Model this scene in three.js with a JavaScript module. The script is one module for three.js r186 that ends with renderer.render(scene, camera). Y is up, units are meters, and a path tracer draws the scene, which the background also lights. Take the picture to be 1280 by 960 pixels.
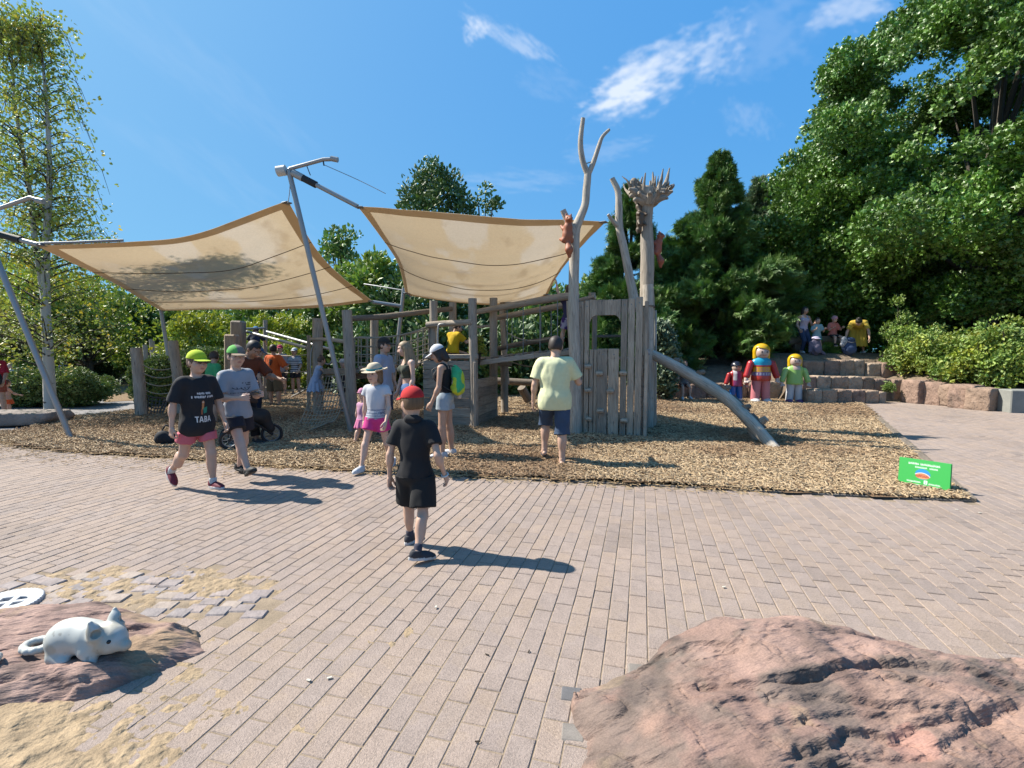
import * as THREE from 'three';
import { mergeGeometries, mergeVertices } from 'three/addons/utils/BufferGeometryUtils.js';
import { ConvexGeometry } from 'three/addons/geometries/ConvexGeometry.js';

// ---------- camera ----------
const FPX = 605, EYE = 1.5, PITCH = Math.atan(42 / FPX);
const scene = new THREE.Scene();
const camera = new THREE.PerspectiveCamera(2 * Math.atan(480 / FPX) * 180 / Math.PI, 4 / 3, 0.1, 400);
camera.position.set(0, EYE, 0);
camera.rotation.x = -PITCH;
const renderer = new THREE.WebGLRenderer({ antialias: true });
renderer.toneMapping = THREE.LinearToneMapping;
renderer.toneMappingExposure = 2.15;
renderer.shadowMap.enabled = true;

// ---------- sun ----------
const SUN = new THREE.Vector3(-0.93, 1.02, -0.26).normalize();
const sun = new THREE.DirectionalLight(new THREE.Color(1.0, 0.94, 0.84), 5.0);
sun.position.copy(SUN).multiplyScalar(40).add(new THREE.Vector3(0, 0, -9));
sun.target.position.set(0, 0, -9);
sun.castShadow = true;
sun.shadow.mapSize.set(4096, 4096);
Object.assign(sun.shadow.camera, { left: -26, right: 26, top: 26, bottom: -26, near: 1, far: 90 });
scene.add(sun, sun.target);

// ---------- noise and random numbers ----------
const rng = (s) => { let a = s >>> 0; return () => { a = (a + 0x6d2b79f5) | 0; let t = Math.imul(a ^ (a >>> 15), 1 | a); t = (t + Math.imul(t ^ (t >>> 7), 61 | t)) ^ t; return ((t ^ (t >>> 14)) >>> 0) / 4294967296; }; };
const hash = (x, y, z) => { let h = Math.imul(x, 374761393) ^ Math.imul(y, 668265263) ^ Math.imul(z, 1274126177); h = Math.imul(h ^ (h >>> 13), 1103515245); h ^= h >>> 16; return (h >>> 0) / 4294967296; };
const fl = Math.floor, lerp = (a, b, t) => a + (b - a) * t, clamp = (x, a = 0, b = 1) => Math.max(a, Math.min(b, x)), sstep = (a, b, x) => { const t = clamp((x - a) / (b - a)); return t * t * (3 - 2 * t); };
function vnoise(x, y, z = 0, per = 0) {
  const ix = fl(x), iy = fl(y), iz = fl(z); let u = x - ix, v = y - iy, w = z - iz; u = u * u * (3 - 2 * u); v = v * v * (3 - 2 * v); w = w * w * (3 - 2 * w);
  const m = per ? (k) => ((k % per) + per) % per : (k) => k, x0 = m(ix), x1 = m(ix + 1), y0 = m(iy), y1 = m(iy + 1);
  const a = lerp(lerp(hash(x0, y0, iz), hash(x1, y0, iz), u), lerp(hash(x0, y1, iz), hash(x1, y1, iz), u), v);
  if (w === 0) return a;
  return lerp(a, lerp(lerp(hash(x0, y0, iz + 1), hash(x1, y0, iz + 1), u), lerp(hash(x0, y1, iz + 1), hash(x1, y1, iz + 1), u), v), w);
}
function fbm(x, y, z = 0, oct = 4, per = 0) { let s = 0, a = 0.5, n = 0; for (let i = 0; i < oct; i++) { s += a * vnoise(x, y, z, per); n += a; a *= 0.5; x *= 2; y *= 2; z = z * 2 + 7; per *= 2; } return s / n; }
const V = (x, y, z) => new THREE.Vector3(x, y, z);

// ---------- sky: clear blue with thin wisps of cloud ----------
{
  const W = 3072, H = 1536, data = new Float32Array(W * H * 4);
  const ray = (px, py) => V((px - 640) / FPX, -(py - 480) / FPX, -1).normalize().applyAxisAngle(V(1, 0, 0), -PITCH);
  // wisps: centre direction, half sizes in degrees, turn, strength (the ones in view, and others of the same kind round the sky)
  const wisps = [[ray(808, 100), 7.5, 3.0, 0.42, 0.75], [ray(775, 118), 4.5, 1.6, 0.2, 0.4], [ray(897, 62), 3.6, 2.6, 0.9, 0.36], [ray(965, 50), 5, 4, 0.6, 0.1], [ray(1075, 4), 4, 1.8, 0, 0.4], [ray(640, 48), 5.5, 1.1, -0.42, 0.34], [ray(593, 38), 1.7, 1.3, 0.3, 0.42],
    [ray(935, 150), 3, 1.8, -0.5, 0.14], [ray(690, 105), 4, 1.6, -0.2, 0.07], [ray(230, 70), 14, 3, -0.5, 0.05], [ray(290, 235), 12, 2.4, -0.5, 0.04], [ray(640, 225), 8, 1.3, 0, 0.12], [ray(760, 190), 6, 1.2, 0.1, 0.12]];
  const r = rng(5);
  for (let i = 0; i < 16; i++) { const az = 0.95 + r() * 4.4, el = 0.2 + r() * 0.9; wisps.push([V(Math.sin(az) * Math.cos(el), Math.sin(el), -Math.cos(az) * Math.cos(el)), 6 + r() * 8, 2 + r() * 3, r() - 0.5, 0.3 + r() * 0.6]); }
  for (const w of wisps) { w.e = V(0, 1, 0).cross(w[0]).normalize().negate(); w.n = w[0].clone().cross(w.e).negate(); if (w.n.y < 0) w.n.negate(); w.cos = Math.cos(w[1] * 2.1 * Math.PI / 180); }
  const d = V(0, 0, 0);
  for (let j = 0; j < H; j++) {
    const el = ((j + 0.5) / H - 0.5) * Math.PI, y = Math.sin(el), c = Math.cos(el);
    for (let i = 0; i < W; i++) {
      const az = ((i + 0.5) / W - 0.5) * 2 * Math.PI; d.set(Math.cos(az) * c, y, Math.sin(az) * c);
      const h = Math.exp(-Math.max(y, 0) * 3.4), mu = d.dot(SUN), glow = 0.5 * Math.exp((mu - 1) * 7) + 0.42 * Math.exp((mu - 1) * 1.5);
      let R = 0.008 + 0.085 * h + 0.175 * glow, Gc = 0.12 + 0.14 * h + 0.205 * glow, B = 0.36 + 0.07 * h + 0.1 * glow;
      if (y > 0.02) {
        let a = 0;
        for (const w of wisps) {
          if (d.dot(w[0]) < w.cos) continue;
          const ex = d.dot(w.e) * 57.3, ny = d.dot(w.n) * 57.3, cs = Math.cos(w[3]), sn = Math.sin(w[3]), u = (ex * cs + ny * sn) / w[1], v = (-ex * sn + ny * cs) / w[2], q = u * u + v * v;
          if (q > 2.2) continue;
          const s = w[0].x * 40 + w[1], n = fbm(u * 2.2 + s, v * 2.6 + ex * 0.05, s, 5), f = fbm(u * 9 + v * 5 + s, v * 4 - u * 3, s + 3, 4);
          a += w[4] * sstep(0.3, 1.15, n * 1.1 + 0.36 - q * 0.62 + (f - 0.5) * 0.8);
        }
        a = clamp(a, 0, 0.8); R = lerp(R, 0.44, a); Gc = lerp(Gc, 0.47, a); B = lerp(B, 0.52, a);
      }
      const k = (j * W + i) * 4; data[k] = R; data[k + 1] = Gc; data[k + 2] = B; data[k + 3] = 1;
    }
  }
  const t = new THREE.DataTexture(data, W, H, THREE.RGBAFormat, THREE.FloatType);
  t.mapping = THREE.EquirectangularReflectionMapping; t.magFilter = THREE.LinearFilter; t.needsUpdate = true;
  scene.background = t; scene.environment = t;
}

// ---------- helpers: places ----------
const rayOf = (px, py) => V((px - 640) / FPX, -(py - 480) / FPX, -1).applyAxisAngle(V(1, 0, 0), -PITCH);
const G = (px, py, h = 0) => { const d = rayOf(px, py), t = (h - EYE) / d.y; return V(d.x * t, h, d.z * t); };          // the spot on level h that a direction meets
const P = (px, py, depth) => { const d = rayOf(px, py), t = depth / -d.z; return V(d.x * t, EYE + d.y * t, -depth); };  // the spot that a direction meets at a distance
// ---------- helpers: objects ----------
const taken = new Map();
const numbered = (n) => { const k = taken.get(n) ?? 0; taken.set(n, k + 1); return k ? n + '_' + String(k).padStart(3, '0') : n; };
function tag(o, label, category, group, kind) { o.userData.label = label; o.userData.category = category; if (group) o.userData.group = group; if (kind) o.userData.kind = kind; return o; }
function thing(name, label, category, pos = V(0, 0, 0), turn = 0, group) { const o = new THREE.Group(); o.name = numbered(name); o.position.copy(pos); o.rotation.y = turn; scene.add(o); return tag(o, label, category, group); }
function mesh(name, geo, mat, parent) { const o = new THREE.Mesh(geo, mat); o.name = name; o.castShadow = o.receiveShadow = true; if (parent) parent.add(o); return o; }
function solo(name, geo, mat, label, category, group, pos, turn = 0) { const o = mesh(numbered(name), geo, mat, scene); if (pos) o.position.copy(pos); o.rotation.y = turn; return tag(o, label, category, group); }
function structure(name, geo, mat, parent) { const o = mesh(parent ? name : numbered(name), geo, mat, parent || scene); if (!parent) o.userData.kind = 'structure'; return o; }
function copyOf(root, pos, turn, label, group) { const r = root.clone(); r.name = numbered(root.name.replace(/_\d\d\d$/, '')); r.userData = { ...root.userData }; scene.add(r); r.position.copy(pos); r.rotation.y = turn; if (label) r.userData.label = label; if (group) r.userData.group = group; return r; }
const ALBEDO = 0.615;   // colours below are as read at the photograph's exposure; this makes reflectances of them
const C = (r, g, b) => new THREE.Color().setRGB(r * ALBEDO, g * ALBEDO, b * ALBEDO);
const hex = (h) => new THREE.Color(h);
// ---------- helpers: textures ----------
function tex(w, h, fn, srgb = true) {
  const d = new Uint8Array(w * h * 4);
  for (let j = 0; j < h; j++) for (let i = 0; i < w; i++) { const c = fn(i / w, j / h), k = (j * w + i) * 4; for (let q = 0; q < 3; q++) { const x = typeof c === 'number' ? c : c[q]; d[k + q] = clamp(srgb ? (x <= 0.0031308 ? x * 12.92 : 1.055 * Math.pow(x, 1 / 2.4) - 0.055) : x) * 255; } d[k + 3] = 255; }
  const t = new THREE.DataTexture(d, w, h); t.wrapS = t.wrapT = THREE.RepeatWrapping; t.magFilter = THREE.LinearFilter; t.minFilter = THREE.LinearMipmapLinearFilter; t.generateMipmaps = true; if (srgb) t.colorSpace = THREE.SRGBColorSpace; t.needsUpdate = true; return t;
}
const rep = (t, x, y = x) => { const c = t.clone(); c.repeat.set(x, y); c.needsUpdate = true; return c; };
const std = (color, roughness = 0.85, more = {}) => new THREE.MeshStandardMaterial({ color, roughness, ...more });
const mixc = (a, b, t) => [lerp(a[0], b[0], t), lerp(a[1], b[1], t), lerp(a[2], b[2], t)];
// ---------- helpers: geometry ----------
function geoOf(pos, idx, uv, col) { const g = new THREE.BufferGeometry(); g.setAttribute('position', new THREE.Float32BufferAttribute(pos, 3)); if (uv) g.setAttribute('uv', new THREE.Float32BufferAttribute(uv, 2)); if (col) g.setAttribute('color', new THREE.Float32BufferAttribute(col, 3)); if (idx) g.setIndex(idx); g.computeVertexNormals(); return g; }
// a box with chamfered edges, faces flat, uv in metres with u along its longest side
function cbox(w, h, d, c = 0.006, uo = 0, vo = 0) {
  const X = w / 2, Y = h / 2, Z = d / 2, S = [X, Y, Z], pos = [], uv = [], long = w >= h && w >= d ? 0 : h >= d ? 1 : 2;
  const tri = (...p) => { for (const q of p) pos.push(...q); const n = V(...p[1]).sub(V(...p[0])).cross(V(...p[2]).sub(V(...p[0]))), ax = Math.abs(n.x) > Math.abs(n.y) && Math.abs(n.x) > Math.abs(n.z) ? 0 : Math.abs(n.y) > Math.abs(n.z) ? 1 : 2; const o = [0, 1, 2].filter((k) => k !== ax); const [a, b] = o.includes(long) ? [long, o.find((k) => k !== long)] : o; for (const q of p) uv.push(q[a] + uo + ax * 0.37, q[b] + vo + ax * 0.21); };
  const quad = (a, b, e, f) => { tri(a, b, e); tri(a, e, f); };
  const pt = (s, ax) => s.map((k, i) => k * (i === ax ? S[i] : S[i] - c));
  for (let ax = 0; ax < 3; ax++) for (const sg of [1, -1]) {
    const b = (ax + 1) % 3, e = (ax + 2) % 3, mk = (i, j) => { const s = [0, 0, 0]; s[ax] = sg; s[b] = i; s[e] = j; return pt(s, ax); };
    sg > 0 ? quad(mk(-1, -1), mk(1, -1), mk(1, 1), mk(-1, 1)) : quad(mk(-1, -1), mk(-1, 1), mk(1, 1), mk(1, -1));
  }
  for (let ax = 0; ax < 3; ax++) { const b = (ax + 1) % 3, e = (ax + 2) % 3; for (const i of [1, -1]) for (const j of [1, -1]) { const mk = (k, f) => { const s = [0, 0, 0]; s[ax] = k; s[b] = i; s[e] = j; return pt(s, f); }; const q = [mk(-1, b), mk(1, b), mk(1, e), mk(-1, e)]; i * j > 0 ? quad(...q) : quad(q[3], q[2], q[1], q[0]); } }
  for (const x of [1, -1]) for (const y of [1, -1]) for (const z of [1, -1]) { const q = [pt([x, y, z], 0), pt([x, y, z], 1), pt([x, y, z], 2)]; x * y * z > 0 ? tri(...q) : tri(q[2], q[1], q[0]); }
  const g = new THREE.BufferGeometry(); g.setAttribute('position', new THREE.Float32BufferAttribute(pos, 3)); g.setAttribute('uv', new THREE.Float32BufferAttribute(uv, 2)); g.computeVertexNormals(); return g;
}
// a round limb along points with a radius at each, slightly uneven; uv in metres, u along it
function limb(pts, radii, { seg = 10, sides = 10, rough = 0, seed = 1, caps = true, flat = 1, smooth = true } = {}) {
  const curve = pts.length > 2 && smooth ? new THREE.CatmullRomCurve3(pts, false, 'centripetal') : null, n = curve ? seg * (pts.length - 1) : pts.length > 2 ? pts.length - 1 : seg;
  const at = (t) => { if (curve) return curve.getPoint(t); const x = t * (pts.length - 1), i = Math.min(fl(x), pts.length - 2); return pts[i].clone().lerp(pts[i + 1], x - i); };
  const rad = (t) => { if (typeof radii === 'number') return radii; const x = t * (radii.length - 1), i = Math.min(fl(x), radii.length - 2); return lerp(radii[i], radii[i + 1], x - i); };
  const pos = [], uv = [], idx = []; let N = null, L = 0, last = null;
  for (let i = 0; i <= n; i++) {
    const t = i / n, p = at(t), T = at(Math.min(1, t + 0.5 / n)).sub(at(Math.max(0, t - 0.5 / n))).normalize();
    if (!N) { N = V(0, 0, 1).cross(T); if (N.lengthSq() < 0.01) N = V(1, 0, 0).cross(T); N.normalize(); } else N.addScaledVector(T, -N.dot(T)).normalize();
    const Bn = T.clone().cross(N); if (last) L += p.distanceTo(last); last = p;
    for (let k = 0; k <= sides; k++) {
      const a = (k / sides) * 2 * Math.PI, c = Math.cos(a), s = Math.sin(a);
      const R = rad(t) * (1 + (rough ? rough * ((vnoise(L * 2.5 + seed * 9, c * 1.3 + 5, s * 1.3 + seed) - 0.5) * 2 + (vnoise(L * 9 + seed * 3, c * 3 + 5, s * 3 + seed) - 0.5)) : 0));
      pos.push(p.x + (N.x * c + Bn.x * s * flat) * R, p.y + (N.y * c + Bn.y * s * flat) * R, p.z + (N.z * c + Bn.z * s * flat) * R); uv.push(L + seed * 0.73, (k / sides) * 2 * Math.PI * 0.1 + seed * 0.31);
    }
  }
  for (let i = 0; i < n; i++) for (let k = 0; k < sides; k++) { const a = i * (sides + 1) + k, b = a + sides + 1; idx.push(a, a + 1, b, b, a + 1, b + 1); }
  const g = geoOf(pos, idx, uv);
  if (!caps) return g;
  const parts = [g.toNonIndexed()];
  for (const end of [0, n]) { const cp = [], cu = [], o = at(end / n), base = end * (sides + 1); for (let k = 0; k < sides; k++) { const A = pos.slice((base + k) * 3, (base + k) * 3 + 3), B = pos.slice((base + k + 1) * 3, (base + k + 1) * 3 + 3); end ? cp.push(o.x, o.y, o.z, ...A, ...B) : cp.push(o.x, o.y, o.z, ...B, ...A); const u = (q) => [(q[0] - o.x) * 0.3 + seed, (q[1] - o.y + q[2] - o.z) * 0.3]; end ? cu.push(seed, 0, ...u(A), ...u(B)) : cu.push(seed, 0, ...u(B), ...u(A)); } parts.push(geoOf(cp, null, cu)); }
  return mergeGeometries(parts);
}
const moved = (g, x, y, z, ry = 0, rx = 0, rz = 0) => { const m = new THREE.Matrix4().compose(V(x, y, z), new THREE.Quaternion().setFromEuler(new THREE.Euler(rx, ry, rz, 'YXZ')), V(1, 1, 1)); return g.applyMatrix4(m); };
const merged = (list) => mergeGeometries(list.map((g) => (g.index ? g.toNonIndexed() : g)));
const noUv = (g) => { g.deleteAttribute('uv'); return g; };
// a flat sheet filling a ring of ground points, cut into cells, with a height function
function sheet(x0, x1, z0, z1, step, inside, height, uvs = 1) {
  const nx = Math.ceil((x1 - x0) / step), nz = Math.ceil((z1 - z0) / step), pos = [], uv = [], idx = [], id = new Map();
  const vert = (i, j) => { const k = i * 100000 + j; if (!id.has(k)) { const x = x0 + i * step, z = z0 + j * step; id.set(k, pos.length / 3); pos.push(x, height(x, z), z); uv.push(x * uvs, -z * uvs); } return id.get(k); };
  for (let i = 0; i < nx; i++) for (let j = 0; j < nz; j++) { if (!inside(x0 + (i + 0.5) * step, z0 + (j + 0.5) * step)) continue; const a = vert(i, j), b = vert(i + 1, j), c = vert(i + 1, j + 1), d = vert(i, j + 1); idx.push(a, d, c, a, c, b); }
  return geoOf(pos, idx, uv);
}
const inRing = (ring) => (x, z) => { let on = false; for (let i = 0, j = ring.length - 1; i < ring.length; j = i++) { const a = ring[i], b = ring[j]; if ((a.z > z) !== (b.z > z) && x < ((b.x - a.x) * (z - a.z)) / (b.z - a.z) + a.x) on = !on; } return on; };
function flatShape(ring, y) { const s = new THREE.Shape(ring.map((p) => new THREE.Vector2(p.x, -p.z))), g = new THREE.ShapeGeometry(s); g.rotateX(-Math.PI / 2); g.translate(0, y, 0); const p = g.attributes.position, uv = []; for (let i = 0; i < p.count; i++) uv.push(p.getX(i), -p.getZ(i)); g.setAttribute('uv', new THREE.Float32BufferAttribute(uv, 2)); return g; }

// ---------- rounded bodies: tapered capsules and ellipsoids joined smoothly, meshed by surface nets ----------
const cone = (a, b, ra, rb = ra, k) => { const ba = b.clone().sub(a), l2 = ba.lengthSq(); return { t: 0, ax: a.x, ay: a.y, az: a.z, bx: ba.x, by: ba.y, bz: ba.z, l2: l2 || 1e-9, ra, rb, k }; };
const ball = (c, rx, ry = rx, rz = rx, k, q = null) => ({ t: 1, x: c.x, y: c.y, z: c.z, rx, ry, rz, m: Math.min(rx, ry, rz), k, q: q ? new THREE.Matrix3().setFromMatrix4(new THREE.Matrix4().makeRotationFromQuaternion(q.clone().invert())).elements : null });
function sdPrim(s, x, y, z) {
  if (s.t === 0) { const px = x - s.ax, py = y - s.ay, pz = z - s.az, h = clamp((px * s.bx + py * s.by + pz * s.bz) / s.l2), dx = px - s.bx * h, dy = py - s.by * h, dz = pz - s.bz * h; return Math.sqrt(dx * dx + dy * dy + dz * dz) - (s.ra + (s.rb - s.ra) * h); }
  let px = x - s.x, py = y - s.y, pz = z - s.z; if (s.q) { const e = s.q, a = px, b = py, c = pz; px = e[0] * a + e[3] * b + e[6] * c; py = e[1] * a + e[4] * b + e[7] * c; pz = e[2] * a + e[5] * b + e[8] * c; }
  const ax = px / s.rx, ay = py / s.ry, az = pz / s.rz, k0 = Math.sqrt(ax * ax + ay * ay + az * az), bx = ax / s.rx, by = ay / s.ry, bz = az / s.rz, k1 = Math.sqrt(bx * bx + by * by + bz * bz);
  return k1 < 1e-6 ? -s.m : (k0 * (k0 - 1)) / k1;
}
const smin = (a, b, k) => { const h = Math.max(k - Math.abs(a - b), 0) / k; return Math.min(a, b) - h * h * k * 0.25; };
const bodyField = (prims, k = 0.03) => (x, y, z) => { let d = 1e9; for (const s of prims) { const e = sdPrim(s, x, y, z); d = d > 1e8 ? e : e - d > k * 2.5 ? d : smin(d, e, s.k ?? k); } return d; };
function primBounds(prims, pad) { const b = new THREE.Box3(); for (const s of prims) { if (s.t === 0) { const r = Math.max(s.ra, s.rb); b.expandByPoint(V(s.ax - r, s.ay - r, s.az - r)); b.expandByPoint(V(s.ax + r, s.ay + r, s.az + r)); b.expandByPoint(V(s.ax + s.bx - r, s.ay + s.by - r, s.az + s.bz - r)); b.expandByPoint(V(s.ax + s.bx + r, s.ay + s.by + r, s.az + s.bz + r)); } else { const r = s.q ? Math.max(s.rx, s.ry, s.rz) : 0; b.expandByPoint(V(s.x - (r || s.rx), s.y - (r || s.ry), s.z - (r || s.rz))); b.expandByPoint(V(s.x + (r || s.rx), s.y + (r || s.ry), s.z + (r || s.rz))); } } return b.expandByScalar(pad); }
function netMesh(f, box, cell, color) {
  const o = box.min, nx = Math.ceil((box.max.x - o.x) / cell) + 2, ny = Math.ceil((box.max.y - o.y) / cell) + 2, nz = Math.ceil((box.max.z - o.z) / cell) + 2, S = 5, live = new Uint8Array((fl(nx / S) + 1) * (fl(ny / S) + 1) * (fl(nz / S) + 1)), bx = fl(nx / S) + 1, by = fl(ny / S) + 1;
  const val = new Float32Array(nx * ny * nz).fill(1e3), at = (i, j, k) => (k * ny + j) * nx + i;
  const half = S * cell * 0.5, lim = half * 1.7321 * 1.35 + cell * 2;
  for (let k = 0; k * S < nz; k++) for (let j = 0; j * S < ny; j++) for (let i = 0; i * S < nx; i++) {
    const d = f(o.x + (i * S) * cell + half, o.y + (j * S) * cell + half, o.z + (k * S) * cell + half); if (Math.abs(d) > lim) { if (d < 0) for (let c = k * S; c < Math.min(nz, k * S + S); c++) for (let b = j * S; b < Math.min(ny, j * S + S); b++) for (let a = i * S; a < Math.min(nx, i * S + S); a++) val[at(a, b, c)] = -1e3; continue; }
    live[(k * by + j) * bx + i] = 1;
    for (let c = k * S; c < Math.min(nz, k * S + S); c++) for (let b = j * S; b < Math.min(ny, j * S + S); b++) for (let a = i * S; a < Math.min(nx, i * S + S); a++) val[at(a, b, c)] = f(o.x + a * cell, o.y + b * cell, o.z + c * cell);
  }
  const vid = new Int32Array(nx * ny * nz).fill(-1), pos = [], nor = [], idx = [], col = color ? [] : null, e = cell * 0.5;
  for (let k = 0; k < nz - 1; k++) for (let j = 0; j < ny - 1; j++) for (let i = 0; i < nx - 1; i++) {
    const v = [val[at(i, j, k)], val[at(i + 1, j, k)], val[at(i, j + 1, k)], val[at(i + 1, j + 1, k)], val[at(i, j, k + 1)], val[at(i + 1, j, k + 1)], val[at(i, j + 1, k + 1)], val[at(i + 1, j + 1, k + 1)]];
    let m = 0; for (let q = 0; q < 8; q++) if (v[q] < 0) m |= 1 << q; if (m === 0 || m === 255) continue;
    let sx = 0, sy = 0, sz = 0, n = 0;
    for (let q = 0; q < 8; q++) for (let ax = 0; ax < 3; ax++) { const w = q | (1 << ax); if (w === q) continue; if ((v[q] < 0) === (v[w] < 0)) continue; const t = v[q] / (v[q] - v[w]), c = [q & 1, (q >> 1) & 1, (q >> 2) & 1]; c[ax] += t; sx += c[0]; sy += c[1]; sz += c[2]; n++; }
    let x = o.x + (i + sx / n) * cell, y = o.y + (j + sy / n) * cell, z = o.z + (k + sz / n) * cell;
    let gx = f(x + e, y, z) - f(x - e, y, z), gy = f(x, y + e, z) - f(x, y - e, z), gz = f(x, y, z + e) - f(x, y, z - e); const l = Math.hypot(gx, gy, gz) || 1; gx /= l; gy /= l; gz /= l;
    vid[at(i, j, k)] = pos.length / 3; pos.push(x, y, z); nor.push(gx, gy, gz); if (col) col.push(...color(x, y, z, gx, gy, gz));
  }
  const quad = (a, b, c, d, flip) => { if (a < 0 || b < 0 || c < 0 || d < 0) return; flip ? idx.push(a, c, b, a, d, c) : idx.push(a, b, c, a, c, d); };
  for (let k = 1; k < nz - 1; k++) for (let j = 1; j < ny - 1; j++) for (let i = 1; i < nx - 1; i++) {
    const s = val[at(i, j, k)] < 0;
    if (s !== val[at(i + 1, j, k)] < 0) quad(vid[at(i, j - 1, k - 1)], vid[at(i, j, k - 1)], vid[at(i, j, k)], vid[at(i, j - 1, k)], !s);
    if (s !== val[at(i, j + 1, k)] < 0) quad(vid[at(i - 1, j, k - 1)], vid[at(i - 1, j, k)], vid[at(i, j, k)], vid[at(i, j, k - 1)], !s);
    if (s !== val[at(i, j, k + 1)] < 0) quad(vid[at(i - 1, j - 1, k)], vid[at(i, j - 1, k)], vid[at(i, j, k)], vid[at(i - 1, j, k)], !s);
  }
  const g = new THREE.BufferGeometry(); g.setAttribute('position', new THREE.Float32BufferAttribute(pos, 3)); g.setAttribute('normal', new THREE.Float32BufferAttribute(nor, 3)); if (col) g.setAttribute('color', new THREE.Float32BufferAttribute(col, 3)); g.setIndex(idx); return g;
}
const blob = (prims, cell, k, color) => netMesh(bodyField(prims, k), primBounds(prims, cell * 2), cell, color);

// ---------- surface textures (colour, grain and wear only) ----------
const grainNoise = tex(512, 512, (u, v) => 0.55 + 0.45 * (vnoise(u * 256, v * 256, 3, 256) * 0.5 + vnoise(u * 128, v * 128, 5, 128) * 0.3 + vnoise(u * 32, v * 32, 6, 32) * 0.2), false);
const brickTex = tex(1024, 1024, (u, v) => { const s = vnoise(u * 420, v * 420, 1, 420), m = vnoise(u * 160, v * 160, 2, 160), l = fbm(u * 10, v * 10, 4, 4, 10), k = 0.74 + 0.34 * s * s + 0.26 * (m - 0.5) + 0.24 * (l - 0.5), e = s > 0.9 ? 0.24 : s < 0.08 ? -0.25 : 0, sd = sstep(0.56, 0.72, fbm(u * 6 + 3, v * 6, 9, 4, 6)); return mixc([k + e, (k + e) * 0.985, (k + e) * 0.96], [k * 1.16, k * 1.08, k * 0.86], sd * 0.22); });
const brickBump = tex(512, 512, (u, v) => 0.6 * vnoise(u * 256, v * 256, 8, 256) + 0.4 * vnoise(u * 80, v * 80, 4, 80), false);
const knots = [[0.18, 0.2], [0.62, 0.55], [0.83, 0.12], [0.4, 0.83], [0.07, 0.66]], knotAt = (u, v) => { let k = 0; for (const [a, b] of knots) { const d = Math.hypot((u - a) * 1.1, (v - b) * 2.6); k = Math.max(k, Math.exp(-((d / 0.022) ** 2)), 0.45 * Math.exp(-(((d - 0.035) / 0.006) ** 2))); } return k; };
const woodTex = tex(512, 512, (u, v) => {   // u runs along the grain: weathered, checked timber
  const w = fbm(u * 3, v * 10, 1, 3, 3), g = vnoise(u * 7 + w * 2, (v + w * 0.02) * 128, 3, 0) * 0.5 + vnoise(u * 16, v * 256, 5, 0) * 0.3 + fbm(u * 4, v * 8, 7, 4, 4) * 0.4, crack = sstep(0.86, 0.93, vnoise(u * 5, v * 64, 9, 0)) * sstep(0.4, 0.6, vnoise(u * 9, v * 9, 10, 9)), k = 0.72 + 0.75 * (g - 0.6);
  return mixc(mixc([k, k * 0.97, k * 0.92], [0.22, 0.19, 0.16], crack * 0.85), [0.2, 0.15, 0.11], knotAt(u, v) * 0.7);
});
const woodBump = tex(512, 512, (u, v) => { const w = fbm(u * 3, v * 10, 1, 3, 3); return vnoise(u * 7 + w * 2, (v + w * 0.02) * 128, 3, 0) * 0.5 + vnoise(u * 16, v * 256, 5, 0) * 0.3 - 0.8 * sstep(0.86, 0.93, vnoise(u * 5, v * 64, 9, 0)) * sstep(0.4, 0.6, vnoise(u * 9, v * 9, 10, 9)) + 0.3; }, false);
const earthTex = tex(512, 512, (u, v) => { const a = fbm(u * 8, v * 8, 2, 5, 8), s = vnoise(u * 200, v * 200, 3, 200); const k = 0.7 + 0.5 * (a - 0.5) + 0.3 * (s - 0.5); return [k, k * 0.98, k * 0.95]; });
const stoneTex = tex(512, 512, (u, v) => { const a = fbm(u * 6, v * 6, 2, 6, 6), s = vnoise(u * 180, v * 180, 3, 180), d = sstep(0.55, 0.75, fbm(u * 5, v * 5, 12, 5, 5)), k = 0.78 + 0.6 * (a - 0.5) + 0.28 * (s - 0.5); return mixc([k, k * 0.97, k * 0.94], [k * 0.55, k * 0.56, k * 0.55], d * 0.7); });
const stoneBump = tex(512, 512, (u, v) => fbm(u * 12, v * 12, 2, 6, 12), false);
const asphaltTex = tex(512, 512, (u, v) => { const k = 0.78 + 0.35 * (vnoise(u * 220, v * 220, 3, 220) - 0.5) + 0.25 * (fbm(u * 7, v * 7, 5, 4, 7) - 0.5); return [k, k, k]; });

const wood = (r, g, b, rough = 0.9) => std(C(r, g, b), rough, { map: rep(woodTex, 0.9, 1.6), bumpMap: rep(woodBump, 0.9, 1.6), bumpScale: 0.008 });
const M = {
  log: wood(0.67, 0.585, 0.49), logPale: wood(0.84, 0.765, 0.665), logDark: wood(0.37, 0.305, 0.24), plank: wood(0.68, 0.57, 0.46), plankB: wood(0.53, 0.45, 0.37), plankC: wood(0.79, 0.66, 0.53), plankDark: wood(0.24, 0.215, 0.19),
  steel: std(C(0.47, 0.465, 0.45), 0.45, { metalness: 0.45, bumpMap: rep(grainNoise, 8, 8), bumpScale: 0.0004 }), steelDull: std(C(0.36, 0.37, 0.38), 0.55, { metalness: 0.7 }), rubber: std(C(0.02, 0.02, 0.022), 0.7), black: std(C(0.022, 0.023, 0.026), 0.6), rope: std(C(0.42, 0.36, 0.27), 0.95, { bumpMap: rep(grainNoise, 30, 30), bumpScale: 0.002 }), ropeDark: std(C(0.12, 0.11, 0.1), 0.95),
};

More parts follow.
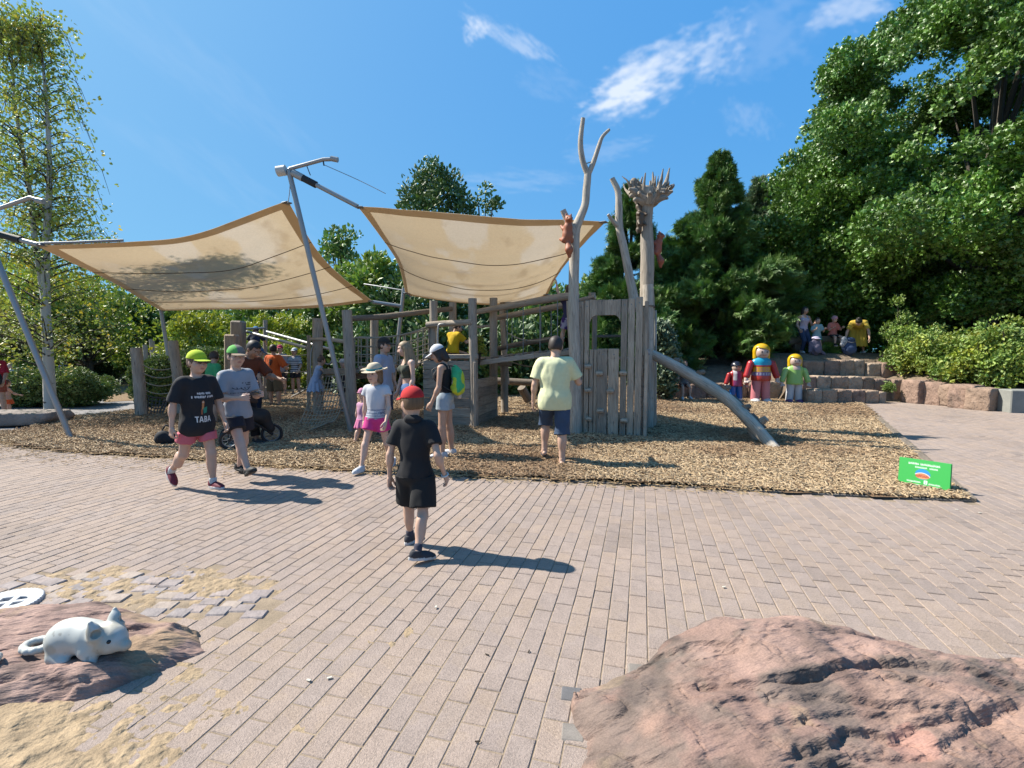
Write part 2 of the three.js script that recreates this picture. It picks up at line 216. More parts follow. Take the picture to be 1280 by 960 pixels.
// ---------- the ground ----------
const asphalt = std(C(0.36, 0.34, 0.335), 0.93, { map: rep(asphaltTex, 0.7), bumpMap: rep(grainNoise, 1.4), bumpScale: 0.004 });
{
  const g = new THREE.PlaneGeometry(320, 320); g.rotateX(-Math.PI / 2); g.translate(0, -0.045, -60); const p = g.attributes.position, uv = []; for (let i = 0; i < 4; i++) uv.push(p.getX(i), p.getZ(i)); g.setAttribute('uv', new THREE.Float32BufferAttribute(uv, 2));
  const o = structure('ground', g, asphalt); o.userData.label = 'pale grey ground and footpaths'; o.userData.category = 'ground';
}
// the mulch bed's outline on the ground
const frontEdge = [[-90, 541], [0, 552], [25, 559], [107, 567], [225, 573], [320, 582], [470, 590], [640, 598], [960, 614.5], [1060, 619.5], [1212, 627]].map(([x, y]) => G(x, y));
const rightEdge = [[1212, 627], [1160, 579], [1118, 541], [1079, 506]].map(([x, y]) => G(x, y));
const backEdge = [V(8.4, 0, -13.75), V(8.1, 0, -14.75), V(3, 0, -15.2), V(-1, 0, -19), V(-8, 0, -19.5), G(250, 492), G(190, 511), G(150, 515), G(87, 520.5), G(55, 528), G(36, 535), G(-5, 541)];
const mulchRing = [...frontEdge, ...rightEdge.slice(1), ...backEdge];
const inMulch = inRing(mulchRing);

// ---------- brick paving: 300 bricks nearest as pieces, the rest in one piece ----------
const PHI = Math.atan((803 - 640) / FPX), A_ = V(Math.sin(PHI), 0, -Math.cos(PHI)), B_ = V(Math.cos(PHI), 0, Math.sin(PHI)), BW = 0.105, BL = 0.205;
const settPix = [[14, 731], [40, 722], [53, 725], [67, 727.5], [66, 735], [74, 743], [69, 752.5], [62, 761], [100, 734], [101, 742.5], [99, 752.5], [103, 720.5], [118, 722], [136, 726], [130, 734], [138, 741], [146, 747.5], [164, 719], [179, 724], [194, 726], [164, 730], [180, 735], [194, 739], [214, 729], [224, 734], [227, 717.5], [241, 721], [251, 732.5], [264, 737.5], [278, 741], [231, 745], [264, 752.5], [289, 756], [225, 766], [302, 760], [313, 748], [326, 742], [248, 745], [210, 744], [246, 760], [274, 764], [206, 757], [190, 766], [318, 768]];
const setts = settPix.map(([x, y]) => G(x, y));
const slabSpot = V(-2.62, 0, -2.42);
const paving = new THREE.Group(); paving.name = 'brick_paving'; tag(paving, 'dusty pink-grey brick paving in running bond across the square', 'paving', null, 'structure'); scene.add(paving);
{
  const r = rng(11), list = [], pave = (x, z) => x > -1.15 * -z - 2 && x < 1.15 * -z + 2.2 && z < -0.4 && !inMulch(x, z) && !(x < 6.5 && z < -8.9) && !(z < -14) ;
  for (let i = -190; i < 190; i++) for (let j = -20; j < 90; j++) {
    const t = i * BW, s = (j + (((i % 2) + 2) % 2) * 0.5 + (hash(i, 3, 1) - 0.5) * 0.1) * BL, x = A_.x * s + B_.x * t, z = A_.z * s + B_.z * t;
    if (!pave(x, z)) continue;
    if (z > -11 && inMulch(x + 0.05, z - 0.07)) continue;
    if (setts.some((q) => Math.abs(q.x - x) < 0.105 && Math.abs(q.z - z) < 0.09)) continue;
    list.push({ x, z, i, j, d: Math.hypot(x, z), seen: Math.abs(x) < 1.03 * -z && z < -1.68 && !(x > 0.3 && z > -2.1) && !(x < -1.75 && z > -3) });
  }
  const brick = (w, l, h, c, uo, vo) => {   // top, chamfer and sides; the underside lies in the bed
    const X = w / 2, Z = l / 2, pos = [], uv = [], q = (a, b, e, f) => { for (const p of [a, b, e, a, e, f]) { pos.push(...p); uv.push(p[0] + uo, p[2] + vo); } };
    const ring = (x, y, z) => [[-x, y, z], [x, y, z], [x, y, -z], [-x, y, -z]], t = ring(X - c, 0, Z - c), m = ring(X, -c, Z), b = ring(X, -h, Z);
    q(...t); for (let k = 0; k < 4; k++) { const n = (k + 1) % 4; q(m[k], m[n], t[n], t[k]); q(b[k], b[n], m[n], m[k]); }
    return geoOf(pos, null, uv);
  };
  const base = [0.475, 0.375, 0.32], tone = (k) => { const a = 0.95 + 0.1 * hash(k, 5, 2), w = (hash(k, 8, 4) - 0.5) * 0.07; return [base[0] * a * (1 + w * 0.6), base[1] * a, base[2] * a * (1 - w)]; };
  const mats = Array.from({ length: 8 }, (_, k) => std(C(...tone(k * 7 + 1)), 0.92, { map: rep(brickTex, 1.3), bumpMap: rep(brickBump, 2.2), bumpScale: 0.003 }));
  const shapes = Array.from({ length: 16 }, (_, k) => brick(BW - 0.0035 - hash(k, 1, 1) * 0.0018, BL - 0.004 - hash(k, 2, 1) * 0.002, 0.05, 0.0035, hash(k, 3, 1) * 9, hash(k, 4, 1) * 9));
  const lift = (x, z, i, j) => (hash(i, j, 9) - 0.5) * 0.003 + (fbm(x * 1.1, z * 1.1, 3, 2) - 0.5) * 0.01;
  list.sort((a, b) => (b.seen - a.seen) || a.d - b.d);
  const rest = [], restCol = [];
  list.forEach((b, k) => {
    const y = lift(b.x, b.z, b.i, b.j), turn = -PHI + (hash(b.i, b.j, 4) - 0.5) * 0.012, tilt = (hash(b.i, b.j, 6) - 0.5) * 0.008;
    if (k < 300) { const o = mesh('brick', shapes[fl(hash(b.i, b.j, 1) * 16)], mats[fl(hash(b.i, b.j, 2) * 8)], paving); o.position.set(b.x, y, b.z); o.rotation.set(0, turn, tilt); return; }
    const g = brick(BW - 0.0042, BL - 0.005, 0.03, 0.0035, b.x * 1 + hash(b.i, b.j, 3), b.z + hash(b.i, b.j, 5)); moved(g, b.x, y, b.z, turn, 0, tilt);
    const dirt = 0.9 + 0.2 * fbm(b.x * 0.9, b.z * 0.9, 6, 5) - 0.12 * sstep(0.62, 0.7, fbm(b.x * 2.3 + 5, b.z * 2.3, 4, 4)), c = tone(fl(hash(b.i, b.j, 2) * 8) * 7 + 1).map((k) => k * dirt), n = g.attributes.position.count, col = new Float32Array(n * 3); for (let q = 0; q < n; q++) col.set(c, q * 3); g.setAttribute('color', new THREE.BufferAttribute(col, 3)); rest.push(g);
  });
  const far = mesh('bricks', mergeGeometries(rest), std(C(1, 1, 1), 0.92, { vertexColors: true, map: rep(brickTex, 1.3), bumpMap: rep(brickBump, 2.2), bumpScale: 0.003 }), paving); far.userData.kind = 'stuff';
  const bed = sheet(-14, 17, -14.2, 0.6, 0.1, (x, z) => !inMulch(x, z) && !(x < 6.5 && z < -9), (x, z) => -0.0052 + (fbm(x * 1.1, z * 1.1, 3, 2) - 0.5) * 0.01 + (fbm(x * 3, z * 3, 2, 3) - 0.5) * 0.003 + 0.003 * Math.exp(-(((x + 1.6) / 1.3) ** 2 + ((z + 2) / 1.2) ** 2)), 1);
  mesh('joint_sand', bed, std(C(0.5, 0.39, 0.275), 1, { map: rep(earthTex, 1.5), bumpMap: rep(grainNoise, 3), bumpScale: 0.004 }), paving);
  for (const q of [[714, 868, 0], [731, 893, 1], [716, 916, 2], [798, 838, 3]]) { const p = G(q[0], q[1]); const o = mesh('granite_sett', cbox(0.095, 0.06, 0.095, 0.008, r(), r()), std(q[2] === 0 ? C(0.2, 0.2, 0.21) : C(0.34, 0.31, 0.28), 0.9, { map: rep(stoneTex, 2) }), paving); o.position.set(p.x, -0.025, p.z); o.rotation.y = -PHI + 0.1; }
  const settMats = [[0.50, 0.42, 0.395], [0.44, 0.38, 0.37], [0.55, 0.46, 0.40], [0.40, 0.36, 0.36]].map((c) => std(C(...c), 0.85, { map: rep(stoneTex, 2.3), bumpMap: rep(stoneBump, 3), bumpScale: 0.006 }));
  setts.forEach((p, k) => { const o = mesh('granite_sett', cbox(0.108 + hash(k, 1, 7) * 0.024, 0.06, 0.082 + hash(k, 2, 7) * 0.018, 0.007, hash(k, 3, 3) * 5, 0), settMats[fl(hash(k, 5, 1) * 4)], paving); o.position.set(p.x, -0.0285 + hash(k, 4, 2) * 0.005, p.z); o.rotation.set(0, -PHI + 0.26 + (hash(k, 6, 3) - 0.5) * 0.14 + (p.x < -2.45 ? -0.3 : 0), (hash(k, 9, 3) - 0.5) * 0.02); });
  // loose bits lying on the bricks
  for (const [x, y, s] of [[609, 820, 0], [597, 929, 1], [661, 816, 0], [386, 852, 2], [412, 849, 2], [1196, 638, 2], [1225, 642, 2], [545, 760, 2], [905, 735, 2]]) { const p = G(x, y); const o = mesh('leaf_scrap', cbox(0.022, 0.004, s === 2 ? 0.012 : 0.006, 0.001), std(s === 2 ? C(0.7, 0.66, 0.55) : C(0.05, 0.035, 0.02), 0.9), paving); o.position.set(p.x, 0.008, p.z); o.rotation.y = x; }
}
// sand washed over the bricks round the water-play stones
{
  const cover = (x, z) => { const a = 1.3 * Math.exp(-(((x + 1.95) / 0.75) ** 2 + ((z + 1.5) / 0.5) ** 2)), b = 0.75 * Math.exp(-(((x + 1.95) / 0.45) ** 2 + ((z + 2.95) / 0.3) ** 2)), c = 0.8 * Math.exp(-(((x + 2.6) / 0.5) ** 2 + ((z + 2.95) / 0.28) ** 2)), d = 0.25 * Math.exp(-(((x + 1.1) / 0.7) ** 2 + ((z + 2.1) / 0.6) ** 2)), e = 0.9 * Math.exp(-(((x + 2.6) / 0.6) ** 2 + ((z + 1.7) / 0.6) ** 2)); return a + b + c + d + e; };
  const g = sheet(-3.9, -0.2, -3.6, -0.7, 0.016, (x, z) => cover(x, z) > 0.08, (x, z) => -0.0165 + 0.024 * Math.min(cover(x, z), 1.3) + (fbm(x * 4, z * 4, 1, 3) - 0.5) * 0.03 + (fbm(x * 18, z * 18, 2, 4) - 0.5) * 0.03 - 0.004 * vnoise(x * 60, z * 60, 3), 1);
  const o = structure('sand', g, std(C(0.6, 0.45, 0.285), 1, { map: rep(earthTex, 2.2), bumpMap: rep(stoneBump, 2.4), bumpScale: 0.02 })); tag(o, 'yellow sand washed over the bricks round the mouse stone', 'sand', null, 'stuff');
}
// ---------- the bark-mulch bed ----------
{
  const bed = new THREE.Group(); bed.name = 'mulch_bed'; tag(bed, 'play area bed of light bark mulch edged with boards', 'mulch bed', null, 'structure'); scene.add(bed);
  const hgt = (x, z) => 0.012 + 0.085 * (fbm(x * 0.7, z * 0.7, 4, 3) - 0.35) + 0.02 * (vnoise(x * 3, z * 3, 5) - 0.5) - 0.03 * Math.exp(-(((x + 3.5) / 0.9) ** 2 + ((z + 8.6) / 0.6) ** 2));
  const mt = tex(512, 512, (u, v) => { const a = vnoise(u * 70, v * 34, 2, 0), b = vnoise(u * 30, v * 80, 4, 0), k = 0.35 + 0.75 * Math.max(a, b) * vnoise(u * 150, v * 150, 7, 150) + 0.2 * fbm(u * 6, v * 6, 3, 3, 6); return [k, k * 0.95, k * 0.88]; });
  mesh('mulch_base', sheet(-17, 11, -20, -4.6, 0.16, (x, z) => inMulch(x, z), hgt, 1), std(C(0.30, 0.185, 0.095), 1, { map: rep(mt, 0.9), bumpMap: rep(mt, 0.9), bumpScale: 0.02 }), bed);
  const chip = (w, h, d, k) => { const g = cbox(w, h, d, h * 0.3), p = g.attributes.position; for (let i = 0; i < p.count; i++) { const x = p.getX(i) / w, z = p.getZ(i) / d; p.setXYZ(i, p.getX(i) + k * z * w * 0.35, p.getY(i) + 0.006 * x * x * 4 * k, p.getZ(i) * (1 - 0.45 * Math.abs(x) * 2)); } g.computeVertexNormals(); return g; };
  const N = 150000, r = rng(21), m4 = new THREE.Matrix4(), q = new THREE.Quaternion(), e = new THREE.Euler(), col = new THREE.Color(), kinds = [chip(0.05, 0.005, 0.017, 1), chip(0.036, 0.006, 0.022, -1), chip(0.075, 0.006, 0.013, 0.6)].map((g) => new THREE.InstancedMesh(g, std(C(1, 1, 1), 0.95, { map: rep(woodTex, 4) }), N / 3));
  const count = [0, 0, 0];
  for (let n = 0; n < N * 6 && count.some((c) => c < N / 3); n++) {
    const dep = 4.6 + 14 * Math.pow(r(), 1.55), x = (r() * 2 - 1) * (dep * 1.1 + 0.6), z = -dep; if (!inMulch(x, z)) continue;
    const k = fl(r() * 3); if (count[k] >= N / 3) continue;
    const s = (0.6 + r() * 0.75) * (1 + Math.max(0, dep - 8) * 0.05);
    e.set((r() - 0.5) * 0.9, r() * 6.3, (r() - 0.5) * 0.8); q.setFromEuler(e); m4.compose(V(x, hgt(x, z) + 0.004 + r() * 0.02, z), q, V(s, s, s)); kinds[k].setMatrixAt(count[k], m4);
    const t = r(), b = 0.75 + r() * 0.45, patch = sstep(0.42, 0.66, fbm(x * 0.5, z * 0.5, 9, 3)); const c = mixc(t < 0.55 ? [0.95, 0.73, 0.47] : t < 0.84 ? [0.76, 0.56, 0.34] : [0.4, 0.26, 0.15], [0.42, 0.25, 0.14], patch * 0.6); kinds[k].setColorAt(count[k]++, col.setRGB(c[0] * b, c[1] * b, c[2] * b));
  }
  kinds.forEach((o, k) => { o.count = count[k]; o.name = 'bark_chips'; o.castShadow = o.receiveShadow = true; o.userData.kind = 'stuff'; bed.add(o); });
  // boards round the bed, and chips strewn past them
  const edge = (a, b, h, w, m) => { const d = b.clone().sub(a), L = d.length(), o = mesh('edging_board', cbox(L + 0.01, h, w, 0.008, a.x, a.z), m, bed); o.position.copy(a).lerp(b, 0.5).setY(h / 2 - 0.03); o.rotation.y = Math.atan2(-d.z, d.x); };
  for (let i = 6; i < frontEdge.length - 1; i++) edge(frontEdge[i], frontEdge[i + 1], 0.045, 0.04, M.plankDark);
  for (let i = 0; i < rightEdge.length - 1; i++) edge(rightEdge[i], rightEdge[i + 1], 0.075 - i * 0.005, 0.11, M.logDark);
  const Ns = 2600, st = new THREE.InstancedMesh(chip(0.045, 0.005, 0.017, 1), std(C(1, 1, 1), 0.95), Ns); let c = 0;
  while (c < Ns) { const i = fl(r() * 8), a = frontEdge[i], b = frontEdge[i + 1], t = r(), off = (r() - 0.5) * 0.08 + Math.pow(r(), 3) * (i < 5 ? 0.7 : 0.25); const s = 0.5 + r() * 0.6; e.set(0, r() * 6.3, 0); q.setFromEuler(e); m4.compose(V(lerp(a.x, b.x, t), 0.012 + r() * 0.012, lerp(a.z, b.z, t) + off), q, V(s, s, s)); st.setMatrixAt(c, m4); const k = 0.7 + r() * 0.5; st.setColorAt(c++, col.setRGB(0.58 * k, 0.4 * k, 0.21 * k)); }
  st.name = 'strewn_chips'; st.userData.kind = 'stuff'; st.castShadow = true; bed.add(st);
  // the farther bed beyond the path
  const ring2 = [G(128, 476), G(165, 474), G(240, 470), G(250, 490), G(205, 497), G(130, 501)], g2 = flatShape(ring2, -0.036); const o2 = structure('mulch_strip', g2, std(C(0.44, 0.30, 0.16), 1, { map: rep(mt, 0.9), bumpMap: rep(mt, 0.9), bumpScale: 0.02 })); o2.userData.label = 'strip of bark mulch beyond the pale path'; o2.userData.category = 'mulch';
}
// ---------- the planted terrace and its rough stone walls ----------
const frontLine = [[1.5, -15.6], [5, -15.0], [8.1, -14.6], [8.2, -13.55], [10.45, -13.85], [10.6, -14.3], [11.55, -14.1], [12.0, -12.4], [12.25, -11.95], [18, -11.3], [40, -10]];
const terraceZ = (x) => { for (let i = 0; i < frontLine.length - 1; i++) { const [a, za] = frontLine[i], [b, zb] = frontLine[i + 1]; if (x >= a && x <= b) return lerp(za, zb, (x - a) / (b - a)); } return -15.6; };
const terraceH = (x, z) => {
  const d = terraceZ(x) - 0.28 - z; if (d < 0) return -0.06;
  const n = (fbm(x * 0.8, z * 0.8, 3, 3) - 0.5) * 0.12;
  if ((x > 8 && x < 11.3) || (x > 8 && x < 12.6 && z < -15.35)) return z > -14.55 ? 0.35 : z > -15.35 ? 0.7 : 1.15 + 0.22 * sstep(15.35, 16.1, -z) + (-15.35 - z) * 0.03 + n * 0.4;
  return (x < 8 ? 0.4 : 0.5) + (1 - Math.exp(-d * (x > 11 ? 0.22 : 0.55))) * 0.85 + n;
};
{ const o = structure('terrace_bank', sheet(1.5, 40, -34, -9.8, 0.25, (x, z) => terraceZ(x) - 0.28 - z > -0.15, terraceH, 1), std(C(0.36, 0.27, 0.19), 1, { map: rep(earthTex, 0.8), bumpMap: rep(stoneBump, 0.6), bumpScale: 0.06 })); o.userData.label = 'raised earth bank behind the rough stone walls'; o.userData.category = 'bank'; }
function rockGeo(w, h, d, seed, amp = 0.12, n = 7) {
  const g = mergeVertices(noUv(new THREE.BoxGeometry(1, 1, 1, n, n, n)).deleteAttribute('normal')), p = g.attributes.position, uv = [];
  for (let i = 0; i < p.count; i++) {
    let x = p.getX(i), y = p.getY(i), z = p.getZ(i); const l = Math.hypot(x, y, z), s = Math.pow((0.5 * 1.25) / Math.max(l, 0.01), 0.5), k = lerp(1, s, l > 0.62 ? 0.42 : 0.1), q = 1 + amp * ((fbm(x * 2.2 + seed * 7, y * 2.2, z * 2.2 + seed, 4) - 0.5) * 2.4);
    x *= k * q; y *= k * q; z *= k * q; p.setXYZ(i, x * w, y * h, z * d); uv.push((x * w + z * d) * 1 + seed * 0.37, y * h * 1 + z * d * 0.5 + seed * 0.61);
  }
  g.setAttribute('uv', new THREE.Float32BufferAttribute(uv, 2)); g.computeVertexNormals(); return g;
}
const stoneMats = [[0.6, 0.44, 0.32], [0.48, 0.345, 0.26], [0.68, 0.53, 0.4], [0.46, 0.315, 0.245]].map((c) => std(C(...c), 0.95, { map: rep(stoneTex, 1.1), bumpMap: rep(stoneBump, 1.4), bumpScale: 0.035 }));
function stoneWall(label, stones) {   // stones: [px left, px right, py top, py bottom, distance, material]
  const t = thing('stone_wall', label, 'stone wall', V(0, 0, 0), 0, 'rough stone walls of the terrace');
  stones.forEach(([x0, x1, y0, y1, z, m, turn = 0], k) => { const a = P(x0, y0, z), b = P(x1, y1, z), w = Math.abs(b.x - a.x) / Math.max(0.5, Math.cos(turn)), h = a.y - b.y + 0.06, d = Math.min(0.55, Math.max(0.4, w)); const o = mesh('stone', rockGeo(w * 0.955, h, d, k * 3 + x0, 0.075, 9), stoneMats[m], t); o.position.set((a.x + b.x) / 2, (a.y + b.y) / 2, -z - d * 0.42); o.rotation.y = turn; });
  return t;
}
stoneWall('lowest row of squared stones rising from the mulch beside the light green figure', [[1010, 1017, 489, 505, 13.55, 0], [1017, 1027, 488, 505, 13.55, 2], [1027, 1046, 488, 505, 13.55, 0], [1046, 1064, 488.5, 505, 13.6, 1], [1064, 1081, 489, 505, 13.65, 3], [1081, 1098, 489.5, 505, 13.7, 0], [1098, 1107, 491, 505, 13.8, 2]]);
stoneWall('middle row of long stones with pale tops on the terrace steps', [[1002, 1020, 472, 486, 14.35, 3], [1020, 1038, 471, 487, 14.4, 2], [1038, 1060, 471.5, 487, 14.4, 0], [1060, 1078, 472, 487, 14.4, 2], [1078, 1092, 473, 487, 14.45, 1], [1092, 1116, 475, 504, 14.45, 3], [1116, 1132, 476, 505, 14.35, 1], [1131, 1144, 477, 505, 14.2, 0]]);
stoneWall('highest row of stones just below the people resting in the shade', [[1003, 1030, 452, 470, 15.2, 1], [1030, 1049, 452, 471, 15.2, 3], [1049, 1067, 451, 471, 15.2, 0], [1067, 1080, 451, 471, 15.2, 2], [1084, 1103, 455, 472, 15.1, 2], [1102, 1143, 454, 473, 15.0, 3]]);
stoneWall('row of tall reddish stones along the paving below the bright shrubs', [[1144, 1169, 477, 505.5, 13.55, 3, 0.1], [1168, 1191, 479, 507, 13.2, 3, 0.25], [1190, 1210, 482, 508, 12.8, 1, 0.3], [1206, 1230, 483, 511, 12.35, 3, 0.4], [1228, 1254, 487, 514, 11.95, 1, 0.3]]);
stoneWall('low shaded stone wall behind the painted figures', [[862, 884, 481, 500, 14.9, 3], [884, 908, 480, 500, 14.85, 1], [908, 934, 481, 501, 14.8, 0], [934, 956, 480, 501, 14.75, 3], [956, 985, 478, 502, 14.7, 2], [985, 1008, 477, 503, 14.6, 0], [800, 830, 482, 499, 15.2, 3], [830, 862, 481, 500, 15.0, 1]]);
{ const p = P(1290, 506, 11.6), o = solo('concrete_block', moved(cbox(1.3, 0.62, 0.5, 0.02), 0, 0, 0), std(C(0.42, 0.42, 0.38), 0.9, { map: rep(asphaltTex, 1) }), 'pale concrete block at the end of the tall stone row', 'block', null, V(p.x + 0.12, 0.24, p.z - 0.1)); o.rotation.y = -0.15; }

// ---------- plants ----------
const leafMat = (r, g, b, tr = 0.32, rough = 0.62) => new THREE.MeshPhysicalMaterial({ color: C(r, g, b), roughness: rough, transmission: tr, thickness: 0, side: THREE.DoubleSide });
// outlines of single leaves, stem at the origin, tip along +y
const leafShape = {
  maple: [[0.04, 0.08], [0.42, 0.02], [0.34, 0.3], [0.56, 0.55], [0.24, 0.56], [0.02, 1], [-0.22, 0.57], [-0.55, 0.58], [-0.33, 0.3], [-0.44, 0.0], [-0.04, 0.08]],
  oval: [[0.0, 0.0], [0.3, 0.3], [0.24, 0.65], [0, 1], [-0.24, 0.65], [-0.3, 0.3]],
};
function leafCluster(kind, n, size, spread, seed) {   // a tuft of single leaves, each folded along its rib
  const r = rng(seed), pos = [], sh = leafShape[kind], m = new THREE.Matrix4(), q = new THREE.Quaternion(), p = V(0, 0, 0);
  for (let i = 0; i < n; i++) {
    const s = size * (0.65 + r() * 0.6), e = new THREE.Euler((r() - 0.5) * 2.0 - 0.6, r() * 6.3, (r() - 0.5) * 1.6); q.setFromEuler(e); m.compose(V((r() - 0.5) * 2 * spread, (r() - 0.5) * 1.3 * spread, (r() - 0.5) * 2 * spread), q, V(s, s, s));
    const pts = sh.map(([x, y]) => p.set(x, y, -Math.abs(x) * 0.35 - y * y * 0.15).applyMatrix4(m).toArray()), c = p.set(0, 0.35, 0.03).applyMatrix4(m).toArray();
    for (let k = 0; k < pts.length; k++) pos.push(...c, ...pts[k], ...pts[(k + 1) % pts.length]);
  }
  return geoOf(pos, null, null);
}
function conifersSpray(seed, len = 0.42) {   // a flat drooping fan of scale-leaf twigs
  const r = rng(seed), pos = [], strip = (ax, ay, az, bx, by, bz, w) => { const dx = bx - ax, dy = by - ay, l = Math.hypot(dx, dy) || 1, nx = (-dy / l) * w, ny = (dx / l) * w; pos.push(ax - nx, ay - ny, az, ax + nx, ay + ny, az, bx + nx * 0.25, by + ny * 0.25, bz, ax - nx, ay - ny, az, bx + nx * 0.25, by + ny * 0.25, bz, bx - nx * 0.25, by - ny * 0.25, bz); };
  const bend = (y) => -0.35 * y * y / len;
  strip(0, 0, 0, 0, len, bend(len), 0.012);
  for (let i = 1; i <= 7; i++) for (const s of [-1, 1]) { const y = (i / 8) * len, l = len * (0.5 - 0.4 * (i / 8)) * (0.8 + r() * 0.5), bx = s * l * 0.75, by = y + l * 0.8; strip(0, y, bend(y), bx, by, bend(by) - 0.02 - r() * 0.03, 0.014); if (i < 6) { strip(bx * 0.45, y + l * 0.36, bend(y), bx * 0.45 + s * l * 0.45, y + l * 0.45, bend(by) - 0.03, 0.011); strip(bx * 0.5, y + l * 0.4, bend(y), bx * 0.4, y + l * 0.95, bend(by) - 0.01, 0.011); } }
  return geoOf(pos, null, null);
}
const cluster = { maple: leafCluster('maple', 11, 0.135, 0.27, 3), mapleB: leafCluster('maple', 10, 0.14, 0.25, 4), birch: leafCluster('oval', 5, 0.085, 0.17, 5), bush: leafCluster('oval', 8, 0.11, 0.16, 6), hedge: leafCluster('oval', 10, 0.055, 0.07, 7), tree: leafCluster('oval', 8, 0.24, 0.3, 8), willow: leafCluster('oval', 9, 0.17, 0.2, 9), spray: conifersSpray(3) };
// leaves spread over the shells of many lobes; lobes: [x, y, z, radius]
function crown(name, parent, geo, mat, lobes, per, { seed = 1, tone = 0.35, flat = 0.85, fill = 0.35, hang = 0, shell = 0.78, tint = null, gap = 0.36, size = 1, holes = 0 } = {}) {
  const r = rng(seed), m4 = new THREE.Matrix4(), q = new THREE.Quaternion(), q2 = new THREE.Quaternion(), e = new THREE.Euler(), col = new THREE.Color(), mats = [], cols = [], up = V(0, 1, 0);
  for (const [x, y, z, R, k = 1] of lobes) {
    const n = Math.round(per * R * R * k), lt = 1 + (r() - 0.5) * 0.3;
    for (let i = 0; i < n; i++) {
      const a = r() * 6.283, c = r() * 2 - 1, s = Math.sqrt(1 - c * c), d = V(s * Math.cos(a), c, s * Math.sin(a)), inner = r() < fill, rad = R * (inner ? Math.cbrt(r()) * 0.85 : shell + (1.12 - shell) * r());
      const px = x + d.x * rad, py = y + d.y * rad * flat, pz = z + d.z * rad;
      if (fbm(px * 1.1 / Math.max(R, 0.6) + seed, py * 1.1 / Math.max(R, 0.6), pz * 1.1 / Math.max(R, 0.6) + 3, 2) < gap) continue;
      if (holes && fbm(px * 0.42 + 11, py * 0.55, pz * 0.42, 2) < holes) continue;
      e.set((r() - 0.5) * 1.1, r() * 6.283, (r() - 0.5) * 1.1); q.setFromEuler(e); q2.setFromUnitVectors(up, d.clone().multiplyScalar(0.75).add(V(0, 0.75 - hang, 0)).normalize()); q.premultiply(q2);
      const sc = size * (0.75 + r() * 0.5); m4.compose(V(px, py, pz), q, V(sc, sc, sc)); mats.push(m4.clone());
      const b = lt * (1 - tone / 2 + tone * r()), w = r(); const cc = tint ? tint(r(), px, py, pz) : [1, 1, 1]; cols.push([b * cc[0] * (0.9 + 0.25 * w), b * cc[1], b * cc[2] * (1.1 - 0.25 * w)]);
    }
  }
  const o = new THREE.InstancedMesh(geo, mat, mats.length); mats.forEach((m, i) => { o.setMatrixAt(i, m); o.setColorAt(i, col.setRGB(...cols[i])); });
  o.name = name; o.userData.kind = 'stuff'; o.castShadow = o.receiveShadow = true; parent.add(o); return o;
}
const bark = wood(0.14, 0.115, 0.09), barkGrey = wood(0.2, 0.18, 0.15);
const birchTex = tex(256, 512, (u, v) => { const k = vnoise(v * 9, u * 40, 3), b = sstep(0.68, 0.8, k) * sstep(0.35, 0.55, vnoise(v * 5, u * 12, 8)); return mixc([0.8, 0.78, 0.73], [0.07, 0.06, 0.055], b); });
const birchBark = std(C(0.82, 0.8, 0.76), 0.8, { map: rep(birchTex, 0.5, 1.2) });
// a broadleaf tree: trunk, limbs to the lobes, crown
function broadleaf(name, label, base, lobes, geo, mat, per, opt = {}, trunkR = 0.22, group = 'trees round the playground') {
  const t = thing(name, label, 'tree', base, 0, group), top = lobes.reduce((a, l) => Math.max(a, l[1]), 0), r = rng(opt.seed || 1), parts = [];
  parts.push(limb([V(0, -0.3, 0), V(0.05, top * 0.25, 0), V(-0.08, top * 0.5, 0.05), V(0.1, top * 0.85, 0)], [trunkR * 1.25, trunkR, trunkR * 0.7, trunkR * 0.2], { seg: 4, sides: 8, rough: 0.12 }));
  const step = Math.max(1, fl(lobes.length / 26));
  lobes.forEach(([x, y, z], i) => { if (i % step) return; const y0 = Math.max(top * 0.18, y * 0.55 - Math.hypot(x, z) * 0.25); parts.push(limb([V(0, y0, 0), V(x * 0.45, lerp(y0, y, 0.45) - 0.1, z * 0.45), V(x * 0.92, y, z * 0.92)], [trunkR * 0.42, trunkR * 0.25, 0.02], { seg: 3, sides: 5, rough: 0.1, caps: false })); });
  mesh('trunk', merged(parts), opt.bark || bark, t); crown('crown', t, geo, mat, lobes, per, opt); return t;
}
// lobes filling a body of revolution given by radius over height, around an uneven axis
function lobesIn(n, profile, { seed = 1, r0 = 0.9, r1 = 1.5, front = 0.75, sq = 1 } = {}) {
  const r = rng(seed), out = [], H0 = profile[0][0], H1 = profile[profile.length - 1][0], rad = (h) => { for (let i = 0; i < profile.length - 1; i++) if (h <= profile[i + 1][0]) return lerp(profile[i][1], profile[i + 1][1], (h - profile[i][0]) / (profile[i + 1][0] - profile[i][0])); return profile[profile.length - 1][1]; };
  for (let i = 0; i < n * 8 && out.length < n; i++) { const h = H0 + (H1 - H0) * r(), a = r() * 6.283, R = rad(h), lr = r0 + (r1 - r0) * r(); if (R < 6 * r() * 0 || r() > (R + 0.6) / (profile.reduce((m, p) => Math.max(m, p[1]), 0) + 0.6)) continue; if (Math.sin(a) < 0 && r() > 1 - front * 0.5) continue; const f = Math.max(0, R - lr * 0.65) * (0.55 + 0.45 * Math.sqrt(r())) * (1 + 0.3 * (r() - 0.5)); out.push([Math.cos(a) * f, h, Math.sin(a) * f * sq, lr]); }
  return out;
}
